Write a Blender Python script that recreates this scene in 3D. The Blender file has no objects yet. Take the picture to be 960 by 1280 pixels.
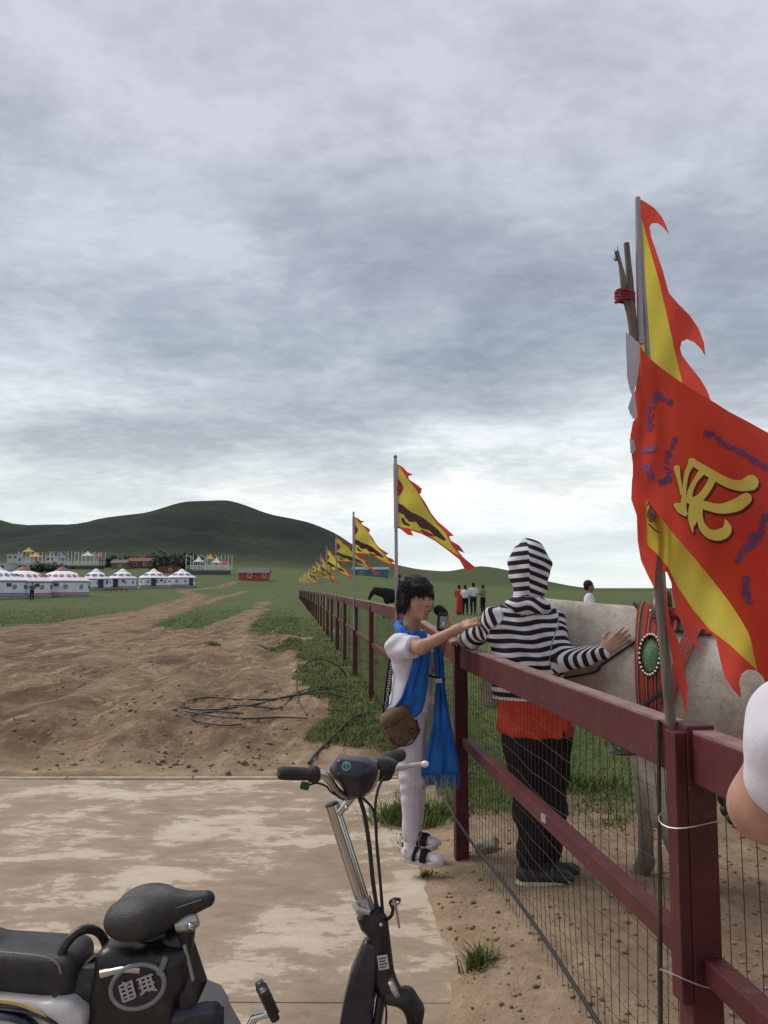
import bpy, math, random
import numpy as np
from mathutils import Vector, Matrix
from mathutils.geometry import delaunay_2d_cdt

random.seed(7)
RNG = np.random.default_rng(11)
SC = bpy.context.scene
COL = SC.collection

# ------------------------------------------------------------------ camera
F = 1040.0
PITCH = math.atan(95.0 / F)
CAMZ = 1.55
cam_d = bpy.data.cameras.new('camera')
cam_d.sensor_fit = 'HORIZONTAL'
cam_d.sensor_width = 36.0
cam_d.lens = 36.0 * F / 960.0
cam_d.clip_start = 0.05
cam_d.clip_end = 20000
cam = bpy.data.objects.new('camera', cam_d)
COL.objects.link(cam)
cam.location = (0, 0, CAMZ)
cam.rotation_euler = (math.pi / 2 + PITCH, 0, 0)
SC.camera = cam

# ------------------------------------------------------------------ world
SUN_EL, SUN_AZ = math.radians(52), math.radians(-65)     # azimuth from +Y towards +X
world = bpy.data.worlds.new('World')
SC.world = world
world.use_nodes = True
wn, wl = world.node_tree.nodes, world.node_tree.links
wn.clear()


def wnode(t, **kw):
    n = wn.new(t)
    for k, v in kw.items():
        setattr(n, k, v)
    return n


def wmath(op, a, b=None, c=None):
    n = wnode('ShaderNodeMath', operation=op)
    for i, v in enumerate((a, b, c)):
        if v is None:
            continue
        if isinstance(v, (int, float)):
            n.inputs[i].default_value = v
        else:
            wl.new(v, n.inputs[i])
    return n.outputs[0]


def wramp(fac, stops, interp='EASE'):
    r = wnode('ShaderNodeValToRGB')
    r.color_ramp.interpolation = interp
    while len(r.color_ramp.elements) < len(stops):
        r.color_ramp.elements.new(0.5)
    for e, (p, c) in zip(r.color_ramp.elements, stops):
        e.position = p
        e.color = (*c, 1) if len(c) == 3 else c
    wl.new(fac, r.inputs[0])
    return r.outputs[0]


def wmix(fac, a, b, bt='MIX'):
    n = wnode('ShaderNodeMix', data_type='RGBA', blend_type=bt)
    for s, v in ((n.inputs[0], fac), (n.inputs[6], a), (n.inputs[7], b)):
        if isinstance(v, (int, float)):
            s.default_value = v
        elif isinstance(v, tuple):
            s.default_value = (*v, 1)
        else:
            wl.new(v, s)
    return n.outputs[2]


def srgb(r, g, b):
    return tuple(((c / 255) / 12.92 if c / 255 <= 0.04045 else ((c / 255 + 0.055) / 1.055) ** 2.4) for c in (r, g, b))


tc = wnode('ShaderNodeTexCoord')
sep = wnode('ShaderNodeSeparateXYZ')
wl.new(tc.outputs['Generated'], sep.inputs[0])
dz = wmath('MAXIMUM', sep.outputs[2], 0.0)
den = wmath('ADD', dz, 0.16)
cx = wmath('DIVIDE', sep.outputs[0], den)
cy = wmath('DIVIDE', sep.outputs[1], den)
comb = wnode('ShaderNodeCombineXYZ')
wl.new(cx, comb.inputs[0])
wl.new(cy, comb.inputs[1])
comb.inputs[2].default_value = 3.7


def wnoise(scale, detail, rough, dist, off=(0, 0, 0), sc3=(1, 1, 1), rot=0.0):
    m = wnode('ShaderNodeMapping')
    m.inputs['Location'].default_value = off
    m.inputs['Scale'].default_value = sc3
    m.inputs['Rotation'].default_value = (0, 0, rot)
    wl.new(comb.outputs[0], m.inputs[0])
    n = wnode('ShaderNodeTexNoise')
    n.inputs['Scale'].default_value = scale
    n.inputs['Detail'].default_value = detail
    n.inputs['Roughness'].default_value = rough
    n.inputs['Distortion'].default_value = dist
    wl.new(m.outputs[0], n.inputs['Vector'])
    return n.outputs[0]


def wsmooth(v, a, b):
    n = wnode('ShaderNodeMapRange', interpolation_type='SMOOTHSTEP')
    n.inputs[1].default_value, n.inputs[2].default_value = a, b
    wl.new(v, n.inputs[0])
    return n.outputs[0]


nA = wsmooth(wnoise(0.9, 5, 0.52, 0.3, (2.3, 1.9, 0), (1.0, 1.0, 1), 0.5), 0.34, 0.68)       # big masses
nB = wsmooth(wnoise(2.8, 8, 0.58, 0.25, (7, 2, 0), (1.0, 1.0, 1), -0.3), 0.32, 0.68)         # billows
nC = wsmooth(wnoise(13.0, 6, 0.62, 0.3, (1, 9, 0), (1.0, 1.3, 1), 0.2), 0.30, 0.72)           # mottles
nD = wnoise(34.0, 4, 0.6, 0.2, (4, 3, 0))
cl = wmath('ADD', wmath('MULTIPLY', nA, 0.60), wmath('MULTIPLY', nB, 0.28))
cl = wmath('ADD', cl, wmath('MULTIPLY', nC, 0.14))
cl = wmath('ADD', cl, wmath('MULTIPLY', nD, 0.05))
# overall brightness against elevation (an even cloud deck, thinner towards the horizon)
base = wramp(dz, [(0.0, srgb(200, 205, 202)), (0.05, srgb(190, 198, 200)), (0.12, srgb(188, 192, 191)), (0.20, srgb(168, 173, 178)),
                  (0.28, srgb(147, 154, 163)), (0.38, srgb(146, 151, 161)), (0.52, srgb(148, 150, 160)), (1.0, srgb(146, 148, 158))])
shade = wramp(cl, [(0.14, (0.64, 0.67, 0.71)), (0.48, (0.92, 0.935, 0.95)), (0.84, (1.34, 1.325, 1.30))], 'LINEAR')
mult = wmix(1.0, base, shade, 'MULTIPLY')
low = wramp(dz, [(0.0, (0.12, 0.12, 0.12)), (0.05, (0.4, 0.4, 0.4)), (0.16, (1, 1, 1))], 'LINEAR')
cloud = wmix(low, base, mult)
sky = wnode('ShaderNodeTexSky', sky_type='NISHITA')
sky.sun_disc = False
sky.sun_elevation = SUN_EL
sky.sun_rotation = SUN_AZ
sky.air_density = 1.0
sky.dust_density = 2.0
c10 = wmix(1.0, cloud, (10.0, 10.0, 10.0), 'MULTIPLY')
skymix = wmix(0.95, sky.outputs[0], c10)
bg = wnode('ShaderNodeBackground')
wl.new(skymix, bg.inputs[0])
bg.inputs[1].default_value = 0.1
wo = wnode('ShaderNodeOutputWorld')
wl.new(bg.outputs[0], wo.inputs[0])

# ------------------------------------------------------------------ sun
sun_d = bpy.data.lights.new('sun', 'SUN')
sun_d.energy = 1.5
sun_d.angle = math.radians(30)
sun_d.color = (1.0, 0.96, 0.90)
sun = bpy.data.objects.new('sun', sun_d)
COL.objects.link(sun)
sdir = Vector((math.sin(SUN_AZ) * math.cos(SUN_EL), math.cos(SUN_AZ) * math.cos(SUN_EL), math.sin(SUN_EL)))
sun.rotation_euler = sdir.to_track_quat('Z', 'Y').to_euler()
sun.location = (0, 0, 60)

vs = SC.view_settings
vs.view_transform = 'Standard'
vs.look = 'None'
vs.exposure = 0.7
vs.gamma = 1.0
vs.use_curve_mapping = False
SC.cycles.use_denoising = True
SC.cycles.max_bounces = 6
SC.cycles.transparent_max_bounces = 8


# ------------------------------------------------------------------ measuring helpers
def P(px, py, Y):
    """the point at forward distance Y that stands at that place of the photograph"""
    xc, yc = (px - 480) / F, (640 - py) / F
    d = (xc, math.cos(PITCH) - yc * math.sin(PITCH), math.sin(PITCH) + yc * math.cos(PITCH))
    s = Y / d[1]
    return Vector((d[0] * s, Y, CAMZ + d[2] * s))


def sm(a, b, t):
    t = np.clip((t - a) / (b - a), 0, 1)
    return t * t * (3 - 2 * t)


def vnoise(x, y, seed=0):
    x = np.asarray(x, float); y = np.asarray(y, float)
    xi, yi = np.floor(x), np.floor(y)
    fx, fy = x - xi, y - yi
    fx = fx * fx * (3 - 2 * fx); fy = fy * fy * (3 - 2 * fy)

    def h(a, b):
        v = np.sin(a * 127.1 + b * 311.7 + seed * 74.7) * 43758.5453
        return v - np.floor(v)
    return (h(xi, yi) * (1 - fx) + h(xi + 1, yi) * fx) * (1 - fy) + (h(xi, yi + 1) * (1 - fx) + h(xi + 1, yi + 1) * fx) * fy


def fbm(x, y, octv=4, seed=0):
    s, a = 0, 0.5
    for o in range(octv):
        s = s + a * vnoise(x * 2 ** o, y * 2 ** o, seed + o * 13)
        a *= 0.5
    return s


def fence_x(y):
    return 0.948 - 0.101 * y - 1.36e-4 * y * y


# skyline of the ridge that closes the valley about 600 m away
SKY_PX = np.array([-900, -600, -300, -150, -60, 0, 15, 42, 75, 96, 125, 155, 183, 200, 221, 233, 287, 308, 333, 354, 383, 400, 420, 450, 490, 520, 560, 600, 625, 650, 690, 740, 800, 1100, 1500, 2500])
SKY_PY = np.array([700, 680, 660, 640, 640, 648, 656, 655, 654, 655, 647, 643, 640, 634, 627, 625, 625, 631, 641, 646, 651, 657, 666, 686, 703, 710, 713, 705, 708, 718, 733, 737, 738, 738, 738, 738])
RX = (SKY_PX - 480) * 0.577
RZ = 1.55 + (735 - SKY_PY) * 0.577


def ground(x, y):
    x = np.asarray(x, float); y = np.asarray(y, float)
    # slab lies at z = 0: the soil dips below it
    xe = 0.16 + 0.30 * (fbm(x * 1.5 + 3, y * 1.9, 4, 61) - 0.47) + 0.03 * (5 - y)
    on_slab = sm(0.14, -0.10, x - xe) * sm(0.06, 0.0, y - 6.98 + 0.16 * np.clip(fbm(x * 1.3 + 7, y * 0.5, 4, 83) - 0.47, -0.02, 0.4))
    lump = (fbm(x * 1.7, y * 1.7, 4, 3) - 0.47)
    fine = (fbm(x * 7, y * 7, 3, 9) - 0.44)
    z = 0.012 + (0.12 - 0.05 * sm(7.2, 9, y)) * lump + (0.045 + 0.04 * sm(7, 7.6, y)) * fine * sm(60, 4, y)
    # wheel ruts in the bare earth behind the slab
    u = x + 0.16 * y
    rut = np.sin(u * 6.0 + 3.0 * vnoise(x * 0.5, y * 0.22, 5)) * 0.045 * (0.3 + vnoise(x * 0.4, y * 0.15, 6))
    bare = sm(7.0, 7.6, y) * sm(45, 25, y) * sm(fence_x(y) - 0.2, fence_x(y) - 1.2, x)
    z = z + rut * bare + 0.10 * bare * (fbm(x * 1.5, y * 1.3, 4, 21) - 0.42)
    z = z + 0.055 * sm(0.15, 0.75, x) * sm(8, 6, y) + 0.012 * sm(0.0, 0.3, x) * sm(8, 6, y)
    z = z + 0.11 * sm(6.6, 9.5, y)
    z = z * (1 - on_slab) + (-0.055) * on_slab
    # gentle rise to the camp on the left, then the ridge
    rise = np.interp(y, [0, 55, 86, 110, 150, 166, 250, 320, 6000], [0, 0, 0.5, 0.8, 1.7, 3.0, 8.0, 10.0, 10.0])
    lm = sm(25, -22, x * 100 / np.maximum(y, 60))
    z = z + rise * lm
    z = z + 0.5 * (fbm(x * 0.02, y * 0.02, 3, 31) - 0.45) * sm(60, 200, y)
    S = sm(330, 600, y) * sm(1500, 640, y)
    xr = x * 600 / np.clip(y, 560, 1500)
    R = np.interp(xr, RX, RZ)
    # soften the interpolation
    R = 0.25 * np.interp(xr - 5, RX, RZ) + 0.5 * R + 0.25 * np.interp(xr + 5, RX, RZ)
    z = z + np.maximum(R - 10.0 * lm - 1.5, 0) * S + (2.2 * (fbm(x * 0.011, y * 0.011, 4, 44) - 0.45) - 2.4 * np.abs(vnoise(x * 0.022, y * 0.008, 52) - 0.5)) * S * sm(4, 20, R)
    return z


def gz(x, y):
    return float(ground(np.array([x]), np.array([y]))[0])


# ------------------------------------------------------------------ materials
MATS = {}


def mat(name, col, rough=0.6, var=0.12, scale=30.0, bump=0.0, bscale=None, metal=0.0, spec=0.5, col2=None, aniso=None, coat=0.0, trans=0.0):
    if name in MATS:
        return MATS[name]
    m = bpy.data.materials.new(name)
    m.use_nodes = True
    nt = m.node_tree
    b = nt.nodes['Principled BSDF']
    b.inputs['Roughness'].default_value = rough
    b.inputs['Metallic'].default_value = metal
    b.inputs['Specular IOR Level'].default_value = spec
    b.inputs['Coat Weight'].default_value = coat
    b.inputs['Transmission Weight'].default_value = trans
    t = nt.nodes.new('ShaderNodeTexCoord')
    mp = nt.nodes.new('ShaderNodeMapping')
    if aniso:
        mp.inputs['Scale'].default_value = aniso
    nt.links.new(t.outputs['Object'], mp.inputs[0])
    n = nt.nodes.new('ShaderNodeTexNoise')
    n.inputs['Scale'].default_value = scale
    n.inputs['Detail'].default_value = 5
    n.inputs['Roughness'].default_value = 0.6
    nt.links.new(mp.outputs[0], n.inputs['Vector'])
    r = nt.nodes.new('ShaderNodeValToRGB')
    if col2 is None:
        lo = tuple(c * (1 - var) for c in col)
        hi = tuple(min(1, c * (1 + var)) for c in col)
    else:
        lo, hi = col, col2
    r.color_ramp.elements[0].position = 0.32
    r.color_ramp.elements[1].position = 0.68
    r.color_ramp.elements[0].color = (*lo, 1)
    r.color_ramp.elements[1].color = (*hi, 1)
    nt.links.new(n.outputs[0], r.inputs[0])
    nt.links.new(r.outputs[0], b.inputs['Base Color'])
    if bump > 0:
        bn = nt.nodes.new('ShaderNodeTexNoise')
        bn.inputs['Scale'].default_value = bscale or scale * 2
        bn.inputs['Detail'].default_value = 4
        nt.links.new(mp.outputs[0], bn.inputs['Vector'])
        bp = nt.nodes.new('ShaderNodeBump')
        bp.inputs['Strength'].default_value = bump
        bp.inputs['Distance'].default_value = 0.01
        nt.links.new(bn.outputs[0], bp.inputs['Height'])
        nt.links.new(bp.outputs[0], b.inputs['Normal'])
    MATS[name] = m
    return m


def dusty(m, col, amount, lo=0.50, hi=0.70, scale=9.0):
    """adds worn or dusty patches with ragged edges to a material"""
    nt = m.node_tree
    b = nt.nodes['Principled BSDF']
    src = b.inputs['Base Color'].links[0].from_socket
    t = nt.nodes.new('ShaderNodeTexCoord')
    n = nt.nodes.new('ShaderNodeTexNoise')
    n.inputs['Scale'].default_value = scale
    n.inputs['Detail'].default_value = 9
    n.inputs['Roughness'].default_value = 0.72
    nt.links.new(t.outputs['Object'], n.inputs['Vector'])
    mr = nt.nodes.new('ShaderNodeMapRange')
    mr.inputs[1].default_value, mr.inputs[2].default_value = lo, hi
    mr.inputs[4].default_value = amount
    nt.links.new(n.outputs[0], mr.inputs[0])
    mx = nt.nodes.new('ShaderNodeMix')
    mx.data_type = 'RGBA'
    nt.links.new(mr.outputs[0], mx.inputs[0])
    nt.links.new(src, mx.inputs[6])
    mx.inputs[7].default_value = (*col, 1)
    nt.links.new(mx.outputs[2], b.inputs['Base Color'])
    return m


class NT:
    """small helper for longer node materials"""

    def __init__(self, name):
        self.m = bpy.data.materials.new(name)
        self.m.use_nodes = True
        self.t = self.m.node_tree
        self.b = self.t.nodes['Principled BSDF']
        self.co = self.t.nodes.new('ShaderNodeTexCoord').outputs['Object']
        MATS[name] = self.m

    def noise(self, scale, detail=5, rough=0.6, sc3=None, dist=0.0):
        v = self.co
        if sc3:
            mp = self.t.nodes.new('ShaderNodeMapping')
            mp.inputs['Scale'].default_value = sc3
            self.t.links.new(v, mp.inputs[0])
            v = mp.outputs[0]
        n = self.t.nodes.new('ShaderNodeTexNoise')
        n.inputs['Scale'].default_value = scale
        n.inputs['Detail'].default_value = detail
        n.inputs['Roughness'].default_value = rough
        n.inputs['Distortion'].default_value = dist
        self.t.links.new(v, n.inputs['Vector'])
        return n.outputs[0]

    def math(self, op, a, b=None):
        n = self.t.nodes.new('ShaderNodeMath')
        n.operation = op
        for i, v in enumerate((a, b)):
            if v is None:
                continue
            if isinstance(v, (int, float)):
                n.inputs[i].default_value = v
            else:
                self.t.links.new(v, n.inputs[i])
        return n.outputs[0]

    def ramp(self, f, stops, interp='LINEAR'):
        r = self.t.nodes.new('ShaderNodeValToRGB')
        r.color_ramp.interpolation = interp
        while len(r.color_ramp.elements) < len(stops):
            r.color_ramp.elements.new(0.5)
        for e, (p, c) in zip(r.color_ramp.elements, stops):
            e.position = p
            e.color = (*c, 1) if not isinstance(c, (int, float)) else (c, c, c, 1)
        self.t.links.new(f, r.inputs[0])
        return r.outputs[0]

    def mix(self, f, a, b, bt='MIX'):
        n = self.t.nodes.new('ShaderNodeMix')
        n.data_type = 'RGBA'
        n.blend_type = bt
        for s, v in ((n.inputs[0], f), (n.inputs[6], a), (n.inputs[7], b)):
            if isinstance(v, (int, float)):
                s.default_value = v
            elif isinstance(v, tuple):
                s.default_value = (*v, 1)
            else:
                self.t.links.new(v, s)
        return n.outputs[2]

    def attr(self, name):
        n = self.t.nodes.new('ShaderNodeAttribute')
        n.attribute_name = name
        return n.outputs['Fac']

    def bump(self, h, strength=0.4, dist=0.02):
        bp = self.t.nodes.new('ShaderNodeBump')
        bp.inputs['Strength'].default_value = strength
        bp.inputs['Distance'].default_value = dist
        self.t.links.new(h, bp.inputs['Height'])
        self.t.links.new(bp.outputs[0], self.b.inputs['Normal'])

    def col(self, c):
        self.t.links.new(c, self.b.inputs['Base Color'])

    def rough(self, v):
        self.b.inputs['Roughness'].default_value = v


# ------------------------------------------------------------------ object helpers
def link(o, parent=None):
    COL.objects.link(o)
    if parent is not None:
        o.parent = parent
        o.matrix_parent_inverse = parent_inv(parent)
    return o


def parent_inv(p):
    if p.type == 'EMPTY':
        return (Matrix.Translation(p.location) @ p.rotation_euler.to_matrix().to_4x4()).inverted()
    return Matrix.Identity(4)


def tag(o, label=None, cat=None, group=None, kind=None):
    if label: o['label'] = label
    if cat: o['category'] = cat
    if group: o['group'] = group
    if kind: o['kind'] = kind
    return o


def thing(name, label, cat, loc=(0, 0, 0), rz=0.0, group=None):
    o = bpy.data.objects.new(name, None)
    o.empty_display_size = 0.1
    COL.objects.link(o)
    o.location = loc
    o.rotation_euler = (0, 0, rz)
    return tag(o, label, cat, group)


class MB:
    """collects shapes into one mesh"""

    def __init__(self):
        self.v, self.f, self.mi = [], [], []

    def add(self, vs, fs, mi=0):
        o = len(self.v)
        self.v.extend([tuple(p) for p in vs])
        self.f.extend([tuple(i + o for i in q) for q in fs])
        self.mi.extend([mi] * len(fs))
        return self

    def box(self, c, s, rot=None, mi=0, taper=1.0):
        hx, hy, hz = s[0] / 2, s[1] / 2, s[2] / 2
        pts = [Vector((x * hx * (taper if z > 0 else 1), y * hy * (taper if z > 0 else 1), z * hz)) for z in (-1, 1) for y in (-1, 1) for x in (-1, 1)]
        if rot is not None:
            pts = [rot @ p for p in pts]
        c = Vector(c)
        return self.add([p + c for p in pts], [(0, 2, 3, 1), (4, 5, 7, 6), (0, 1, 5, 4), (2, 6, 7, 3), (0, 4, 6, 2), (1, 3, 7, 5)], mi)

    def bar(self, a, b, w, h, mi=0, up=(0, 0, 1)):
        """a square bar from a to b, w across and h along up"""
        a, b = Vector(a), Vector(b)
        d = (b - a)
        t = d.normalized()
        s = t.cross(Vector(up))
        if s.length < 1e-5:
            s = t.cross(Vector((1, 0, 0)))
        s.normalize()
        u = s.cross(t)
        pts = []
        for e in (a, b):
            for i, j in ((-1, -1), (1, -1), (1, 1), (-1, 1)):
                pts.append(e + s * (i * w / 2) + u * (j * h / 2))
        return self.add(pts, [(0, 3, 2, 1), (4, 5, 6, 7), (0, 1, 5, 4), (1, 2, 6, 5), (2, 3, 7, 6), (3, 0, 4, 7)], mi)

    def tube(self, pts, r, n=8, mi=0, closed=False, cap=True, flat=1.0, up=None):
        pts = [Vector(p) for p in pts]
        m = len(pts)
        rs = r if isinstance(r, (list, tuple)) else [r] * m
        vs, fs = [], []
        nrm = None
        for i, p in enumerate(pts):
            if closed:
                t = pts[(i + 1) % m] - pts[i - 1]
            else:
                t = pts[min(i + 1, m - 1)] - pts[max(i - 1, 0)]
            t.normalize()
            if nrm is None:
                ref = Vector(up) if up else (Vector((0, 0, 1)) if abs(t.z) < 0.9 else Vector((0, 1, 0)))
                nrm = (ref - t * ref.dot(t)).normalized()
            else:
                nrm = (nrm - t * nrm.dot(t)).normalized()
            bn = t.cross(nrm)
            for k in range(n):
                a = 2 * math.pi * k / n
                vs.append(p + (nrm * math.cos(a) + bn * math.sin(a) * flat) * rs[i])
        for i in range(m if closed else m - 1):
            for k in range(n):
                a, b = i * n + k, i * n + (k + 1) % n
                c, d = ((i + 1) % m) * n + (k + 1) % n, ((i + 1) % m) * n + k
                fs.append((a, b, c, d))
        if cap and not closed:
            fs.append(tuple(range(n - 1, -1, -1)))
            fs.append(tuple((m - 1) * n + k for k in range(n)))
        return self.add(vs, fs, mi)

    def lathe(self, prof, c=(0, 0, 0), n=24, mi=0, rot=None):
        vs, fs = [], []
        c = Vector(c)
        for (r, z) in prof:
            for k in range(n):
                a = 2 * math.pi * k / n
                p = Vector((r * math.cos(a), r * math.sin(a), z))
                if rot is not None:
                    p = rot @ p
                vs.append(p + c)
        for i in range(len(prof) - 1):
            for k in range(n):
                fs.append((i * n + k, i * n + (k + 1) % n, (i + 1) * n + (k + 1) % n, (i + 1) * n + k))
        fs.append(tuple(range(n - 1, -1, -1)))
        fs.append(tuple((len(prof) - 1) * n + k for k in range(n)))
        return self.add(vs, fs, mi)

    def ball(self, c, r, nu=10, nv=7, mi=0, rot=None):
        r = r if isinstance(r, (tuple, list)) else (r, r, r)
        c = Vector(c)
        vs, fs = [], []
        for j in range(1, nv):
            b = math.pi * j / nv
            for i in range(nu):
                a = 2 * math.pi * i / nu
                p = Vector((r[0] * math.sin(b) * math.cos(a), r[1] * math.sin(b) * math.sin(a), r[2] * math.cos(b)))
                vs.append((rot @ p if rot is not None else p) + c)
        top, bot = Vector((0, 0, r[2])), Vector((0, 0, -r[2]))
        vs.append((rot @ top if rot is not None else top) + c)
        vs.append((rot @ bot if rot is not None else bot) + c)
        T, B = len(vs) - 2, len(vs) - 1
        for j in range(nv - 2):
            for i in range(nu):
                fs.append((j * nu + i, (j + 1) * nu + i, (j + 1) * nu + (i + 1) % nu, j * nu + (i + 1) % nu))
        for i in range(nu):
            fs.append((T, i, (i + 1) % nu))
            fs.append((B, (nv - 2) * nu + (i + 1) % nu, (nv - 2) * nu + i))
        return self.add(vs, fs, mi)

    def mesh(self, name, mats, smooth=False):
        me = bpy.data.meshes.new(name)
        me.from_pydata(self.v, [], self.f)
        for m in (mats if isinstance(mats, (list, tuple)) else [mats]):
            me.materials.append(m)
        if any(self.mi):
            me.polygons.foreach_set('material_index', self.mi)
        if smooth:
            me.polygons.foreach_set('use_smooth', [True] * len(me.polygons))
        me.update()
        return me

    def build(self, name, mats, parent=None, smooth=False, bevel=0.0, seg=2):
        o = bpy.data.objects.new(name, self.mesh(name, mats, smooth))
        link(o, parent)
        if bevel > 0:
            b = o.modifiers.new('bevel', 'BEVEL')
            b.width = bevel
            b.segments = seg
            b.limit_method = 'ANGLE'
            b.harden_normals = False
        if smooth:
            auto(o)
        return o


def auto(o, ang=40):
    try:
        o.data.set_sharp_from_angle(angle=math.radians(ang))
    except Exception:
        pass


def cr(pts, n=8):
    """Catmull-Rom curve through points"""
    pts = [Vector(p) for p in pts]
    out = []
    for i in range(len(pts) - 1):
        p0, p1, p2, p3 = pts[max(i - 1, 0)], pts[i], pts[i + 1], pts[min(i + 2, len(pts) - 1)]
        for k in range(n):
            t = k / n
            out.append(0.5 * ((2 * p1) + (p2 - p0) * t + (2 * p0 - 5 * p1 + 4 * p2 - p3) * t * t + (3 * p1 - p0 - 3 * p2 + p3) * t ** 3))
    out.append(pts[-1])
    return out


# ------------------------------------------------------------------ signed distance modelling
class SDF:
    def __init__(self):
        self.p = []

    def cone(self, a, b, r1, r2, k=0.03, t=0, sc=None, sub=False):
        a, b = np.array(a, float), np.array(b, float)
        r = max(r1, r2) * (1.0 if sc is None else max(1, 1 / min(sc)))
        self.p.append(('c', np.minimum(a, b) - r, np.maximum(a, b) + r, (a, b, r1, r2, sc), k, t, sub))
        return self

    def ell(self, c, r, k=0.03, t=0, rot=None, sub=False):
        c, r = np.array(c, float), np.array(r, float)
        m = r.max()
        self.p.append(('e', c - m, c + m, (c, r, None if rot is None else np.array(rot)), k, t, sub))
        return self

    def box(self, c, h, rad=0.01, k=0.02, t=0, rot=None, sub=False):
        c, h = np.array(c, float), np.array(h, float)
        m = np.linalg.norm(h)
        self.p.append(('b', c - m, c + m, (c, h, rad, None if rot is None else np.array(rot)), k, t, sub))
        return self

    def mesh(self, name, res, mats, disp=None, attr=None, smooth_it=1):
        lo = np.min([p[1] for p in self.p if not p[6]], axis=0) - 3 * res - 0.02
        hi = np.max([p[2] for p in self.p if not p[6]], axis=0) + 3 * res + 0.02
        n = np.ceil((hi - lo) / res).astype(int) + 1
        D = np.full(n, 1.0, np.float32)
        ID = np.zeros(n, np.int16)
        ax = [lo[i] + res * np.arange(n[i]) for i in range(3)]
        for (ty, a0, a1, pr, k, t, sub) in self.p:
            mg = k + 3 * res + 0.01
            i0 = np.clip(np.floor((a0 - mg - lo) / res).astype(int), 0, n - 1)
            i1 = np.clip(np.ceil((a1 + mg - lo) / res).astype(int) + 1, 1, n)
            if np.any(i1 <= i0):
                continue
            sl = tuple(slice(i0[j], i1[j]) for j in range(3))
            X, Y, Z = np.meshgrid(ax[0][sl[0]], ax[1][sl[1]], ax[2][sl[2]], indexing='ij')
            if ty == 'c':
                a, b, r1, r2, sc = pr
                s = (1, 1, 1) if sc is None else sc
                px, py, pz = (X - a[0]) * s[0], (Y - a[1]) * s[1], (Z - a[2]) * s[2]
                d = (b - a) * np.array(s)
                h = np.clip((px * d[0] + py * d[1] + pz * d[2]) / max(d.dot(d), 1e-9), 0, 1)
                q = np.sqrt((px - h * d[0]) ** 2 + (py - h * d[1]) ** 2 + (pz - h * d[2]) ** 2) - (r1 + (r2 - r1) * h)
                if sc is not None:
                    q = q / max(s)
            else:
                c = pr[0]
                rt = pr[-1]
                px, py, pz = X - c[0], Y - c[1], Z - c[2]
                if rt is not None:       # columns of rt are the local axes
                    px, py, pz = (px * rt[0, 0] + py * rt[1, 0] + pz * rt[2, 0], px * rt[0, 1] + py * rt[1, 1] + pz * rt[2, 1], px * rt[0, 2] + py * rt[1, 2] + pz * rt[2, 2])
                if ty == 'e':
                    r = pr[1]
                    k0 = np.sqrt((px / r[0]) ** 2 + (py / r[1]) ** 2 + (pz / r[2]) ** 2)
                    k1 = np.sqrt((px / r[0] ** 2) ** 2 + (py / r[1] ** 2) ** 2 + (pz / r[2] ** 2) ** 2)
                    q = k0 * (k0 - 1) / np.maximum(k1, 1e-6)
                else:
                    hh, rad = pr[1], pr[2]
                    qx, qy, qz = np.abs(px) - hh[0] + rad, np.abs(py) - hh[1] + rad, np.abs(pz) - hh[2] + rad
                    q = np.sqrt(np.maximum(qx, 0) ** 2 + np.maximum(qy, 0) ** 2 + np.maximum(qz, 0) ** 2) + np.minimum(np.maximum(qx, np.maximum(qy, qz)), 0) - rad
            o = D[sl]
            if sub:
                q = -q
                h = np.clip(0.5 - 0.5 * (q - o) / k, 0, 1) if k > 0 else (o > q) * 1.0
                D[sl] = q * (1 - h) + o * h + k * h * (1 - h)
            else:
                h = np.clip(0.5 + 0.5 * (o - q) / k, 0, 1)
                ids = ID[sl]
                ids[q < o] = t
                D[sl] = o * (1 - h) + q * h - k * h * (1 - h)
        if disp is not None:
            X, Y, Z = np.meshgrid(ax[0], ax[1], ax[2], indexing='ij')
            near = np.abs(D) < 0.06
            D[near] += disp(X[near], Y[near], Z[near])
        # surface nets
        I = D < 0
        s = [slice(None, -1), slice(1, None)]
        cnt = np.zeros(n - 1, np.int8)
        for a in (0, 1):
            for b in (0, 1):
                for c in (0, 1):
                    cnt += I[s[a], s[b], s[c]]
        act = (cnt > 0) & (cnt < 8)
        idx = np.full(n - 1, -1, np.int64)
        cells = np.argwhere(act)
        idx[act] = np.arange(len(cells))
        acc = np.zeros((len(cells), 3)); w = np.zeros(len(cells))
        cs = [np.array(c) for c in np.ndindex(2, 2, 2)]
        vals = {tuple(c): D[cells[:, 0] + c[0], cells[:, 1] + c[1], cells[:, 2] + c[2]].astype(float) for c in cs}
        for c in cs:
            for axn in range(3):
                if c[axn] == 0:
                    e = c.copy(); e[axn] = 1
                    v0, v1 = vals[tuple(c)], vals[tuple(e)]
                    m = (v0 < 0) != (v1 < 0)
                    tt = v0[m] / (v0[m] - v1[m])
                    pt = np.repeat(c[None, :].astype(float), m.sum(), 0)
                    pt[:, axn] += tt
                    acc[m] += pt; w[m] += 1
        V = lo + res * (cells + acc / w[:, None])
        Q = []
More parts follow.
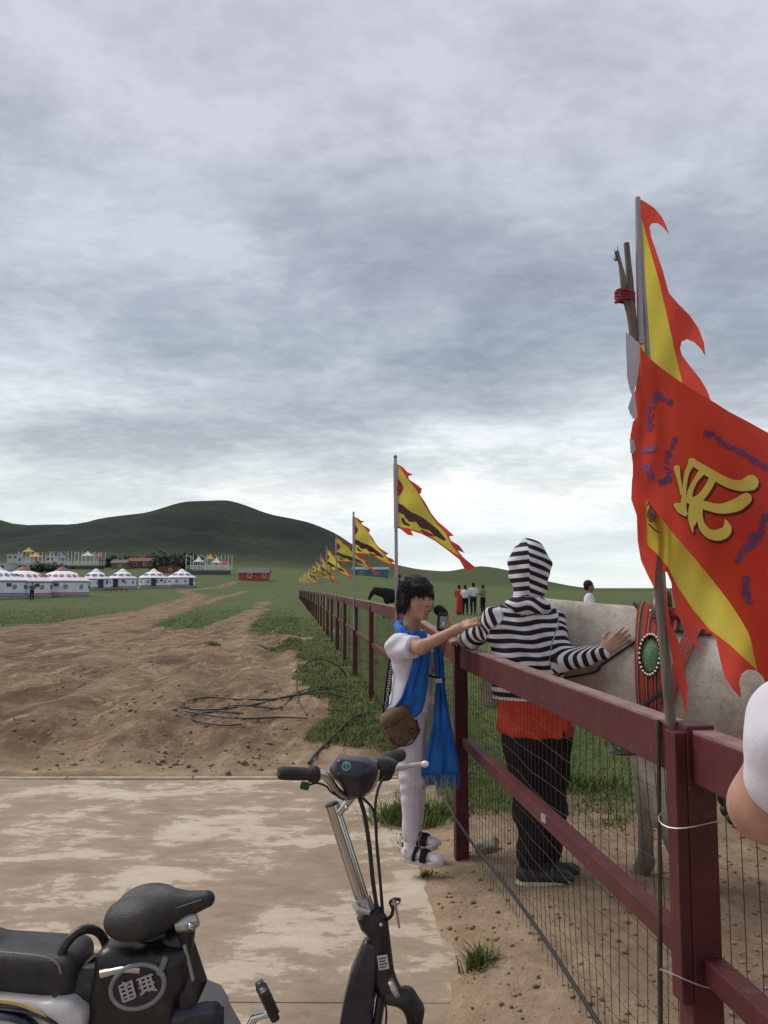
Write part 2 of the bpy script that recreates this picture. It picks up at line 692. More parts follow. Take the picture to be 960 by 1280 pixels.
        for axn in range(3):
            o1, o2 = (axn + 1) % 3, (axn + 2) % 3
            s0 = [slice(1, -1)] * 3; s1 = [slice(1, -1)] * 3
            s0[axn] = slice(0, -1); s1[axn] = slice(1, None)
            A, B = I[tuple(s0)], I[tuple(s1)]
            for flip, M in ((False, A & ~B), (True, ~A & B)):
                e = np.argwhere(M)
                off = np.ones(3, int); off[axn] = 0
                e = e + off
                d1 = np.zeros(3, int); d1[o1] = 1
                d2 = np.zeros(3, int); d2[o2] = 1
                q = [idx[tuple((e - d1 - d2).T)], idx[tuple((e - d2).T)], idx[tuple(e.T)], idx[tuple((e - d1).T)]]
                q = np.stack(q, 1)
                Q.append(q[:, ::-1] if flip else q)
        Q = np.concatenate(Q)
        for _ in range(smooth_it):
            su = np.zeros_like(V); ct = np.zeros(len(V))
            for a in range(4):
                b = (a + 1) % 4
                np.add.at(su, Q[:, a], V[Q[:, b]]); np.add.at(ct, Q[:, a], 1)
                np.add.at(su, Q[:, b], V[Q[:, a]]); np.add.at(ct, Q[:, b], 1)
            V = V * 0.5 + 0.5 * su / np.maximum(ct, 1)[:, None]
        me = bpy.data.meshes.new(name)
        me.vertices.add(len(V)); me.vertices.foreach_set('co', V.ravel())
        me.loops.add(Q.size); me.loops.foreach_set('vertex_index', Q.ravel().astype(np.int32))
        me.polygons.add(len(Q))
        me.polygons.foreach_set('loop_start', np.arange(0, Q.size, 4, dtype=np.int32))
        me.polygons.foreach_set('use_smooth', np.ones(len(Q), bool))
        vid = ID[cells[:, 0], cells[:, 1], cells[:, 2]]
        if attr is not None:
            for nm, fn in attr.items():
                at = me.attributes.new(nm, 'FLOAT', 'POINT')
                at.data.foreach_set('value', fn(V, vid).astype(np.float32))
        for m in (mats if isinstance(mats, (list, tuple)) else [mats]):
            me.materials.append(m)
        if isinstance(mats, (list, tuple)) and len(mats) > 1:
            me.polygons.foreach_set('material_index', np.clip(vid[Q[:, 0]], 0, len(mats) - 1).astype(np.int32))
        me.update(calc_edges=True)
        me.validate()
        return me

    def build(self, name, res, mats, parent=None, **kw):
        o = bpy.data.objects.new(name, self.mesh(name, res, mats, **kw))
        return link(o, parent)


def folds(amp, fx, fy, fz, ph=0.0):
    def d(X, Y, Z):
        return amp * (np.sin(X * fx + 2.1 * np.sin(Z * fz * 0.7 + ph)) * np.sin(Z * fz + 1.7 * np.sin(Y * fy + ph)) + 0.5 * np.sin(X * fx * 1.9 + Y * fy * 1.3 + Z * fz * 1.7 + ph))
    return d


def axes(f):
    """local axes (forward, right, up) as columns for a level facing direction f"""
    f = Vector((f[0], f[1], 0)).normalized()
    r = Vector((f.y, -f.x, 0))
    return f, r, Matrix(((f.x, r.x, 0), (f.y, r.y, 0), (0, 0, 1)))


# ================================================================== THE SETTING
def in_poly(px, py, poly):
    inside = np.zeros(px.shape, bool)
    n = len(poly)
    for i in range(n):
        x0, y0 = poly[i]; x1, y1 = poly[(i + 1) % n]
        if y0 == y1:
            continue
        c = ((y0 > py) != (y1 > py)) & (px < (x1 - x0) * (py - y0) / (y1 - y0) + x0)
        inside ^= c
    return inside


def grow(a, b, s0, g):
    out = [a]; s = s0
    while abs(out[-1]) < abs(b):
        out.append(out[-1] + math.copysign(s, b - a)); s *= g
    return out


def grass_mask(x, y):
    """0 bare earth .. 1 grass, laid out over the land (metres)"""
    x = np.asarray(x, float); y = np.asarray(y, float)
    yy = np.maximum(y, 0.5)
    fx = fence_x(yy)
    far = sm(20, 33, y + 24 * (fbm(x * 0.3, y * 0.14, 4, 2) - 0.47))
    # bare yard left of the fence with the tracks that leave it
    strip = sm(-0.55 - 0.05 * y, 0.0 - 0.03 * y, x - fx + (0.35 + 0.05 * y) * (fbm(x * 0.9, y * 0.5, 4, 71) - 0.47) * 2.2) * sm(7.2, 8.6, y)        # verge along the fence
    near_patch = np.exp(-(((x - 0.02) / 0.28) ** 2 + ((y - 6.0) / 0.9) ** 2)) * 0.9
    near_patch += np.exp(-(((x + 0.3) / 0.5) ** 2 + ((y - 8.6) / 0.9) ** 2)) * 0.75
    # grassy wedge between the two tracks
    t = np.clip((y - 24) / 30, 0, 1)
    wedge = np.exp(-(((x + 4.0 + 0.14 * (y - 20)) / (1.3 + 0.05 * np.maximum(y - 20, 0))) ** 2)) * sm(20, 27, y)
    # tracks: list of centre lines (y -> x) and half widths
    tr1 = np.interp(y, [10, 25, 34, 54, 70, 95, 120], [-9.5, -10.0, -11.5, -14.2, -17.0, -20.9, -29])
    tr2 = np.interp(y, [10, 25, 46, 80, 160, 220], [-3.4, -5.1, -7.3, -11.0, -20.8, -29])
    tr3 = np.interp(y, [60, 75, 95, 130], [-14, -15.5, -17.5, -21])
    w1 = np.interp(y, [10, 25, 34, 54, 70, 120], [6.0, 4.6, 2.4, 1.9, 1.5, 1.0])
    track = np.maximum(np.exp(-((x - tr1) / w1) ** 4), 0.85 * np.exp(-((x - tr2) / np.interp(y, [10, 20, 30, 60, 150], [2.6, 1.9, 1.0, 0.8, 0.8])) ** 4) * sm(210, 120, y))
    track = np.maximum(track, 0.9 * np.exp(-((x - tr3) / 0.8) ** 4) * sm(55, 65, y) * sm(128, 115, y))
    left = np.maximum(np.maximum(far, strip), np.maximum(near_patch, wedge))
    left = left * (1 - 0.93 * track * (1 - strip))
    # meadow beyond the fence, trodden sand under the horse
    right = sm(4.6, 6.4, y + 1.6 * (fbm(x * 0.8, y * 0.8, 3, 17) - 0.5) - 0.15 * (x - 1)) * 0.9
    side = sm(-0.12, 0.12, x - fx)
    g = left * (1 - side) + right * side
    g = np.where(y < 6.6, np.where(x < fx + 0.1, near_patch * (x > -0.6), g), g)
    return np.clip(g, 0, 1)


gx = np.array(sorted(set([-v for v in grow(0.0, 5000, 0.032, 1.034)] + grow(0.0, 5000, 0.032, 1.034))))
gyf = [0.9 + 0.038 * i for i in range(240)]
gyf += grow(gyf[-1] + 0.04, 9000, 0.045, 1.034)[0:]
gyb = [-v for v in grow(0.0, 200, 0.3, 1.25)] + [0.3, 0.6]
gy = np.array(sorted(set(gyf + gyb)))
# sheet nodes are spread with distance so that a patch of ground has an even number of faces
GX, GY = np.meshgrid(gx, gy, indexing='xy')
GZ = ground(GX, GY)
nv = GX.size
me = bpy.data.meshes.new('ground')
me.vertices.add(nv)
me.vertices.foreach_set('co', np.stack([GX.ravel(), GY.ravel(), GZ.ravel()], 1).ravel())
nx_, ny_ = len(gx), len(gy)
ii = np.arange((ny_ - 1) * (nx_ - 1))
r_, c_ = ii // (nx_ - 1), ii % (nx_ - 1)
q = np.stack([r_ * nx_ + c_, r_ * nx_ + c_ + 1, (r_ + 1) * nx_ + c_ + 1, (r_ + 1) * nx_ + c_], 1).astype(np.int32)
me.loops.add(q.size); me.loops.foreach_set('vertex_index', q.ravel())
me.polygons.add(len(q)); me.polygons.foreach_set('loop_start', np.arange(0, q.size, 4, dtype=np.int32))
me.polygons.foreach_set('use_smooth', np.ones(len(q), bool))
at = me.attributes.new('grass', 'FLOAT', 'POINT')
at.data.foreach_set('value', grass_mask(GX, GY).ravel().astype(np.float32))
at = me.attributes.new('sand', 'FLOAT', 'POINT')
at.data.foreach_set('value', (sm(8.5, 6.6, GY) * (0.95 - 0.5 * sm(0.0, 1.2, GX - fence_x(np.maximum(GY, 0.5))))).ravel().astype(np.float32))
at = me.attributes.new('scrub', 'FLOAT', 'POINT')
scr = sm(335, 420, GY) * sm(40, -40, GX + 0.02 * GY) * 1.0 + sm(300, 420, GY) * 0.38 * sm(-40, 40, GX)
at.data.foreach_set('value', np.clip(scr, 0, 1).ravel().astype(np.float32))
me.update(calc_edges=True)

g = NT('earth_and_grass')
n1, n2, n3, n4 = g.noise(0.9, 6, 0.65), g.noise(6.0, 6, 0.7), g.noise(45.0, 4, 0.7), g.noise(0.06, 6, 0.6)
mpr = g.t.nodes.new('ShaderNodeMapping')
mpr.inputs['Rotation'].default_value = (0, 0, -0.16)
mpr.inputs['Scale'].default_value = (1.0, 0.16, 1.0)
g.t.links.new(g.co, mpr.inputs[0])


def streak(sc_, det):
    n_ = g.t.nodes.new('ShaderNodeTexNoise')
    n_.inputs['Scale'].default_value = sc_
    n_.inputs['Detail'].default_value = det
    n_.inputs['Roughness'].default_value = 0.65
    n_.inputs['Distortion'].default_value = 0.5
    g.t.links.new(mpr.outputs[0], n_.inputs['Vector'])
    return n_.outputs[0]


earth = g.ramp(n1, [(0.30, srgb(106, 87, 67)), (0.5, srgb(136, 114, 90)), (0.72, srgb(164, 142, 116))])
earth = g.mix(g.ramp(n2, [(0.30, 0.7), (0.58, 0.0)]), earth, srgb(100, 80, 61))
earth = g.mix(g.ramp(n2, [(0.56, 0.0), (0.75, 0.6)]), earth, srgb(182, 160, 133))
st1, st2 = streak(1.7, 6), streak(5.0, 5)
earth = g.mix(g.ramp(st1, [(0.38, 0.85), (0.52, 0.0)]), earth, srgb(88, 70, 53))
earth = g.mix(g.ramp(st2, [(0.56, 0.0), (0.70, 0.6)]), earth, srgb(186, 165, 138))
sandc = g.ramp(n2, [(0.30, srgb(142, 120, 97)), (0.52, srgb(166, 143, 118)), (0.75, srgb(184, 162, 136))])
earth = g.mix(g.attr('sand'), earth, sandc)
earth = g.mix(g.ramp(n3, [(0.62, 0.0), (0.72, 0.55)]), earth, srgb(96, 74, 56))
green = g.ramp(n2, [(0.30, srgb(64, 77, 40)), (0.55, srgb(90, 105, 57)), (0.75, srgb(110, 120, 70))])
green = g.mix(g.ramp(n4, [(0.42, 0.0), (0.62, 0.65)]), green, srgb(100, 101, 66))
green = g.mix(g.ramp(n1, [(0.40, 0.5), (0.6, 0.0)]), green, srgb(58, 72, 44))
n5, n6 = g.noise(0.016, 7, 0.62), g.noise(0.14, 6, 0.7)
scrub = g.ramp(n5, [(0.38, srgb(25, 31, 28)), (0.50, srgb(35, 43, 34)), (0.66, srgb(52, 61, 43))])
scrub = g.mix(g.ramp(n6, [(0.40, 0.55), (0.58, 0.0)]), scrub, srgb(24, 31, 28))
ga = g.math('ADD', g.attr('grass'), g.math('MULTIPLY', g.math('SUBTRACT', g.noise(2.2, 7, 0.7), 0.5), 1.5))
gm = g.ramp(ga, [(0.42, 0.0), (0.62, 1.0)])
c = g.mix(gm, earth, green)
c = g.mix(g.attr('scrub'), c, scrub)
g.col(c)
g.rough(0.95)
g.b.inputs['Specular IOR Level'].default_value = 0.15
g.bump(g.math('ADD', g.math('MULTIPLY', g.noise(28, 6, 0.72), 0.5), g.math('MULTIPLY', n2, 0.8)), 0.9, 0.05)
me.materials.append(g.m)
go = bpy.data.objects.new('ground', me)
COL.objects.link(go)
tag(go, kind='structure')

# concrete slab in front, dusty, with its worn far edge
SLX0, SLX1, SLY0, SLY1 = -7.5, 0.50, 0.9, 6.93
s = NT('dusty_concrete')
p1 = s.noise(1.35, 10, 0.66, (0.95, 1.3, 1), 0.35)
p2 = s.noise(7.0, 9, 0.74, (0.7, 1.4, 1), 0.3)
p3 = s.noise(60, 4, 0.7)
pm = s.math('ADD', s.math('MULTIPLY', p1, 0.66), s.math('MULTIPLY', p2, 0.34))
cc = s.ramp(pm, [(0.36, srgb(136, 119, 101)), (0.49, srgb(156, 139, 119)), (0.515, srgb(164, 146, 126)), (0.528, srgb(184, 168, 148)), (0.66, srgb(203, 189, 170))])
cc = s.mix(s.ramp(p3, [(0.64, 0.0), (0.74, 0.5)]), cc, srgb(112, 92, 74))
cc = s.mix(s.ramp(p2, [(0.28, 0.45), (0.42, 0.0)]), cc, srgb(118, 98, 80))
s.col(cc)
s.rough(0.92)
s.b.inputs['Specular IOR Level'].default_value = 0.2
s.bump(s.math('ADD', s.math('MULTIPLY', p3, 0.35), pm), 0.45, 0.02)
slab = thing('concrete_slab', None, None)
tag(slab, kind='structure')
ys = [SLY0, 3.28, SLY1]
for i in range(2):
    for (xa, xb) in ((SLX0, -3.9), (-3.899, SLX1)):
        mb = MB()
        ya, yb = ys[i] + (0.0004 if i else 0), ys[i + 1] - 0.0004
        nxs, nys = 24, 14
        vs_, fs_ = [], []
        for b_ in range(nys + 1):
            for a_ in range(nxs + 1):
                x, y = xa + (xb - xa) * a_ / nxs, ya + (yb - ya) * b_ / nys
                if a_ == nxs and xb == SLX1:
                    x += 0.10 * (fbm(np.array([y * 2.5]), np.array([3.3]), 3, 5)[0] - 0.45)
                vs_.append((x, y, 0.004 * math.sin(x * 1.3 + y) * (1 if i else 0.6) - (0.003 if i == 0 else 0)))
        for b_ in range(nys):
            for a_ in range(nxs):
                k = b_ * (nxs + 1) + a_
                fs_.append((k, k + 1, k + nxs + 2, k + nxs + 1))
        o_ = len(vs_)
        rim = [a_ for a_ in range(nxs + 1)] + [b_ * (nxs + 1) + nxs for b_ in range(1, nys + 1)] + [nys * (nxs + 1) + a_ for a_ in range(nxs - 1, -1, -1)] + [b_ * (nxs + 1) for b_ in range(nys - 1, 0, -1)]
        for k in rim:
            x, y, z = vs_[k]
            vs_.append((x, y, -0.12))
        m_ = len(rim)
        for k in range(m_):
            fs_.append((rim[(k + 1) % m_], rim[k], o_ + k, o_ + (k + 1) % m_))
        mb.add(vs_, fs_)
        mb.build('slab_section', s.m, slab, smooth=True)

kerb = thing('kerb', None, None)
tag(kerb, kind='structure')
kmat = mat('kerb_concrete', srgb(150, 134, 116), 0.9, scale=9, bump=0.5, bscale=60, col2=srgb(186, 172, 154))
x = SLX0
rr = random.Random(3)
while x < 0.1:
    L = rr.uniform(0.8, 1.15)
    x1 = min(x + L, 0.12)
    MB().box(((x + x1) / 2, 6.975 + rr.uniform(-0.010, 0.010), -0.045 + rr.uniform(-0.012, 0.008)), (x1 - x - 0.012, 0.06, 0.11), Matrix.Rotation(rr.uniform(-0.006, 0.006), 3, 'Z')).build('kerb_stone', kmat, kerb, bevel=0.012)
    x = x1

# ================================================================== FENCE
maroon = mat('maroon_paint', srgb(70, 27, 30), 0.55, scale=6, bump=0.15, bscale=90, col2=srgb(90, 38, 40), spec=0.35)
maroon_top = mat('pale_maroon', srgb(112, 78, 74), 0.55, scale=12, bump=0.15, bscale=80, col2=srgb(146, 118, 112))  # rail top face, paler and greyer than the sides
wire_m = mat('rusty_wire', srgb(58, 50, 42), 0.8, scale=20, col2=srgb(84, 74, 62), spec=0.2)
dusty(maroon, srgb(128, 96, 88), 0.5, 0.60, 0.72, 16)
dusty(maroon, srgb(40, 20, 22), 0.5, 0.55, 0.75, 5)
galv = mat('pale_wire', srgb(170, 165, 160), 0.4, scale=20, metal=0.6)
PSP = 2.92
post_y = [4.88 + PSP * (i - 2) for i in range(30)]       # index 1 stands beside the camera-side flag
post_y[1] = 2.04
post_y[0] = -0.9
fence = thing('ranch_fence', 'long maroon metal ranch fence with wire mesh between grass and bare yard', 'fence', (fence_x(2.04), 2.04, 0))


def rail_z(y):
    return 1.215 + 0.155 * float(sm(5.2, 8.0, np.array(y)))


fd = Vector((-0.101, 1, 0)).normalized()         # along the fence
fn = Vector((1, 0.101, 0)).normalized()          # across, to the meadow
frot = Matrix((fn, fd, Vector((0, 0, 1)))).transposed()
pp = []
for i, y in enumerate(post_y):
    x = fence_x(y)
    z0 = gz(x, y) - 0.25
    top = rail_z(y)
    c = Vector((x, y, 0))
    mb = MB()
    if i == 1:                                   # doubled near post: wide sleeve above a narrower stub
        mb.box(c + Vector((0, 0, (z0 + 0.62) / 2)), (0.075, 0.075, 0.62 - z0), frot)
        mb.build('post_stub', maroon, fence, bevel=0.004)
        mb = MB()
        mb.box(c + Vector((0, 0, (0.60 + top + 0.012) / 2)), (0.070, 0.085, top + 0.012 - 0.60), frot)
        mb.build('post', maroon, fence, bevel=0.004)
        MB().box(c - fn * 0.049 - fd * 0.012 + Vector((0, 0, (0.60 + top) / 2 - 0.002)), (0.028, 0.055, top - 0.604), frot).build('post_plate', maroon, fence, bevel=0.003)
    else:
        w = 0.075 if i <= 3 else (0.085 if i % 2 else 0.06)
        tz = top + (0.0 if i % 2 or i < 3 else -0.06)
        mb.box(c - fn * 0.012 + Vector((0, 0, (z0 + tz) / 2)), (w, w, tz - z0), frot)
        mb.build('post', maroon, fence, bevel=0.004)
    pp.append(c)
for i in range(len(post_y) - 1):
    a, b = pp[i], pp[i + 1]
    za, zb = rail_z(post_y[i]), rail_z(post_y[i + 1])
    d = (b - a).normalized()
    g0 = 0.046 if i < 8 else 0.0
    A, B = a + d * g0, b - d * g0
    # top rail: flat board on edge with a paler top face
    off = fn * 0.004
    r_o = MB().bar(A + off + Vector((0, 0, za - 0.062)), B + off + Vector((0, 0, zb - 0.062)), 0.055, 0.115).build('top_rail', maroon, fence, bevel=0.003 if i < 6 else 0)
    MB().bar(A + off + Vector((0, 0, za - 0.0015)), B + off + Vector((0, 0, zb - 0.0015)), 0.052, 0.007).build('rail_top_face', maroon_top, r_o)
    MB().bar(A + off * 3 + Vector((0, 0, za - 0.54)), B + off * 3 + Vector((0, 0, zb - 0.54)), 0.05, 0.055).build('middle_rail', maroon, fence, bevel=0.003 if i < 6 else 0)
    # small welded patch on the middle rail
    if i in (1, 2):
        m_ = A.lerp(B, 0.42)
        MB().bar(m_ - d * 0.03 + off * 3 - fn * 0.027 + Vector((0, 0, (za + zb) / 2 - 0.53)), m_ + d * 0.03 + off * 3 - fn * 0.027 + Vector((0, 0, (za + zb) / 2 - 0.535)), 0.004, 0.03).build('weld_patch', galv, fence)
    # wire mesh below the top rail
    if i < 9:
        rw = random.Random(i)
        mb = MB()
        L = (B - A).length
        step = 0.062 if i < 4 else 0.12
        nW = int(L / step)
        wo_ = fn * 0.040
        sag = [rw.uniform(-0.01, 0.01) for _ in range(nW + 1)]
        for k in range(nW + 1):
            t = (k + 0.3) / (nW + 0.6)
            q0 = A.lerp(B, t) + wo_
            zt = za + (zb - za) * t - 0.13
            zb_ = gz(q0.x, q0.y) - 0.02
            pts = []
            for j in range(5):
                u = j / 4
                bow = 0.018 * math.sin(u * 3.1) * math.sin(t * 9 + i)
                pts.append(Vector((q0.x, q0.y, zt + (zb_ - zt) * u)) + fn * bow + d * (0.008 * math.sin(u * 5 + k * 0.4)))
            mb.tube(pts, 0.0013 if i < 4 else 0.0015, 3, cap=False)
        nh = 15 if i < 4 else 6
        for j in range(nh):
            u = (j + 0.2) / nh
            pts = []
            for k in range(0, nW + 1, 4):
                t = (k + 0.3) / (nW + 0.6)
                q0 = A.lerp(B, t) + wo_
                zt = za + (zb - za) * t - 0.13
                zb_ = 0.03
                pts.append(Vector((q0.x, q0.y, zt + (zb_ - zt) * u + 0.01 * math.sin(k * 0.5 + j * 1.3))) + fn * 0.018 * math.sin(u * 3.1) * math.sin(t * 9 + i))
            mb.tube(pts, 0.0011, 3, cap=False)
        o_ = mb.build('wire_mesh', wire_m, fence)
        tag(o_, kind='stuff')
# tie wires round the near post
for (zz, rr_, wob) in ((0.655, 0.068, 0.012), (1.0, 0.062, -0.008)):
    c = pp[1] - fn * 0.015
    pts = [c + fn * math.cos(a) * rr_ * 1.15 + fd * math.sin(a) * rr_ * 0.95 + Vector((0, 0, zz + wob * math.sin(a * 2 + 0.6))) for a in np.linspace(0, 2 * math.pi, 22)[:-1]]
    MB().tube(pts, 0.0016, 5, closed=True).build('tie_wire', galv, fence, smooth=True)
# a thin stake behind the near post
MB().tube([P(823, 900, 2.16), P(824, 1010, 2.16), P(825, 1130, 2.16), P(826, 1300, 2.16)], 0.0055, 6).build('stake', wire_m, fence, smooth=True)
MB().tube([P(874, 960, 2.12), P(884, 1060, 2.12), P(892, 1180, 2.12)], 0.004, 6).build('stake', galv, fence, smooth=True)
# black hose clipped along the mesh foot
hose_m = mat('black_rubber', srgb(28, 27, 27), 0.55, scale=30, bump=0.1)
pts = []
for y in np.linspace(1.2, 7.6, 26):
    pts.append(Vector((fence_x(y) - 0.055, y, 0.275 + 0.02 * math.sin(y * 2.4) + 0.25 * float(sm(5.2, 7.6, y)))))
MB().tube(pts, 0.0075, 8).build('hose', hose_m, fence, smooth=True)


# ================================================================== CLOTH FROM OUTLINES
def fill(poly, step, hole=None):
    """triangulated inside of an outline, with inner points so that it can drape"""
    loops = []
    pts = []
    for pl in ([poly, hole] if hole else [poly]):
        st_ = len(pts)
        n = len(pl)
        for i in range(n):
            a, b = np.array(pl[i], float), np.array(pl[(i + 1) % n], float)
            L = np.linalg.norm(b - a)
            m = max(1, int(L / step))
            for k in range(m):
                pts.append(a + (b - a) * k / m)
        loops.append((st_, len(pts)))
    arr = np.array(pts)
    lo, hi = arr.min(0), arr.max(0)
    X, Y = np.meshgrid(np.arange(lo[0] + step / 2, hi[0], step), np.arange(lo[1] + step / 2, hi[1], step))
    X, Y = X.ravel(), Y.ravel()
    ins = in_poly(X, Y, poly)
    if hole:
        ins &= ~in_poly(X, Y, hole)
    inner = np.stack([X[ins], Y[ins]], 1)
    if len(inner):
        dmin = np.min(np.linalg.norm(inner[:, None, :] - arr[None, :, :], axis=2), axis=1)
        inner = inner[dmin > step * 0.45]
    allp = [Vector((p[0], p[1])) for p in pts] + [Vector((p[0], p[1])) for p in inner]
    ed_ = []
    for a_, b_ in loops:
        ed_ += [(i, i + 1 if i + 1 < b_ else a_) for i in range(a_, b_)]
    res = delaunay_2d_cdt(allp, ed_, [], 0, 1e-5)
    v = [(q.x, q.y) for q in res[0]]
    f = [tuple(q) for q in res[2]]
    c = np.array([np.mean([v[i] for i in q], axis=0) for q in f])
    ok = in_poly(c[:, 0], c[:, 1], poly)
    if hole:
        ok &= ~in_poly(c[:, 0], c[:, 1], hole)
    return v, [q for q, k in zip(f, ok) if k]


def smooth_poly(poly, n=4):
    """rounded closed outline"""
    out = []
    m = len(poly)
    for i in range(m):
        p0, p1, p2, p3 = (np.array(poly[(i + k) % m], float) for k in (-1, 0, 1, 2))
        for k in range(n):
            t = k / n
            out.append(tuple(0.5 * ((2 * p1) + (p2 - p0) * t + (2 * p0 - 5 * p1 + 4 * p2 - p3) * t * t + (3 * p1 - p0 - 3 * p2 + p3) * t ** 3)))
    return out


def sheet(name, poly, step, place, m, parent=None, thick=0.0, smooth=True, hole=None):
    v, f = fill(poly, step, hole)
    mb = MB().add([place(x, y) for x, y in v], f)
    o = mb.build(name, m, parent, smooth=False)
    o.data.polygons.foreach_set('use_smooth', [True] * len(o.data.polygons))
    if thick:
        so = o.modifiers.new('thickness', 'SOLIDIFY')
        so.thickness = thick
        so.offset = 0
    return o


def stroke(pts, n=5):
    """outline of a brush stroke given as (x, y, width)"""
    p = cr([(a, b, c) for a, b, c in pts], n)
    L, R = [], []
    for i in range(len(p)):
        t = p[min(i + 1, len(p) - 1)] - p[max(i - 1, 0)]
        l = math.hypot(t.x, t.y) or 1
        nx, ny = -t.y / l, t.x / l
        w = p[i].z / 2
        L.append((p[i].x + nx * w, p[i].y + ny * w)); R.append((p[i].x - nx * w, p[i].y - ny * w))
    def cap(c, a, b, s):
        r = math.hypot(a[0] - c.x, a[1] - c.y)
        a0 = math.atan2(a[1] - c.y, a[0] - c.x)
        return [(c.x + r * math.cos(a0 + s * k * math.pi / 5), c.y + r * math.sin(a0 + s * k * math.pi / 5)) for k in range(1, 5)]
    return L + cap(p[-1], L[-1], R[-1], -1) + R[::-1] + cap(p[0], R[0], L[0], -1)


def cloth_mat(name, col, col2=None, rough=0.85, sheen=0.2, wsc=3.0, trans=0.25, bs=0.22):
    if name in MATS:
        return MATS[name]
    t = NT(name)
    col2 = col2 or tuple(c * 0.8 for c in col)
    c = t.ramp(t.noise(wsc, 5, 0.6), [(0.35, col2), (0.65, col)])
    c = t.mix(t.ramp(t.noise(260, 2, 0.5), [(0.45, 0.12), (0.7, 0.0)]), c, tuple(x * 0.6 for x in col))
    t.col(c)
    t.rough(rough)
    t.b.inputs['Specular IOR Level'].default_value = 0.2
    t.bump(t.math('ADD', t.noise(240, 2, 0.5), t.math('MULTIPLY', t.noise(18, 4, 0.6), 1.5)), bs, 0.006)
    if trans:
        # light from the sky behind glows through thin cloth
        tr = t.t.nodes.new('ShaderNodeBsdfTranslucent')
        t.t.links.new(c, tr.inputs[0])
        mx = t.t.nodes.new('ShaderNodeMixShader')
        mx.inputs[0].default_value = trans
        out = t.t.nodes['Material Output']
        t.t.links.new(t.b.outputs[0], mx.inputs[1])
        t.t.links.new(tr.outputs[0], mx.inputs[2])
        t.t.links.new(mx.outputs[0], out.inputs[0])
    return t.m


M_red = cloth_mat('red_flag_cloth', srgb(220, 86, 70), srgb(210, 76, 62), trans=0.5)
M_yel = cloth_mat('yellow_flag_cloth', srgb(226, 210, 92), srgb(214, 196, 80), trans=0.5)
M_gold = cloth_mat('golden_print', srgb(226, 204, 104), srgb(216, 192, 90), trans=0.0)
M_shadow = cloth_mat('brown_print', srgb(120, 48, 44), srgb(104, 40, 38), trans=0.0)
M_purple = cloth_mat('violet_print', srgb(112, 76, 112), srgb(98, 70, 112), trans=0.0)
M_white_cloth = cloth_mat('white_sleeve_cloth', srgb(196, 188, 196), srgb(170, 160, 172), trans=0.25)
M_dragon = cloth_mat('dark_dragon_print', srgb(74, 58, 66), srgb(104, 70, 70), wsc=24, trans=0.0)
M_dragon_r = cloth_mat('red_dragon_print', srgb(180, 70, 60), srgb(130, 60, 56), wsc=24, trans=0.0)
M_pole = mat('grey_steel_pole', srgb(126, 128, 130), 0.45, scale=12, metal=0.4, col2=srgb(150, 152, 154))
M_bamboo = mat('weathered_bamboo', srgb(78, 72, 64), 0.7, scale=18, bump=0.3, bscale=60, col2=srgb(112, 104, 90), aniso=(4, 4, 0.4))
M_bamboo2 = mat('brown_bamboo', srgb(86, 60, 50), 0.6, scale=18, bump=0.3, bscale=60, col2=srgb(118, 84, 68), aniso=(4, 4, 0.4))


# ------------------------------------------------------------------ the two near flags
def depth_red(px, py):
    u = (px - 785) / 175.0
    return 1.965 + 0.065 * float(sm(822, 797, px) * sm(620, 540, py)) + 0.10 * u + 0.024 * math.sin(u * 7.0 - py * 0.014) * min(1, max(0, u * 2)) + 0.007 * math.sin(u * 17 - py * 0.05 + 1.0) * min(1, max(0, u * 2)) + 0.004 * math.sin(u * 31 + py * 0.03) + 0.010 * math.sin(py * 0.05 + u * 3) * max(0, 1 - u * 3)


def depth_yel(px, py):
    u = (px - 785) / 175.0
    return 2.065 - 0.045 * float(sm(570, 690, py)) + 0.10 * u + 0.020 * math.sin(u * 8.0 + py * 0.017) * min(1, max(0, u * 3)) + 0.005 * math.sin(u * 26 + py * 0.045) * min(1, max(0, u * 5))


pole_t = thing('bamboo_pole', 'bundle of weathered bamboo poles with red tie standing on the fence post', 'pole', P(838, 905, 2.0))
a0, a1 = P(839, 906, 2.055), P(783, 304, 2.065)
pts = [a0.lerp(a1, k / 24) for k in range(25)]
rad = [0.0125 - 0.0052 * k / 24 + (0.0012 if k % 5 == 2 else 0) for k in range(25)]
MB().tube(pts, rad, 10).build('pole', M_bamboo, pole_t, smooth=True)
b0, b1 = P(800, 470, 2.06), P(772, 314, 2.055)
MB().tube([b0.lerp(b1, k / 10) + Vector((0.002 * math.sin(k * 1.7), 0, 0)) for k in range(11)], [0.008 if k < 9 else 0.005 for k in range(11)], 8).build('cane', M_bamboo, pole_t, smooth=True)
for dx, dy in ((-3, 0), (1, -4), (3, 3), (-5, 10)):
    MB().tube([P(772 + dx * 0.4, 326, 2.055), P(771 + dx, 312 + dy, 2.053)], [0.0026, 0.0008], 5).build('splinter', M_bamboo, pole_t)
MB().tube([P(786, 355, 2.055), P(789, 385, 2.055), P(793, 425, 2.055)], [0.0075, 0.0085, 0.008], 8).build('cane', M_bamboo2, pole_t, smooth=True)
for k in range(5):
    c = P(781, 366 + k * 2.6, 2.06)
    pts = [c + Vector((0.023 * math.cos(a), 0.017 * math.sin(a), 0.004 * math.sin(a * 2 + k))) for a in np.linspace(0, 2 * math.pi, 15)[:-1]]
    MB().tube(pts, 0.0042, 6, closed=True).build('tie', mat('dark_red_cord', srgb(120, 36, 44), 0.8, scale=60, bump=0.4), pole_t, smooth=True)

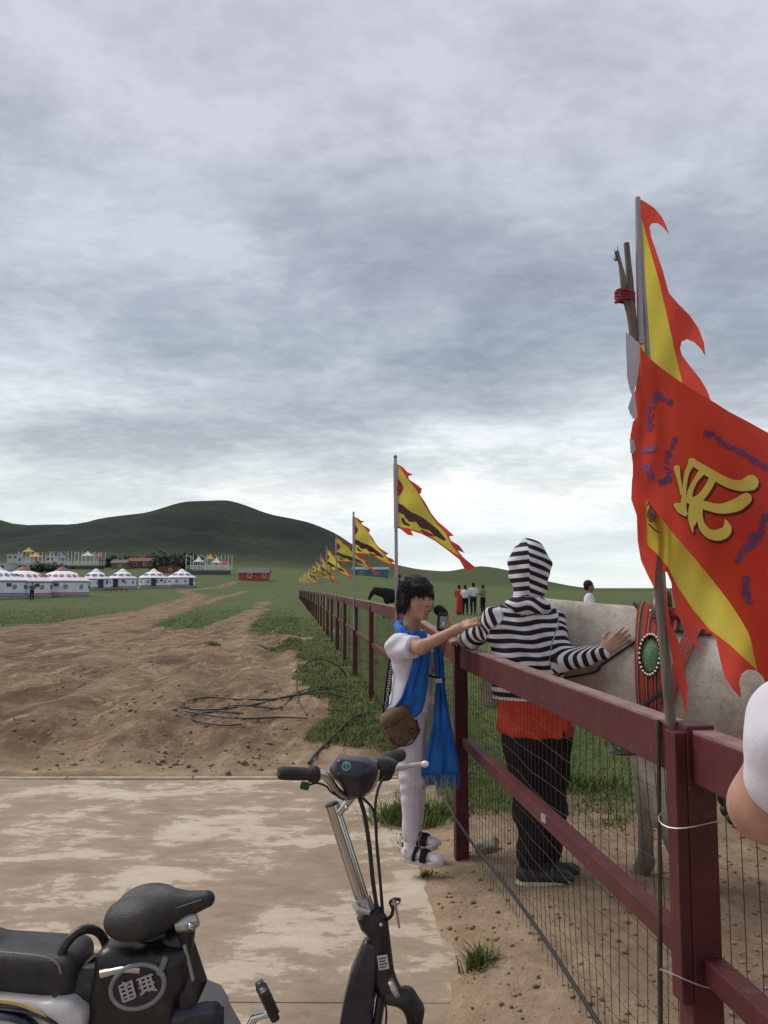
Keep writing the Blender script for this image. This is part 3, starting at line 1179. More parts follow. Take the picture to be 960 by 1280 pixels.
yflag = thing('war_flag', 'yellow pennant with red flame border flying on its own tall pole behind the red flag', 'flag', P(835, 900, 2.06))
YO = [(797, 247), (806, 252), (818, 260), (828, 272), (833, 283), (837, 294), (829, 284), (822, 279), (815, 279), (812, 283), (814, 296), (821, 316), (829, 340), (836, 366), (848, 380), (862, 394), (873, 410),
      (880, 428), (882, 446), (876, 436), (868, 428), (859, 424), (852, 427), (850, 436), (853, 445), (862, 457), (875, 473), (884, 488), (889, 502), (930, 600), (975, 760), (985, 800), (972, 830), (963, 868), (958, 856), (953, 845), (945, 838), (935, 837), (927, 842), (924, 852), (927, 873),
      (916, 862), (906, 846), (900, 824), (895, 798), (888, 790), (880, 786), (868, 789), (872, 801), (879, 816), (866, 803), (855, 786), (846, 766), (841, 744), (839, 728), (834, 716), (829, 712), (829, 724), (832, 744), (838, 780), (848, 800), (853, 830),
      (860, 858), (858, 895), (850, 860), (842, 830), (834, 790), (828, 752), (821, 741), (811, 722), (801, 700), (797, 676), (796, 645), (789, 624), (790, 600), (797, 560), (798, 500), (797, 400), (796, 300)]
YI = [(798, 262), (804, 280), (812, 310), (824, 352), (834, 396), (844, 440), (853, 479), (880, 560), (910, 660), (935, 785), (947, 838), (938, 830), (912, 806), (886, 786), (866, 762), (848, 735), (834, 708), (822, 693), (808, 680), (807, 650), (804, 600), (802, 520), (799, 420)]
sheet('flame_border', YO, 9, lambda x, y: P(x, y, depth_yel(x, y)), M_red, yflag, hole=YI)
sheet('field', YI, 9, lambda x, y: P(x, y, depth_yel(x, y) - 0.0035), M_yel, yflag)
for pl in ([(799, 388, 1.2), (800, 376, 1.6), (807, 371, 1.2)], [(799, 405, 1.0), (800, 395, 1.4)], [(801, 380, 0.8), (798, 392, 1.2)]):
    sheet('dragon_line', stroke(pl), 3, lambda x, y: P(x, y, depth_yel(x, y) - 0.006), M_dragon_r, yflag)
# curl and eye drawn on the lower end
for pl in ([(811, 655, 1.2), (818, 662, 1.6), (824, 666, 1.0)], [(809, 632, 1.2), (812, 628, 1.8), (815, 634, 1.0)]):
    sheet('dragon_line', stroke(pl), 3, lambda x, y: P(x, y, depth_yel(x, y) - 0.0062), M_dragon, yflag)
eye_pts = [(814.5 + 6 * math.cos(a) * 0.8, 644 + 8.5 * math.sin(a)) for a in np.linspace(0, 2 * math.pi, 15)[:-1]]
sheet('dragon_eye', eye_pts, 3, lambda x, y: P(x, y, depth_yel(814, 644) - 0.0075), mat('pale_blue_print', srgb(150, 165, 175), 0.8), yflag)
MB().tube([P(814.5 + 6.4 * math.cos(a) * 0.8, 644 + 9 * math.sin(a), depth_yel(814, 644) - 0.009) for a in np.linspace(0, 2 * math.pi, 17)[:-1]], 0.0008, 5, closed=True).build('dragon_line', M_dragon, yflag)
MB().tube([P(815 + 2.2 * math.cos(a), 646 + 4 * math.sin(a), depth_yel(814, 644) - 0.010) for a in np.linspace(0, 2 * math.pi, 13)[:-1]], 0.0007, 5, closed=True).build('dragon_line', M_dragon, yflag)
MB().tube([P(840, 905, 2.085), P(827, 700, 2.08), P(812, 480, 2.078), P(797, 247, 2.066)], [0.008, 0.007, 0.0065, 0.0055], 10).build('pole', M_pole, yflag, smooth=True)
MB().tube([P(797, 247, 2.061), P(798.5, 330, 2.061), P(801, 430, 2.061)], [0.0068, 0.0075, 0.0085], 12).build('sleeve', M_white_cloth, yflag, smooth=True)

rflag = thing('war_flag', 'large torn red flag with golden character and violet scroll print', 'flag', P(830, 900, 2.0))
RO = [(799, 431), (806, 441), (818, 453), (832, 464), (852, 478), (868, 488), (890, 501), (912, 515), (935, 527), (960, 541), (1010, 566), (1060, 598), (1052, 680), (1046, 760), (1020, 840), (995, 830), (975, 845), (962, 858), (957, 846), (948, 839), (944, 815), (935, 790), (924, 771), (910, 750), (892, 727), (870, 700),
      (845, 671), (820, 640), (808, 625), (803, 640), (804, 690), (800, 680), (797, 660), (796, 645), (789, 622), (791, 600), (791, 580), (789, 565), (788, 545), (791, 528), (795, 522), (795, 505), (793, 492), (797, 478), (800, 455)]
sheet('cloth', RO, 8, lambda x, y: P(x, y, depth_red(x, y)), M_red, rflag)
SO = [(782, 415), (789, 420), (800, 430), (800, 452), (797, 472), (793, 488), (795, 503), (797, 522), (792, 524), (788, 518), (785, 510), (788, 500), (790, 494), (787, 486), (784, 472), (783, 445)]
sheet('sleeve', SO, 4, lambda x, y: P(x, y, depth_red(x, y) - 0.004 - 0.010 * math.sin(min(1, max(0, (x - 780) / 20)) * 3.1)), M_white_cloth, rflag)
SO2 = [(787, 548), (792, 550), (795, 562), (791, 567), (788, 566)]
sheet('sleeve', SO2, 3, lambda x, y: P(x, y, depth_red(x, y) - 0.004), M_white_cloth, rflag)


def z1(pts):
    return [(770 + a / 4.92, 400 + b / 4.92, w / 4.92) for a, b, w in pts]


def z2(pts):
    return [(770 + a / 4.27, 600 + b / 4.27, w / 4.27) for a, b, w in pts]


STROKES = [z1([(462, 868, 40), (520, 905, 46), (600, 955, 56), (690, 1002, 58), (770, 1018, 70), (830, 1000, 98)]),
           z1([(470, 872, 46), (440, 930, 30), (425, 1000, 26), (418, 1080, 26), (412, 1160, 44)]),
           z1([(374, 912, 40), (384, 965, 26), (396, 1020, 22), (403, 1072, 14)]),
           z1([(372, 1140, 34), (400, 1160, 62), (424, 1190, 34)]),
           z1([(526, 936, 42), (490, 985, 30), (458, 1050, 34), (448, 1110, 40)]),
           z1([(600, 965, 46), (560, 1040, 46), (520, 1090, 48), (474, 1120, 52)]),
           z1([(470, 1112, 52), (540, 1138, 52), (640, 1160, 60), (740, 1138, 80), (800, 1098, 74)]),
           z2([(412, 130, 40), (402, 190, 38), (404, 240, 22), (410, 280, 4)]),
           z2([(446, 140, 34), (448, 200, 32), (462, 250, 40), (500, 288, 50), (556, 292, 62), (592, 262, 54), (584, 214, 8)]),
           z1([(496, 1160, 30), (488, 1210, 40), (470, 1250, 40)])]
for st in STROKES:
    sheet('character_stroke', stroke([(a + 2.2, b + 3.2, w + 1.2) for a, b, w in st]), 5, lambda x, y: P(x, y, depth_red(x, y) - 0.0024), M_shadow, rflag)
for k, st in enumerate(STROKES):
    sheet('character_stroke', stroke(st), 5, lambda x, y, k=k: P(x, y, depth_red(x, y) - 0.0046 - 0.0002 * k), M_gold, rflag)
# scroll ornament: chains of small rings and hooks
ORN = [([(547, 690), (600, 715), (650, 745), (710, 785), (770, 820), (830, 855), (880, 880), (935, 915)], 24), ([(250, 455), (290, 480), (340, 510)], 22), ([(250, 470), (215, 540), (205, 620), (205, 670)], 22),
       ([(370, 725), (335, 790), (320, 860), (325, 930)], 22), ([(180, 810), (210, 800), (240, 785)], 24), ([(180, 900), (200, 930), (215, 960)], 22), ([(280, 1000), (310, 985), (330, 960)], 22)]
ORN2 = [([(650, 430), (690, 370), (730, 340), (720, 290), (770, 300), (780, 230), (805, 190)], 26), ([(700, 540), (690, 600), (715, 640)], 26), ([(250, 15), (280, 0)], 20)]
rr = random.Random(5)
for conv, data in ((z1, ORN), (z2, ORN2)):
    for line, sz in data:
        pts = cr([(a, b, 0) for a, b in line], 3)
        mb = MB()
        for k, p in enumerate(pts):
            (x, y, r0), = conv([(p.x + rr.uniform(-9, 9), p.y + rr.uniform(-9, 9), sz * rr.uniform(0.75, 1.15))])
            r0 = max(r0 * 0.80, 2.5)
            n = 12
            arc = 2 * math.pi * rr.choice((1.0, 0.8, 0.8))
            ph = rr.uniform(0, 6.28)
            vs_, fs_ = [], []
            for j in range(n + 1):
                a = ph + arc * j / n
                for rq in (r0, r0 * 0.22):
                    xx, yy = x + rq * math.cos(a), y + rq * math.sin(a) * 0.9
                    vs_.append(P(xx, yy, depth_red(xx, yy) - 0.0032 - 0.0001 * k))
            for j in range(n):
                fs_.append((2 * j, 2 * j + 2, 2 * j + 3, 2 * j + 1))
            mb.add(vs_, fs_)
        mb.build('scroll_print', M_purple, rflag)

# ------------------------------------------------------------------ pennants along the fence
FL_OUT = [(0, -1), (8, 3), (14, 9), (21, 12), (15, 14), (16, 18), (24, 24), (31, 30), (30, 36), (28, 36), (36, 48), (42, 60), (50, 70), (58, 76), (70, 86), (64, 87), (66, 92), (76, 98), (82, 107), (74, 104), (80, 112), (94, 124), (90, 128), (82, 126), (76, 115), (62, 104), (45, 92), (30, 84), (18, 80), (21, 86), (14, 85), (5, 78), (0, 77)]
FL_IN = [(0, 1), (4, 3), (13, 16), (24, 30), (34, 50), (48, 72), (60, 84), (66, 96), (76, 110), (70, 107), (58, 99), (44, 89), (28, 81), (14, 77), (0, 75)]
FL_DR = [stroke([(1, 48, 4), (6, 54, 10), (12, 58, 8), (18, 64, 12), (26, 66, 8), (33, 73, 11), (41, 77, 7), (48, 83, 8), (58, 91, 3)], 2), stroke([(2, 20, 4), (5, 28, 8), (3, 36, 5)], 2), stroke([(8, 66, 3), (10, 71, 4), (16, 74, 2)], 2), stroke([(30, 80, 2), (37, 84, 4), (45, 87, 2)], 2)]
Fdroop = [(0.0, 1.0, 1.0), (0.35, 1.1, 1.0), (0.2, 1.6, 0.9), (0.25, 1.25, 1.0)]


def pennant(k, y, label, group):
    x = fence_x(y) + 0.0
    zt = rail_z(y)
    top = 2.78
    r = thing('fence_pennant', label, 'flag', (x, y, zt - 0.4), 0, group)
    MB().tube([Vector((x - 0.03, y - 0.05, zt - 0.5)), Vector((x - 0.045, y - 0.05, top))], [0.017, 0.014], 8).build('pole', M_pole, r, smooth=True)
    MB().ball((x - 0.045, y - 0.05, top), 0.02, 8, 5).build('finial', M_pole, r, smooth=True)
    a, su, sv = Fdroop[k % 4]
    ph = k * 1.3
    yaw = (0.0, 0.25, -0.5, 0.4, -0.2)[k % 5]
    step = 7 if k < 3 else 14

    def place(off):
        def f(u, v):
            uu, vv = u * su * 0.0078, v * sv * 0.0078 - a * u * 0.0030
            w = 0.035 * math.sin(u * 0.11 + ph) * min(1, u / 20) + 0.012 * math.sin(v * 0.16 + ph)
            ex = uu * math.cos(yaw) - w * math.sin(yaw)
            ey = uu * math.sin(yaw) + w * math.cos(yaw)
            return (x - 0.040 + ex, y - 0.05 + ey + off, top - 0.07 - vv)
        return f
    sheet('flame_border', FL_OUT, step, place(0.0), M_red, r, hole=FL_IN)
    sheet('field', FL_IN, step, place(-0.004), M_yel, r)
    if k < 8:
        for j, d in enumerate(FL_DR):
            sheet('dragon', d, step, place(-0.008), M_dragon if j not in (1, 3) else M_dragon_r, r)
    MB().tube([Vector((x - 0.043, y - 0.05, top - 0.07)), Vector((x - 0.038, y - 0.05, top - 0.07 - 77 * 0.0078 * sv))], 0.022, 8).build('sleeve', M_white_cloth, r, smooth=True)


labs = ['tall yellow pennant with dark dragon flying just behind the woman in white', 'yellow pennant flying above the second pole behind the woman in white', 'yellow pennant streaming low over the fence beyond the two tall ones']
for k in range(14):
    y = post_y[3] + 2 * PSP * k
    pennant(k, y, labs[k] if k < 3 else 'small yellow and red pennant in the distant row along the fence', 'pennants along the fence')


# ================================================================== PEOPLE
def skin_mat():
    if 'skin' in MATS:
        return MATS['skin']
    t = NT('skin')
    c = t.ramp(t.noise(22, 5, 0.6), [(0.35, srgb(158, 116, 97)), (0.65, srgb(180, 137, 116))])
    t.col(c)
    t.rough(0.55)
    t.b.inputs['Subsurface Weight'].default_value = 0.08
    t.b.inputs['Subsurface Radius'].default_value = (0.02, 0.008, 0.004)
    t.bump(t.noise(300, 3, 0.6), 0.08, 0.002)
    return t.m


M_skin = skin_mat()
M_skin_d = mat('tanned_skin', srgb(128, 86, 66), 0.55, scale=20, col2=srgb(150, 104, 82))
M_hair = mat('black_hair', srgb(15, 13, 14), 0.55, scale=60, bump=0.8, bscale=170, col2=srgb(30, 26, 26), aniso=(1, 1, 0.12), spec=0.3)
M_tee = cloth_mat('white_tee_cotton', srgb(222, 218, 226), srgb(206, 202, 212), wsc=8, trans=0.0, bs=0.07)
M_jean_w = cloth_mat('white_denim', srgb(206, 198, 208), srgb(186, 178, 190), wsc=9, trans=0.0)
M_scarf = cloth_mat('blue_silk', srgb(42, 112, 192), srgb(32, 90, 166), rough=0.55, wsc=10, trans=0.12)
M_black = cloth_mat('black_fabric', srgb(32, 31, 33), srgb(24, 23, 25), wsc=12, trans=0.0)
M_bag = mat('brown_canvas', srgb(78, 58, 40), 0.75, scale=25, bump=0.3, bscale=220, col2=srgb(104, 80, 56))
M_dark = mat('dark_leather', srgb(38, 28, 26), 0.6, scale=40, bump=0.2)
M_sock = cloth_mat('white_sock', srgb(214, 208, 210), srgb(190, 184, 188), wsc=30, trans=0.0)
M_sole = mat('pale_sole', srgb(168, 160, 150), 0.7, scale=30, col2=srgb(196, 188, 178))
M_eye = mat('eye_white', srgb(206, 198, 192), 0.3, var=0.05)
M_iris = mat('dark_iris', srgb(24, 18, 16), 0.2, var=0.1)
M_lip = mat('lips', srgb(150, 84, 80), 0.45, var=0.1)
M_teeth = mat('teeth', srgb(214, 206, 196), 0.35, var=0.05)


def head_prims(S, c, f, rt, s=1.0, tilt=0.0):
    """head of about 0.23 m; f forward, rt right (unit vectors), c skull centre"""
    f, rt = Vector(f), Vector(rt)
    up = rt.cross(f) * -1 if (rt.cross(f)).z < 0 else rt.cross(f)
    rot = np.array([[f.x, rt.x, up.x], [f.y, rt.y, up.y], [f.z, rt.z, up.z]])

    def H(a, b, h):
        return c + (f * a + rt * b + up * h) * s
    S.ell(H(-0.008, 0, 0.022), (0.094 * s, 0.076 * s, 0.098 * s), 0.02, 1, rot)
    S.ell(H(0.022, 0, -0.040), (0.068 * s, 0.060 * s, 0.072 * s), 0.03, 1, rot)
    S.ell(H(0.062, 0, -0.094), (0.024 * s, 0.026 * s, 0.020 * s), 0.03, 1, rot)
    for b in (-1, 1):
        S.ell(H(0.052, 0.036 * b, -0.030), (0.030 * s, 0.028 * s, 0.030 * s), 0.025, 1, rot)
        S.ell(H(-0.012, 0.077 * b, -0.012), (0.020 * s, 0.009 * s, 0.031 * s), 0.008, 1, rot)
    S.cone(H(0.084, 0, 0.016), H(0.101, 0, -0.026), 0.009 * s, 0.013 * s, 0.012, 1)
    for b in (-1, 1):
        S.ell(H(0.092, 0.012 * b, -0.030), (0.010 * s, 0.008 * s, 0.008 * s), 0.008, 1, rot)
        S.ell(H(0.098, 0.032 * b, 0.004), (0.016 * s, 0.018 * s, 0.012 * s), 0.012, 1, rot, sub=True)
    S.ell(H(0.086, 0, -0.062), (0.011 * s, 0.024 * s, 0.007 * s), 0.008, 1, rot)
    S.ell(H(0.082, 0, -0.075), (0.012 * s, 0.021 * s, 0.008 * s), 0.008, 1, rot)
    return H, rot


def hand_prims(S, w, d, n, s=1.0, spread=0.12, curl=0.25, thumb=1, t=1):
    """hand at wrist w pointing along d; n is the back-of-hand normal"""
    d = Vector(d).normalized(); n = (Vector(n) - d * Vector(n).dot(d)).normalized()
    si = d.cross(n) * thumb
    palm = w + d * 0.045 * s
    S.cone(w, w + d * 0.02 * s, 0.025 * s, 0.027 * s, 0.02, t)
    for o in (-0.026, -0.009, 0.009, 0.025):
        S.cone(w + d * 0.02 * s + si * o * 0.7 * s, w + d * 0.082 * s + si * o * s, 0.014 * s, 0.0115 * s, 0.012, t)
    for o, L in ((0.027, 0.068), (0.0095, 0.077), (-0.0095, 0.072), (-0.0265, 0.056)):
        b = w + d * 0.085 * s + si * o * s
        d1 = (d + si * (o / 0.027) * spread - n * curl * 0.5).normalized()
        d2 = (d + si * (o / 0.027) * spread - n * curl * 1.3).normalized()
        m = b + d1 * L * 0.55 * s
        e = m + d2 * L * 0.5 * s
        S.cone(b - d * 0.01 * s, m, 0.0092 * s, 0.0082 * s, 0.004, t)
        S.cone(m, e, 0.0082 * s, 0.0068 * s, 0.004, t)
    b = w + d * 0.022 * s + si * 0.022 * s
    m = b + (d * 0.75 + si * 0.7 - n * 0.15).normalized() * 0.042 * s
    S.cone(b, m, 0.013 * s, 0.0105 * s, 0.01, t)
    S.cone(m, m + (d + si * 0.25 - n * 0.2).normalized() * 0.032 * s, 0.0100 * s, 0.0078 * s, 0.004, t)


# ------------------------------------------------------------------ woman in white
gx0, gy0 = P(520, 1075, 4.72).x, 4.72
girl = thing('person', 'woman in white tee and jeans with long blue scarf', 'person', (gx0, gy0, gz(gx0, gy0)))
gf, gr, grot = axes((0.86, -0.42))
GR = np.array(grot)
S = SDF()
hc = P(521, 748, 4.68)
hf = Vector((0.56, -0.82, -0.05)).normalized()
hr = Vector((hf.y, -hf.x, 0)).normalized()
H, hrot = head_prims(S, hc, hf, hr, 1.0)
neck0 = P(512, 797, 4.74)
S.cone(H(-0.022, 0, -0.06), neck0, 0.046, 0.052, 0.03, 1)
sh_c = P(513, 806, 4.74)
shR, shL = sh_c + gr * 0.150, sh_c - gr * 0.150
elR, wrR = P(527, 809, 4.46), P(571, 787, 4.42)
elL, wrL = P(545, 835, 4.84), P(553, 797, 4.70)
S.ell(P(513, 830, 4.74), (0.085, 0.135, 0.16), 0.05, 1, GR)
S.ell(P(513, 880, 4.74), (0.085, 0.125, 0.12), 0.05, 1, GR)
S.cone(shR, elR, 0.046, 0.037, 0.03, 1)
S.cone(elR, wrR, 0.037, 0.025, 0.02, 1)
S.cone(shL, elL, 0.044, 0.036, 0.03, 1)
S.cone(elL, wrL, 0.035, 0.024, 0.02, 1)
hand_prims(S, wrR, (P(592, 777, 4.40) - wrR), Vector((0, -0.5, 0.85)), 0.92, 0.1, 0.35, thumb=-1)
hand_prims(S, wrL, (P(556, 776, 4.66) - wrL), Vector((-0.7, -0.6, 0)), 0.9, 0.05, 1.1, thumb=1)
hipR, hipL = P(511, 893, 4.66), P(517, 893, 4.82)
knR, anR = P(514, 975, 4.66), P(513, 1048, 4.67)
knL, anL = P(521, 970, 4.84), P(519, 1036, 4.88)
toR, toL = P(545, 1073, 4.60), P(541, 1052, 4.83)
for h_, k_, a_, to_ in ((hipR, knR, anR, toR), (hipL, knL, anL, toL)):
    S.cone(h_, k_, 0.062, 0.046, 0.03, 1)
    S.cone(k_, a_, 0.044, 0.030, 0.03, 1)
    heel = Vector((a_.x - 0.012, a_.y, to_.z + 0.005))
    S.cone(a_, heel, 0.030, 0.026, 0.02, 1)
    S.cone(heel, to_, 0.024, 0.022, 0.03, 1)
S.build('body', 0.0052, M_skin, girl)

# face details
for b in (-1, 1):
    MB().ball(H(0.0845, 0.031 * b, 0.0035), (0.010, 0.0105, 0.0042), 12, 8).build('eye', M_eye, girl, smooth=True)
    MB().ball(H(0.0915, 0.031 * b, 0.0038), (0.0050, 0.0050, 0.0042), 10, 6).build('iris', M_iris, girl, smooth=True)
    MB().tube([H(0.085, 0.017 * b, 0.013), H(0.0935, 0.030 * b, 0.0145), H(0.082, 0.045 * b, 0.008)], [0.0018, 0.0026, 0.0014], 6).build('eyelid', M_hair, girl, smooth=True)
    MB().tube([H(0.094, 0.014 * b, 0.027), H(0.094, 0.030 * b, 0.032), H(0.080, 0.048 * b, 0.027)], [0.0022, 0.0034, 0.0014], 6, flat=0.6).build('eyebrow', M_hair, girl, smooth=True)
    MB().ball(H(0.1045, 0.006 * b, -0.037), (0.0028, 0.0034, 0.002), 8, 5).build('nostril', M_iris, girl, smooth=True)
MB().tube([H(0.083, -0.024, -0.066), H(0.0955, -0.010, -0.0615), H(0.0965, 0, -0.063), H(0.0955, 0.010, -0.0615), H(0.083, 0.024, -0.066)], [0.001, 0.0042, 0.0038, 0.0042, 0.001], 8).build('upper_lip', M_lip, girl, smooth=True)
MB().tube([H(0.083, -0.023, -0.068), H(0.0935, -0.010, -0.0765), H(0.0945, 0, -0.078), H(0.0935, 0.010, -0.0765), H(0.083, 0.023, -0.068)], [0.001, 0.0048, 0.0052, 0.0048, 0.001], 8).build('lower_lip', M_lip, girl, smooth=True)
MB().tube([H(0.085, -0.017, -0.067), H(0.0945, 0, -0.0695), H(0.085, 0.017, -0.067)], [0.002, 0.0036, 0.002], 8, flat=0.6).build('teeth', M_teeth, girl, smooth=True)
# hair: bowl with fringe, cut out for the face
S = SDF()
S.ell(H(-0.018, 0, 0.036), (0.102, 0.089, 0.098), 0.02, 0, hrot)
S.ell(H(-0.045, 0, -0.025), (0.066, 0.082, 0.080), 0.03, 0, hrot)
S.ell(H(0.100, 0, -0.050), (0.085, 0.068, 0.086), 0.012, 0, hrot, sub=True)
S.ell(H(0.03, 0, -0.12), (0.10, 0.056, 0.08), 0.012, 0, hrot, sub=True)
rr = random.Random(77)
for k in range(17):                # side-swept fringe locks
    b = -0.066 + 0.0083 * k
    fx_ = 0.094 * math.sqrt(max(0.05, 1 - (b / 0.082) ** 2)) - 0.004
    drop = 0.020 + 0.022 * (k / 16) + rr.uniform(-0.007, 0.007) - 0.020 * (1 if k < 2 or k > 14 else 0)
    S.cone(H(fx_ * 0.62, b * 0.55 + 0.010, 0.108), H(fx_ - 0.002, b * 0.9, 0.070), 0.011, 0.010, 0.008, 0)
    S.cone(H(fx_ - 0.002, b * 0.9, 0.070), H(fx_ + 0.002, b * 1.04 - 0.008, drop), 0.010, 0.0035, 0.006, 0)
for k in range(22):                # locks round the sides and nape
    a = 1.12 + k * (2 * math.pi - 2.24) / 21
    lowr = -0.060 - 0.022 * math.sin(math.pi * k / 21) + rr.uniform(-0.014, 0.010)
    S.cone(H(-0.016 + 0.088 * math.cos(a), 0.084 * math.sin(a), 0.02), H(-0.022 + 0.090 * math.cos(a), 0.090 * math.sin(a), -0.03), 0.015, 0.013, 0.010, 0)
    S.cone(H(-0.022 + 0.090 * math.cos(a), 0.090 * math.sin(a), -0.03), H(-0.026 + 0.080 * math.cos(a), 0.084 * math.sin(a), lowr), 0.013, 0.004, 0.007, 0)


def hair_disp(X, Y, Z):
    ang = np.arctan2(Y - hc.y, X - hc.x)
    return 0.0016 * np.sin(ang * 46 + Z * 30) + 0.0012 * np.sin(ang * 83 - Z * 55)


S.build('hair', 0.0042, M_hair, girl, disp=hair_disp)
mb = MB()
for k in range(150):
    a = rr.uniform(0, 2 * math.pi)
    cf = math.cos(a)
    side = 0.0 if cf < 0.55 else 1.0
    p0 = H(-0.018 + 0.060 * cf, 0.055 * math.sin(a), 0.112 + rr.uniform(-0.006, 0.008))
    p1 = H(-0.018 + 0.104 * cf, 0.093 * math.sin(a), 0.055 + rr.uniform(-0.01, 0.012))
    p2 = H(-0.018 + (0.112 if side else 0.104) * cf, 0.097 * math.sin(a) + rr.uniform(-0.008, 0.008), (0.022 if side else -0.03) + rr.uniform(-0.012, 0.012))
    p3 = p2 + (Vector((0, 0, -0.012 if side else -0.045))) + Vector((rr.uniform(-0.008, 0.008), rr.uniform(-0.008, 0.008), rr.uniform(-0.012, 0.006)))
    mb.tube(cr([p0, p1, p2, p3], 3), [0.0022] * 7 + [0.0016, 0.0012, 0.0006], 4)
mb.build('hair_strands', M_hair, girl, smooth=True)

# tee
S = SDF()
S.ell(P(515, 822, 4.74), (0.102, 0.166, 0.150), 0.06, 0, GR)
S.ell(P(515, 862, 4.735), (0.103, 0.160, 0.170), 0.06, 0, GR)
S.ell(P(511, 885, 4.73), (0.108, 0.160, 0.090), 0.05, 0, GR)
S.cone(neck0 + Vector((0, 0, -0.03)), shR, 0.060, 0.062, 0.05, 0)
S.cone(neck0 + Vector((0, 0, -0.03)), shL, 0.060, 0.060, 0.05, 0)
S.cone(shR, shR.lerp(elR, 0.64), 0.064, 0.066, 0.04, 0)
S.cone(shL, shL.lerp(elL, 0.62), 0.060, 0.064, 0.04, 0)
zc = P(505, 897, 4.73).z
S.box((gx0, gy0, zc - 0.20), (0.5, 0.5, 0.20), 0.0, 0.006, 0, sub=True)
dS = (elR - shR).normalized()
S.box(shR.lerp(elR, 0.70) + dS * 0.06, (0.06, 0.12, 0.12), 0.0, 0.006, 0, np.array(dS.to_track_quat('X', 'Z').to_matrix()), sub=True)
S.ell(H(-0.005, 0, -0.105), (0.06, 0.055, 0.05), 0.01, 0, sub=True)
S.build('tee_shirt', 0.006, M_tee, girl, disp=lambda X, Y, Z: folds(0.005, 30, 26, 24, 0.4)(X, Y, Z) + 0.004 * np.sin((X + Z * 0.9) * 62 + 2 * np.sin(Y * 20)) * sm(1.0, 0.86, Z) + 0.004 * np.sin((Z - X * 0.8) * 70) * sm(1.16, 1.26, Z))
# jeans
S = SDF()
S.ell(P(513, 888, 4.735), (0.105, 0.150, 0.115), 0.05, 0, GR)
for h_, k_, a_ in ((hipR, knR, anR), (hipL, knL, anL)):
    S.cone(h_, k_, 0.083, 0.059, 0.04, 0)
    S.cone(k_, a_ + Vector((0, 0, 0.015)), 0.058, 0.043, 0.04, 0)
zk = (knR.z + anR.z) / 2 + 0.16


def jean_disp(X, Y, Z):
    return 0.004 * np.sin(Z * 95 + 2 * np.sin(X * 40)) * np.exp(-((Z - zk + 0.02) / 0.09) ** 2) + 0.0025 * np.sin(Z * 40 + X * 30 + 2 * np.sin(Y * 20))


jo = S.build('jeans', 0.0058, M_jean_w, girl, disp=jean_disp)
MB().tube([P(511, 890, 4.57), P(520, 930, 4.575), P(519, 980, 4.590), P(516, 1044, 4.615)], 0.0016, 5).build('seam', mat('seam_thread', srgb(164, 156, 168), 0.8), jo, smooth=True)
# sandals over socks
for a_, to_ in ((anR, toR), (anL, toL)):
    heel = Vector((a_.x - 0.012, a_.y, to_.z))
    d = (to_ - heel).normalized()
    S = SDF()
    S.cone(Vector((a_.x, a_.y, a_.z - 0.012)), heel + Vector((0, 0, 0.012)), 0.034, 0.031, 0.02, 0)
    S.cone(heel + Vector((0, 0, 0.008)), to_ + Vector((0, 0, -0.002)), 0.031, 0.027, 0.03, 0, None)
    S.ell(to_ + d * 0.012 + Vector((0, 0, -0.006)), (0.038, 0.036, 0.022), 0.02, 0)
    sk = S.build('sock', 0.0045, M_sock, girl)
    up = Vector((0, 0, 1)); si = d.cross(up).normalized()
    sole = MB()
    out = []
    for t, w in ((-0.16, 0.020), (-0.1, 0.034), (0.2, 0.036), (0.6, 0.040), (0.95, 0.044), (1.12, 0.036), (1.24, 0.014)):
        out.append((heel.lerp(to_, t), w))
    zs = to_.z - 0.040
    L = [Vector((p.x, p.y, 0)) + si * w for p, w in out]; R = [Vector((p.x, p.y, 0)) - si * w for p, w in out][::-1]
    ring = L + R
    vs_ = [p + Vector((0, 0, zs)) for p in ring] + [p + Vector((0, 0, zs + 0.026)) for p in ring]
    n_ = len(ring)
    sole.add(vs_, [tuple(range(n_ - 1, -1, -1)), tuple(range(n_, 2 * n_))] + [(k, (k + 1) % n_, n_ + (k + 1) % n_, n_ + k) for k in range(n_)])
    sd = sole.build('sandal_sole', M_sole, girl, bevel=0.005)

    def strap(t0, t1, lift, wd):
        c = heel.lerp(to_, t0); c2 = heel.lerp(to_, t1)
        pts = [Vector((c.x, c.y, zs + 0.02)) + si * 0.043, c + si * 0.036 + up * 0.012, c.lerp(c2, 0.5) + up * lift, c2 - si * 0.036 + up * 0.012, Vector((c2.x, c2.y, zs + 0.02)) - si * 0.043]
        mbb = MB().tube(cr(pts, 5), wd, 8, flat=0.22, up=(d.x, d.y, d.z))
        mbb.build('sandal_strap', M_black, sd, smooth=True)
    strap(0.62, 0.66, 0.040, 0.020)
    strap(0.30, 0.42, 0.048, 0.011)
    MB().tube(cr([heel + si * 0.036 + up * 0.02, heel - d * 0.036 + up * 0.05, heel - si * 0.036 + up * 0.02], 6), 0.010, 6, flat=0.25, up=(0, 0, 1)).build('sandal_strap', M_black, sd, smooth=True)

# scarf: wrap round the neck, tail over the hip, long fringed tail
scarf = MB()
ring = []
for k in range(22):
    a = 2 * math.pi * k / 22
    ring.append(neck0 + gf * (0.075 * math.cos(a) + 0.012) + gr * 0.088 * math.sin(a) + Vector((0, 0, 0.030 - 0.045 * math.cos(a))))
scarf.tube(ring, [0.026 + 0.006 * math.sin(k * 2.1) for k in range(22)], 8, closed=True, flat=0.7)
so_ = scarf.build('scarf', M_scarf, girl, smooth=True)


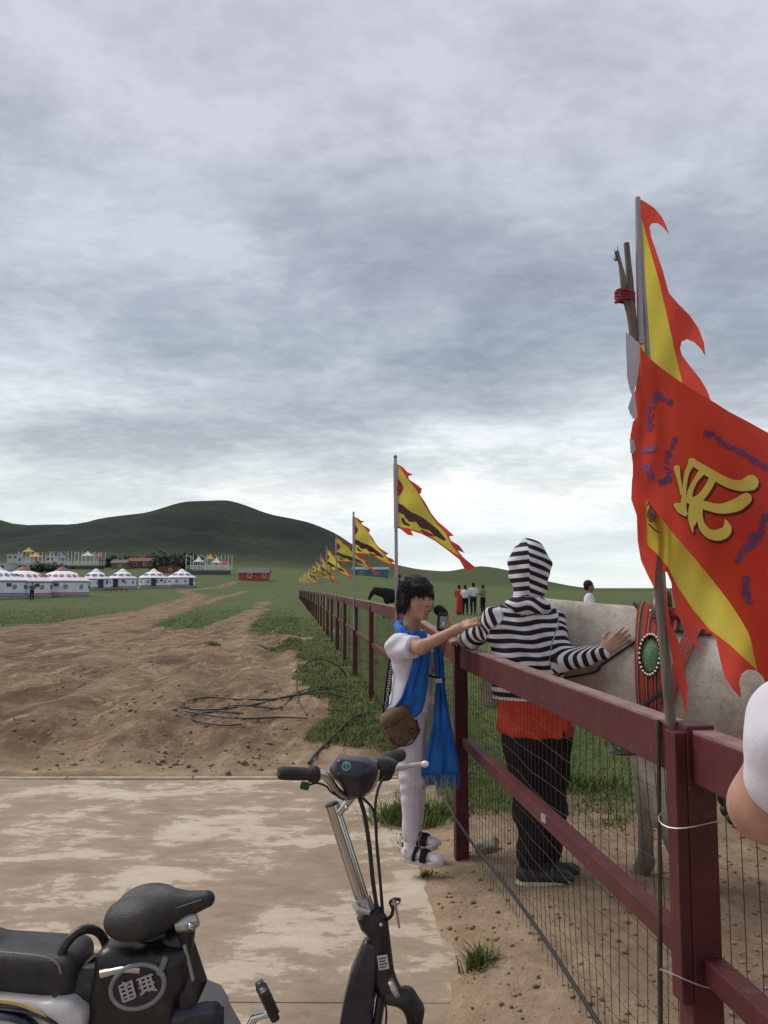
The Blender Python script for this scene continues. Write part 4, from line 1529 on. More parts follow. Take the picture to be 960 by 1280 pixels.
def scarf_tail(name, left, right, ys, Yf, wave):
    """strip between two edge lines (photo columns) that hangs at distance Yf(t)"""
    nU, nV = 12, 40
    vs_, fs_ = [], []
    for j in range(nV + 1):
        t = j / nV
        y = np.interp(t, np.linspace(0, 1, len(ys)), ys)
        l = np.interp(t, np.linspace(0, 1, len(left)), left)
        r = np.interp(t, np.linspace(0, 1, len(right)), right)
        for i in range(nU + 1):
            u = i / nU
            ww = wave * (math.sin(u * 14 + 1.5 * math.sin(t * 5)) + 0.5 * math.sin(u * 27 + t * 4))
            vs_.append(P(l + (r - l) * u, y, Yf(t) + ww + 0.03 * (u - 0.5)))
    for j in range(nV):
        for i in range(nU):
            k = j * (nU + 1) + i
            fs_.append((k, k + 1, k + nU + 2, k + nU + 1))
    o = MB().add(vs_, fs_).build(name, M_scarf, girl, smooth=True)
    so = o.modifiers.new('thickness', 'SOLIDIFY'); so.thickness = 0.006; so.offset = 0
    return o


scarf_tail('scarf_end', [509, 514, 519, 514, 507, 502, 490, 486], [530, 537, 538, 536, 535, 532, 528, 519], [789, 806, 818, 838, 856, 872, 888, 897], lambda t: 4.640 - 0.085 * math.sin(min(1, t * 1.5) * 1.57) + 0.02 * t, 0.006)
scarf_tail('scarf_end', [541, 544, 545, 543, 541, 536, 530, 527], [549, 555, 556, 560, 564, 569, 573, 575], [800, 830, 860, 885, 905, 930, 955, 968], lambda t: 4.655 - 0.01 * t, 0.008)
fr = MB()
rr = random.Random(9)
for k in range(46):
    u = k / 45
    x0 = 526.5 + 48.5 * u
    ln = rr.uniform(12, 23)
    p0 = P(x0, 966, 4.645 + 0.012 * math.sin(u * 14))
    p1 = P(x0 + rr.uniform(-2.5, 2.5), 966 + ln, 4.645 + 0.012 * math.sin(u * 14) + rr.uniform(-0.012, 0.012))
    fr.tube([p0, p0.lerp(p1, 0.5) + Vector((rr.uniform(-.004, .004), 0, 0)), p1], [0.0022, 0.0018, 0.0012], 4)
fr.build('scarf_fringe', M_scarf, girl)
# waist cord and card hanging in front
MB().tube(cr([P(530, 842, 4.60), P(542, 846, 4.62), P(556, 850, 4.65)], 5), 0.006, 6, flat=0.4).build('waist_cord', M_black, girl, smooth=True)
MB().box(P(548, 851, 4.632), (0.042, 0.006, 0.026), Matrix.Rotation(0.2, 3, 'Z')).build('name_card', mat('pale_blue_card', srgb(150, 170, 190), 0.5, scale=40), girl, bevel=0.002)

# waist bag
bag = thing('waist_bag', 'brown canvas waist bag with dark zip hanging at the hip of the woman in white', 'bag', P(499, 907, 4.60))
bc = P(499, 907, 4.575)
brot = Matrix.Rotation(0.30, 3, 'Z') @ Matrix.Rotation(-0.50, 3, 'Y')
S = SDF()
S.box(bc, (0.088, 0.050, 0.102), 0.040, 0.01, 0, np.array(brot))
bb = S.build('pouch', 0.006, M_bag, bag, disp=folds(0.003, 40, 30, 36, 1.0))
pts = [bc + brot @ Vector((-0.086 + 0.172 * t, -0.049 + 0.022 * abs(2 * t - 1) ** 3, 0.038)) for t in np.linspace(0, 1, 14)]
MB().tube(pts, 0.0045, 6).build('zip', M_dark, bb, smooth=True)
pts = [bc + brot @ Vector((0.090 * math.cos(a), -0.040, 0.104 * math.sin(a))) for a in np.linspace(3.3, 6.2, 18)]
MB().tube(pts, 0.004, 6).build('piping', M_dark, bb, smooth=True)
MB().tube([bc + brot @ Vector((0.035 + 0.015 * math.cos(a), -0.053, -0.045 + 0.015 * math.sin(a))) for a in np.linspace(0, 6.283, 15)[:-1]], 0.0028, 6, closed=True).build('badge', M_dark, bb, smooth=True)
MB().box(bc + brot @ Vector((0.075, -0.052, -0.062)), (0.016, 0.008, 0.014), brot).build('zip_pull', M_dark, bb, bevel=0.002)
# black strap with white lettering down her back
strp = thing('shoulder_strap', 'black strap with white lettering hanging down the back of the woman in white', 'strap', P(486, 890, 4.70))
cen = cr([P(496, 797, 4.70), P(491.5, 815, 4.67), P(487.5, 840, 4.65), P(484, 866, 4.64), P(481, 897, 4.64)], 8)
vs_, fs_ = [], []
wv = Vector((0.90, 0.44, 0)) * 0.017
for p in cen:
    vs_ += [p - wv, p + wv]
for k in range(len(cen) - 1):
    fs_.append((2 * k, 2 * k + 1, 2 * k + 3, 2 * k + 2))
o_ = MB().add(vs_, fs_).build('webbing', M_black, strp)
so = o_.modifiers.new('thickness', 'SOLIDIFY'); so.thickness = 0.003; so.offset = 0
rr = random.Random(2)
lm = mat('white_print', srgb(206, 204, 210), 0.7, var=0.06)
for k in range(1, len(cen) - 1):
    mb = MB()
    p = cen[k]; d = (cen[k + 1] - cen[k - 1]).normalized(); s_ = wv.normalized(); n_ = Vector((0.6, -0.8, 0)) * -1
    nrm = s_.cross(d).normalized()
    if nrm.y > 0:
        nrm = -nrm
    # one block letter: two uprights and a bar of varying place
    for q in (-0.0055, 0.0055):
        mb.bar(p + d * q - s_ * 0.008 + nrm * 0.0035, p + d * q + s_ * 0.008 + nrm * 0.0035, 0.0028, 0.001, up=nrm)
    off = rr.choice((-0.007, 0, 0.007))
    mb.bar(p - d * 0.0055 + s_ * off + nrm * 0.0035, p + d * 0.0055 + s_ * off + nrm * 0.0035, 0.0028, 0.001, up=nrm)
    mb.build('letter', lm, strp)
# grey and black hand-held device above her far hand
dev = thing('handheld_device', 'small black and grey handheld device held up by the woman in white', 'device', P(553, 785, 4.70))
dr = Matrix.Rotation(0.25, 3, 'Z') @ Matrix.Rotation(0.06, 3, 'Y')
dc = P(552.5, 777, 4.665)
MB().box(dc, (0.056, 0.020, 0.105), dr).build('casing', mat('black_plastic', srgb(30, 30, 32), 0.4, scale=20), dev, bevel=0.007, seg=3)
MB().box(dc + dr @ Vector((0.004, -0.012, -0.004)), (0.040, 0.003, 0.066), dr).build('screen', mat('grey_screen', srgb(120, 126, 132), 0.25, scale=12, col2=srgb(150, 154, 160)), dev, bevel=0.001)
MB().box(dc + dr @ Vector((0.004, -0.0145, -0.012)), (0.012, 0.002, 0.024), dr).build('screen_mark', mat('pale_mark', srgb(200, 204, 208), 0.4), dev)
S = SDF()
S.ell(P(549, 763, 4.69), (0.032, 0.03, 0.03), 0.02, 0).ell(P(555, 767, 4.70), (0.024, 0.024, 0.026), 0.02, 0)
S.build('foam_cover', 0.005, mat('black_foam', srgb(26, 26, 28), 0.95, scale=60, bump=0.6), dev)

# ------------------------------------------------------------------ visitor in striped hoodie
sx0, sy0 = P(678, 1090, 4.42).x, 4.40
visitor = thing('person', 'person seen from behind in black and white striped hoodie over orange-red shirt, patting the horse', 'person', (sx0, sy0, gz(sx0, sy0)))
vf, vr, vrot = axes((0.16, 1.0))
VR = np.array(vrot)
S = SDF()
vhc = P(662, 712, 4.40)
vhf = Vector((0.30, 0.95, -0.08)).normalized()
vhr = Vector((vhf.y, -vhf.x, 0)).normalized()
HV, vhrot = head_prims(S, vhc, vhf, vhr, 0.98)
vn = P(658, 752, 4.40)
S.cone(HV(-0.02, 0, -0.06), vn, 0.047, 0.055, 0.03, 1)
vsc = P(655, 775, 4.40)
sL, sR = P(622, 776, 4.38), P(690, 778, 4.42)
eL, wL = P(594, 795, 4.55), P(578, 800, 4.76)
eR, wR = P(703, 826, 4.29), P(752, 815, 4.185)
S.ell(P(657, 815, 4.40), (0.090, 0.135, 0.22), 0.05, 1, VR)
S.ell(P(662, 888, 4.40), (0.105, 0.145, 0.15), 0.05, 1, VR)
S.cone(sL, eL, 0.045, 0.038, 0.03, 1); S.cone(eL, wL, 0.037, 0.027, 0.02, 1)
S.cone(sR, eR, 0.045, 0.038, 0.03, 1); S.cone(eR, wR, 0.037, 0.026, 0.02, 1)
hand_prims(S, wL, (-0.2, 0.9, -0.25), (0, 0.2, 1), 0.9, 0.1, 0.3, thumb=-1)
hand_prims(S, wR, P(789, 789, 4.155) - wR, (0.1, -0.95, 0.2), 1.02, 0.10, 0.2, thumb=-1)
hl, hr_ = P(650, 925, 4.40), P(692, 925, 4.41)
kl, kr = P(662, 1010, 4.38), P(688, 1010, 4.44)
al, ar = P(664, 1082, 4.36), P(684, 1076, 4.46)
tl, tr_ = P(704, 1096, 4.34), P(712, 1086, 4.46)
for h_, k_, a_, t_ in ((hl, kl, al, tl), (hr_, kr, ar, tr_)):
    S.cone(h_, k_, 0.072, 0.050, 0.04, 1); S.cone(k_, a_, 0.048, 0.032, 0.03, 1)
    S.cone(a_ + Vector((-0.02, 0, -0.04)), t_, 0.024, 0.024, 0.03, 1)
S.build('body', 0.0055, M_skin, visitor)

st = NT('striped_jersey')
ph = st.math('FRACT', st.math('DIVIDE', st.attr('stripe'), 0.0455))
fac = st.ramp(ph, [(0.0, 0.0), (0.055, 1.0), (0.53, 1.0), (0.585, 0.0)])
cw = st.ramp(st.noise(12, 4, 0.6), [(0.35, srgb(196, 192, 198)), (0.65, srgb(214, 210, 214))])
cb = st.ramp(st.noise(12, 4, 0.6), [(0.35, srgb(30, 28, 38)), (0.65, srgb(42, 40, 50))])
st.col(st.mix(fac, cw, cb))
st.rough(0.9)
st.b.inputs['Specular IOR Level'].default_value = 0.2
st.bump(st.math('ADD', st.noise(320, 2, 0.5), st.math('MULTIPLY', st.noise(22, 4, 0.6), 1.6)), 0.25, 0.005)

S = SDF()
# torso t=0, sleeves t=1/2, hood t=3, gathered collar t=4
S.ell(P(656, 800, 4.40), (0.125, 0.185, 0.17), 0.06, 0, VR)
S.ell(P(658, 840, 4.40), (0.128, 0.180, 0.17), 0.06, 0, VR)
S.ell(P(661, 868, 4.40), (0.135, 0.186, 0.12), 0.06, 0, VR)
S.cone(vn + Vector((0, 0, -0.055)), sL, 0.070, 0.066, 0.06, 0)
S.cone(vn + Vector((0, 0, -0.055)), sR, 0.070, 0.066, 0.06, 0)
S.cone(sL, eL, 0.070, 0.062, 0.035, 1)
S.cone(eL, eL.lerp(wL, 0.86), 0.062, 0.046, 0.03, 1)
S.cone(sR, eR, 0.070, 0.060, 0.035, 2)
S.cone(eR, wR + (eR - wR).normalized() * 0.005, 0.058, 0.041, 0.03, 2)
hr2 = np.array(vhrot)
S.ell(HV(-0.004, 0, 0.020), (0.118, 0.108, 0.128), 0.03, 3, hr2)
S.cone(HV(-0.028, 0.004, 0.04), HV(-0.022, 0.006, 0.100), 0.090, 0.058, 0.05, 3)
S.cone(HV(-0.02, 0, -0.05), HV(-0.025, 0, -0.10), 0.096, 0.088, 0.04, 3)
S.ell(vn + Vector((-0.0, -0.03, -0.012)), (0.125, 0.105, 0.042), 0.02, 4)
S.ell(vn + Vector((0.01, -0.045, -0.035)), (0.110, 0.085, 0.035), 0.015, 4)
S.ell(HV(0.125, 0, -0.01), (0.08, 0.068, 0.10), 0.02, 3, hr2, sub=True)
S.box((sx0, sy0, P(660, 871, 4.4).z - 0.2), (0.6, 0.6, 0.2), 0.0, 0.008, 0, sub=True)


def along(a, b, c):
    a, b, c = (np.array(v) for v in (a, b, c))
    L1, L2 = np.linalg.norm(b - a), np.linalg.norm(c - b)

    def f(V):
        h1 = (V - a) @ (b - a) / L1
        h2 = L1 + (V - b) @ (c - b) / L2
        w = sm(L1 - 0.04, L1 + 0.04, h1) * sm(-0.06, 0.02, h2 - L1)
        return h1 * (1 - w) + h2 * w
    return f


fL, fR = along(sL, eL, wL), along(sR, eR, wR)


def stripe(V, vid):
    z = V[:, 2] + 0.06 * (V[:, 0] - sx0) * -0.6 + 0.008 * np.sin(V[:, 0] * 11) + 0.004 * np.sin(V[:, 0] * 33 + V[:, 2] * 21)
    hx = V[:, 0] - vhc.x
    hood = np.where(hx < -0.022, V[:, 2] - hx * 0.10, V[:, 2] + hx * 0.36 + 0.020) + 0.010
    gath = V[:, 2] * 0.9 + 0.012 * np.sin(V[:, 0] * 40) + (V[:, 0] - sx0) * 0.22 + 0.013
    return np.select([vid == 1, vid == 2, vid == 3, vid == 4], [fL(V) + 0.01, fR(V) + 0.02, hood, gath], z) + 2.0


S.build('hoodie', 0.0058, st.m, visitor, disp=lambda X, Y, Z: folds(0.007, 24, 20, 22, 1.9)(X, Y, Z) + 0.0035 * np.sin((Z + 0.5 * X) * 75 + 2.2 * np.sin(X * 16)), attr={'stripe': stripe})
# white hem band, orange shirt, trousers, shoes
S = SDF()
S.ell(P(661, 872, 4.40), (0.139, 0.190, 0.030), 0.02, 0, VR)
S.box((sx0, sy0, P(660, 872, 4.4).z - 0.1), (0.6, 0.6, 0.1 - 0.004), 0.0, 0.004, 0, sub=True)
S.build('hem_band', 0.005, M_tee, visitor)
M_orange = cloth_mat('orange_red_knit', srgb(196, 70, 48), srgb(170, 56, 42), wsc=14, trans=0.0)
S = SDF()
S.ell(P(664, 880, 4.40), (0.128, 0.180, 0.12), 0.05, 0, VR)
S.ell(P(669, 910, 4.40), (0.138, 0.196, 0.13), 0.05, 0, VR)
S.box((sx0, sy0, P(668, 925, 4.27).z - 0.2), (0.6, 0.6, 0.2), 0.0, 0.008, 0, Matrix.Rotation(0.05, 3, 'Y'), sub=True)
S.box(P(706, 920, 4.27), (0.008, 0.10, 0.03), 0.0, 0.006, 0, sub=True)
S.build('shirt', 0.0058, M_orange, visitor, disp=lambda X, Y, Z: 0.0035 * np.sin(X * 55 + 2 * np.sin(Z * 20)) + 0.003 * np.sin(Z * 30 + X * 18))
S = SDF()
S.ell(P(670, 905, 4.40), (0.125, 0.172, 0.15), 0.05, 0, VR)
for h_, k_, a_ in ((hl, kl, al), (hr_, kr, ar)):
    S.cone(h_, k_, 0.098, 0.076, 0.05, 0)
    S.cone(k_, a_ + Vector((0, 0, 0.0)), 0.076, 0.060, 0.05, 0)
S.box((sx0, sy0, P(668, 1084, 4.36).z - 0.1), (0.5, 0.5, 0.1), 0.0, 0.006, 0, sub=True)
S.build('trousers', 0.006, M_black, visitor, disp=lambda X, Y, Z: 0.006 * np.sin(Z * 34 + 2.5 * np.sin(X * 22 + Y * 12)) * (0.4 + sm(0.8, 0.1, Z)) + 0.003 * np.sin(X * 50 + Z * 12))
M_shoe = mat('black_trainer', srgb(28, 28, 30), 0.6, scale=50, bump=0.4, col2=srgb(46, 46, 50))
for a_, t_ in ((al, tl), (ar, tr_)):
    he = Vector((a_.x - 0.035, a_.y, t_.z - 0.0))
    S = SDF()
    S.cone(he + Vector((0, 0, 0.004)), t_ + Vector((0, 0, -0.004)), 0.040, 0.034, 0.03, 0)
    S.cone(he + Vector((0.01, 0, 0.03)), he + Vector((0.055, 0, 0.05)), 0.038, 0.034, 0.03, 0)
    S.ell(t_ + Vector((0.012, 0, -0.004)), (0.045, 0.042, 0.030), 0.02, 0)
    S.box(Vector((he.x, he.y, t_.z - 0.13)), (0.4, 0.4, 0.1), 0, 0.004, 0, sub=True)
    sh = S.build('shoe', 0.005, M_shoe, visitor)
    S = SDF()
    d_ = (t_ - he)
    for t in np.linspace(-0.05, 1.08, 9):
        p = he + d_ * t
        S.ell((p.x, p.y, t_.z - 0.036), (0.040, 0.042 - 0.006 * abs(t - 0.6), 0.015), 0.02, 0)
    S.build('sole', 0.005, mat('cream_sole', srgb(188, 178, 156), 0.7, scale=40), sh)
    for t in (0.42, 0.55, 0.68):
        p = he + d_ * t
        MB().tube(cr([p + Vector((0, -0.036, 0.012)), p + Vector((0.004, 0, 0.036)), p + Vector((0, 0.036, 0.012))], 4), 0.003, 5).build('lace', mat('grey_lace', srgb(110, 110, 112), 0.8), sh, smooth=True)


# ================================================================== HORSES
def horse_coat(name, c0, c1, c2, dark_low=True):
    t = NT(name)
    n1, n2 = t.noise(4.0, 5, 0.6), t.noise(46, 4, 0.7)
    c = t.ramp(n1, [(0.3, c1), (0.7, c0)])
    c = t.mix(t.ramp(n2, [(0.56, 0.0), (0.70, 0.65)]), c, c2)
    c = t.mix(t.ramp(t.noise(11, 4, 0.6, None, 0.4), [(0.42, 0.32), (0.58, 0.0)]), c, c2)
    c = t.mix(t.ramp(t.noise(130, 3, 0.6), [(0.4, 0.25), (0.65, 0.0)]), c, c2)
    if dark_low:
        c = t.mix(t.math('MULTIPLY', t.attr('lowleg'), 0.75), c, srgb(72, 64, 58))
    t.col(c)
    t.rough(0.75)
    t.b.inputs['Specular IOR Level'].default_value = 0.25
    t.bump(t.math('ADD', t.noise(240, 3, 0.7), t.math('MULTIPLY', n1, 2.0)), 0.3, 0.006)
    return t.m


def build_horse(parent, loc, head_dir, coat, res, swing=(0.16, -0.16, 0.1, -0.1), graze=0.0, mane=None, hoof=None, s=1.0):
    """horse facing head_dir; local x forward, y to its left, z up"""
    h = Vector((head_dir[0], head_dir[1], 0)).normalized()
    lt = Vector((-h.y, h.x, 0))
    o = Vector(loc)

    def L(x, y, z):
        return o + (h * x + lt * y) * s + Vector((0, 0, z * s))
    R = np.array([[h.x, lt.x, 0], [h.y, lt.y, 0], [0, 0, 1]])
    S = SDF()

    def E(x, y, z, r, k=0.06, t=0, sub=False):
        S.ell(L(x, y, z), tuple(v * s for v in r), k * s, t, R, sub)
    E(-0.02, 0, 1.03, (0.62, 0.275, 0.325), 0.1)
    E(0.40, 0, 1.05, (0.30, 0.235, 0.335), 0.12)
    E(0.52, 0, 1.22, (0.22, 0.12, 0.17), 0.12)
    E(-0.55, 0, 1.08, (0.34, 0.265, 0.31), 0.12)
    for sd in (-1, 1):
        E(0.52, 0.13 * sd, 0.98, (0.17, 0.11, 0.27), 0.08)
        E(-0.62, 0.14 * sd, 0.96, (0.20, 0.125, 0.29), 0.08)
    # neck as a row of flattened masses, carried low
    for t in np.linspace(0, 1, 9):
        x = 0.55 + 0.60 * t
        z = 1.17 + 0.135 * t - graze * t * 0.5
        E(x, 0, z, (0.13, 0.155 - 0.062 * t, 0.250 - 0.085 * t), 0.08)
    px_, pz_ = 1.17, 1.33 - graze * 0.5
    yo = -0.10       # muzzle swings to its right
    head = [(0.0, 0, 0.0, 0.105), (0.08, 0.2, -0.11, 0.112), (0.14, 0.5, -0.22, 0.092), (0.19, 0.8, -0.33, 0.074), (0.22, 1.0, -0.41, 0.070)]
    for (a, b), (c_, d_) in zip(zip(head[:-1], head[1:]), zip(head[:-1], head[1:])):
        S.cone(L(px_ + a[0], yo * a[1], pz_ + a[2]), L(px_ + b[0], yo * b[1], pz_ + b[2]), a[3] * s, b[3] * s, 0.03 * s, 1)
    for sd in (-1, 1):
        S.cone(L(px_ - 0.01, 0.05 * sd, pz_ + 0.09), L(px_ + 0.01, 0.065 * sd, pz_ + 0.20), 0.030 * s, 0.008 * s, 0.02 * s, 1)
        E(px_ + 0.135, 0.075 * sd + yo * 0.35, pz_ - 0.10, (0.03, 0.02, 0.025), 0.02, 1)
    # legs
    for k, (x0, sd) in enumerate(((0.55, 1), (0.55, -1), (-0.62, 1), (-0.62, -1))):
        y0 = 0.11 * sd
        sw = swing[k]
        if k < 2:
            S.cone(L(x0 + 0.0, y0, 0.86), L(x0 + sw * 0.45, y0, 0.45), 0.100 * s, 0.054 * s, 0.06 * s, 2)
            S.cone(L(x0 + sw * 0.45, y0, 0.46), L(x0 + sw * 0.45, y0, 0.42), 0.056 * s, 0.052 * s, 0.02 * s, 2)
            S.cone(L(x0 + sw * 0.45, y0, 0.42), L(x0 + sw * 0.95, y0, 0.13), 0.043 * s, 0.038 * s, 0.03 * s, 2)
            S.cone(L(x0 + sw * 0.95, y0, 0.13), L(x0 + sw + 0.035, y0, 0.055), 0.046 * s, 0.042 * s, 0.02 * s, 2)
            f = (x0 + sw + 0.045, y0)
        else:
            S.cone(L(x0 + 0.0, y0, 0.92), L(x0 + 0.06 + sw * 0.3, y0, 0.66), 0.155 * s, 0.095 * s, 0.06 * s, 2)
            S.cone(L(x0 + 0.06 + sw * 0.3, y0, 0.66), L(x0 - 0.13 + sw * 0.7, y0, 0.44), 0.090 * s, 0.055 * s, 0.05 * s, 2)
            S.cone(L(x0 - 0.13 + sw * 0.7, y0, 0.44), L(x0 - 0.09 + sw, y0, 0.13), 0.048 * s, 0.039 * s, 0.03 * s, 2)
            S.cone(L(x0 - 0.09 + sw, y0, 0.13), L(x0 - 0.055 + sw, y0, 0.055), 0.044 * s, 0.042 * s, 0.02 * s, 2)
            f = (x0 - 0.045 + sw, y0)
        mb = MB()
        mb.lathe([(0.062 * s, 0.0), (0.060 * s, 0.02 * s), (0.048 * s, 0.072 * s)], L(f[0], f[1], -0.005), 12)
        mb.build('hoof', hoof, parent, smooth=True)
    z0 = o.z

    def low(V, vid):
        return sm(0.62 * s, 0.12 * s, V[:, 2] - z0) * (vid == 2)
    S.build('body', res, coat, parent, attr={'lowleg': low})
    # mane and tail as many thin locks
    rr = random.Random(4)
    mb = MB()
    nl = 70 if res < 0.02 else 18
    for k in range(nl):
        t = k / (nl - 1)
        x = 0.62 + 0.52 * t
        z = 1.17 + 0.135 * t + 0.245 - 0.085 * t - graze * t * 0.5 - 0.008
        b = L(x, 0.0, z)
        sd = -1 if t < 0.72 else rr.choice((-1, 1))
        e = L(x + rr.uniform(-0.03, 0.03), sd * (0.10 + rr.uniform(0, 0.05)), z - 0.10 - rr.uniform(0, 0.10))
        m = L(x, sd * 0.05, z + 0.008)
        mb.tube(cr([b, m, e], 3), [0.010 * s] * 4 + [0.006 * s, 0.004 * s, 0.002 * s], 4)
    mb.build('mane', mane, parent, smooth=True)
    mb = MB()
    for k in range(26 if res < 0.02 else 8):
        a = rr.uniform(-0.05, 0.05); c_ = rr.uniform(-0.05, 0.05)
        mb.tube(cr([L(-0.84, a * 0.3, 1.20), L(-0.95, a, 1.02), L(-0.97, a * 1.4, 0.72), L(-0.94 + c_, a * 1.8, 0.40 + c_)], 4), [0.016 * s] * 6 + [0.012 * s] * 6 + [0.004 * s], 4)
    mb.build('tail', mane, parent, smooth=True)
    return L, R


M_hoof = mat('horn_hoof', srgb(52, 46, 42), 0.6, scale=30, bump=0.3)
M_white_coat = horse_coat('flea_bitten_grey_coat', srgb(204, 194, 181), srgb(172, 161, 149), srgb(118, 106, 96))
M_bay_coat = horse_coat('dark_bay_coat', srgb(44, 37, 35), srgb(34, 29, 28), srgb(24, 21, 20), False)
M_mane_g = mat('grey_mane', srgb(78, 72, 68), 0.6, scale=40, col2=srgb(128, 120, 112))
M_mane_d = mat('dark_mane', srgb(26, 22, 22), 0.6, scale=40)
hd = Vector((-0.88, 0.47, 0)).normalized()
hloc = Vector((1.42, 4.27, 0)) - hd * 0.43
hloc.z = 0.015
horse = thing('horse', 'flea-bitten white horse with decorated saddle being patted over the fence', 'horse', hloc)
HL, HR = build_horse(horse, hloc, hd, M_white_coat, 0.011, swing=(-0.24, 0.02, 0.1, -0.1), mane=M_mane_g, hoof=M_hoof)

from mathutils.bvhtree import BVHTree
_hb = [c for c in horse.children if c.name.startswith('body')][0].data
HB = BVHTree.FromPolygons([v.co.copy() for v in _hb.vertices], [tuple(p.vertices) for p in _hb.polygons])


def on_horse(px, py, off):
    o = Vector((0, 0, CAMZ))
    d = (P(px, py, 4.0) - o).normalized()
    h = HB.ray_cast(o, d)
    return h[0] - d * off if h[0] is not None else P(px, py, 4.3)


# saddle with blanket, girth bands and dotted ovals
saddle = thing('saddle', 'Mongolian style saddle with red striped blanket and dotted green oval on the white horse', 'saddle', HL(0.45, 0, 1.36))
sb = NT('striped_saddle_felt')
sv = sb.attr('band')
cst = sb.ramp(sb.math('FRACT', sb.math('MULTIPLY', sv, 3.0)), [(0.0, srgb(172, 54, 46)), (0.36, srgb(172, 54, 46)), (0.38, srgb(52, 84, 48)), (0.50, srgb(52, 84, 48)), (0.52, srgb(46, 40, 52)), (0.66, srgb(46, 40, 52)), (0.68, srgb(190, 92, 60)), (0.80, srgb(190, 92, 60)), (0.82, srgb(112, 34, 40)), (1.0, srgb(112, 34, 40))], 'CONSTANT')
sb.col(sb.mix(sb.ramp(sb.noise(150, 3, 0.6), [(0.4, 0.3), (0.6, 0.0)]), cst, srgb(60, 40, 38)))
sb.rough(0.9)
sb.bump(sb.noise(300, 2, 0.6), 0.4, 0.004)


def belly(x, th, off=0.0):
    """point on the trunk outline: th = 0 on the spine, +90 on its left side (towards the camera)"""
    x -= 0.15
    c = HL(x, 0, 1.05)
    d = (HL(x, 0.83 * math.sin(th), 1.05 + math.cos(th)) - c).normalized()
    h = HB.ray_cast(c + d * 0.9, -d)
    p = h[0] if h[0] is not None else c + d * 0.3
    return p + d * off


def band(name, x0f, x1f, th0, th1, off, nu=8, nv=26, m=None, par=None, thick=0.012):
    vs_, fs_, at_ = [], [], []
    for j in range(nv + 1):
        v = j / nv
        th = th0 + (th1 - th0) * v
        for i in range(nu + 1):
            u = i / nu
            x = x0f(v) + (x1f(v) - x0f(v)) * u
            vs_.append(belly(x, th, off)); at_.append(u)
    for j in range(nv):
        for i in range(nu):
            k = j * (nu + 1) + i
            fs_.append((k, k + 1, k + nu + 2, k + nu + 1))
    ob = MB().add(vs_, fs_).build(name, m or sb.m, par or saddle, smooth=True)
    a_ = ob.data.attributes.new('band', 'FLOAT', 'POINT')
    a_.data.foreach_set('value', np.array(at_, np.float32))
    so_ = ob.modifiers.new('thickness', 'SOLIDIFY'); so_.thickness = thick; so_.offset = 1
    return ob


band('blanket', lambda v: 0.33, lambda v: 0.62, -0.62, 0.62, 0.012, nu=24)
band('rear_band', lambda v: 0.34 + 0.15 * abs(2 * v - 1) ** 1.3, lambda v: 0.415 + 0.13 * abs(2 * v - 1) ** 1.3, -1.75, 1.75, 0.026, nu=14, nv=36)
band('front_band', lambda v: 0.53 + 0.02 * abs(2 * v - 1), lambda v: 0.69 - 0.03 * abs(2 * v - 1), -1.9, 1.9, 0.020, nu=24, nv=34)
M_green = mat('green_leather', srgb(62, 96, 58), 0.6, scale=60, bump=0.5, col2=srgb(92, 124, 78))
M_studw = mat('white_stud', srgb(220, 214, 208), 0.3, var=0.05)
M_wood = mat('dark_saddle_wood', srgb(58, 34, 28), 0.4, scale=18, col2=srgb(84, 50, 40), bump=0.15)
for sd in (1, -1):
    th_c = 1.08 * sd
    ov = MB()
    vs_, fs_ = [], []
    ring = 20
    for r_ in (0.0, 0.55, 1.0):
        for k in range(ring):
            a = 2 * math.pi * k / ring
            vs_.append(belly(0.60 + 0.040 * r_ * math.cos(a), th_c + 0.24 * r_ * math.sin(a), 0.046 - 0.010 * r_ * r_))
    for j in range(2):
        for k in range(ring):
            fs_.append((j * ring + k, j * ring + (k + 1) % ring, (j + 1) * ring + (k + 1) % ring, (j + 1) * ring + k))
    ovo = ov.add(vs_, fs_).build('oval_patch', M_green, saddle, smooth=True)
    MB().tube([belly(0.60 + 0.049 * math.cos(a), th_c + 0.29 * math.sin(a), 0.040) for a in np.linspace(0, 2 * math.pi, 31)[:-1]], 0.011, 6, closed=True, flat=0.5).build('oval_rim', M_black, ovo, smooth=True)
    for k in range(26):
        a = 2 * math.pi * k / 26
        MB().ball(belly(0.60 + 0.049 * math.cos(a), th_c + 0.29 * math.sin(a), 0.051), 0.0062, 7, 5).build('stud', M_studw, ovo, smooth=True)
    # flap, stirrup strap and stirrup
    top_ = belly(0.50, 1.5 * sd, 0.06)
    bot = HL(0.55, 0.37 * sd, 0.90)
    MB().tube([top_, top_.lerp(bot, 0.5) + Vector((0, 0, 0.01)), bot], 0.012, 6, flat=0.3).build('stirrup_strap', M_dark, saddle, smooth=True)
    stp = [bot + hd * (0.075 * math.cos(a)) + Vector((0, 0, -0.062 + 0.075 * math.sin(a))) for a in np.linspace(0, 2 * math.pi, 25)[:-1]]
    sto = MB().tube(stp, 0.0075, 8, closed=True).build('stirrup', mat('teal_enamel', srgb(40, 92, 92), 0.4, scale=20), saddle, smooth=True)
    MB().ball(bot + Vector((0, 0, -0.135)), (0.075, 0.05, 0.013), 14, 6).build('stirrup_tread', M_dark, sto, smooth=True)
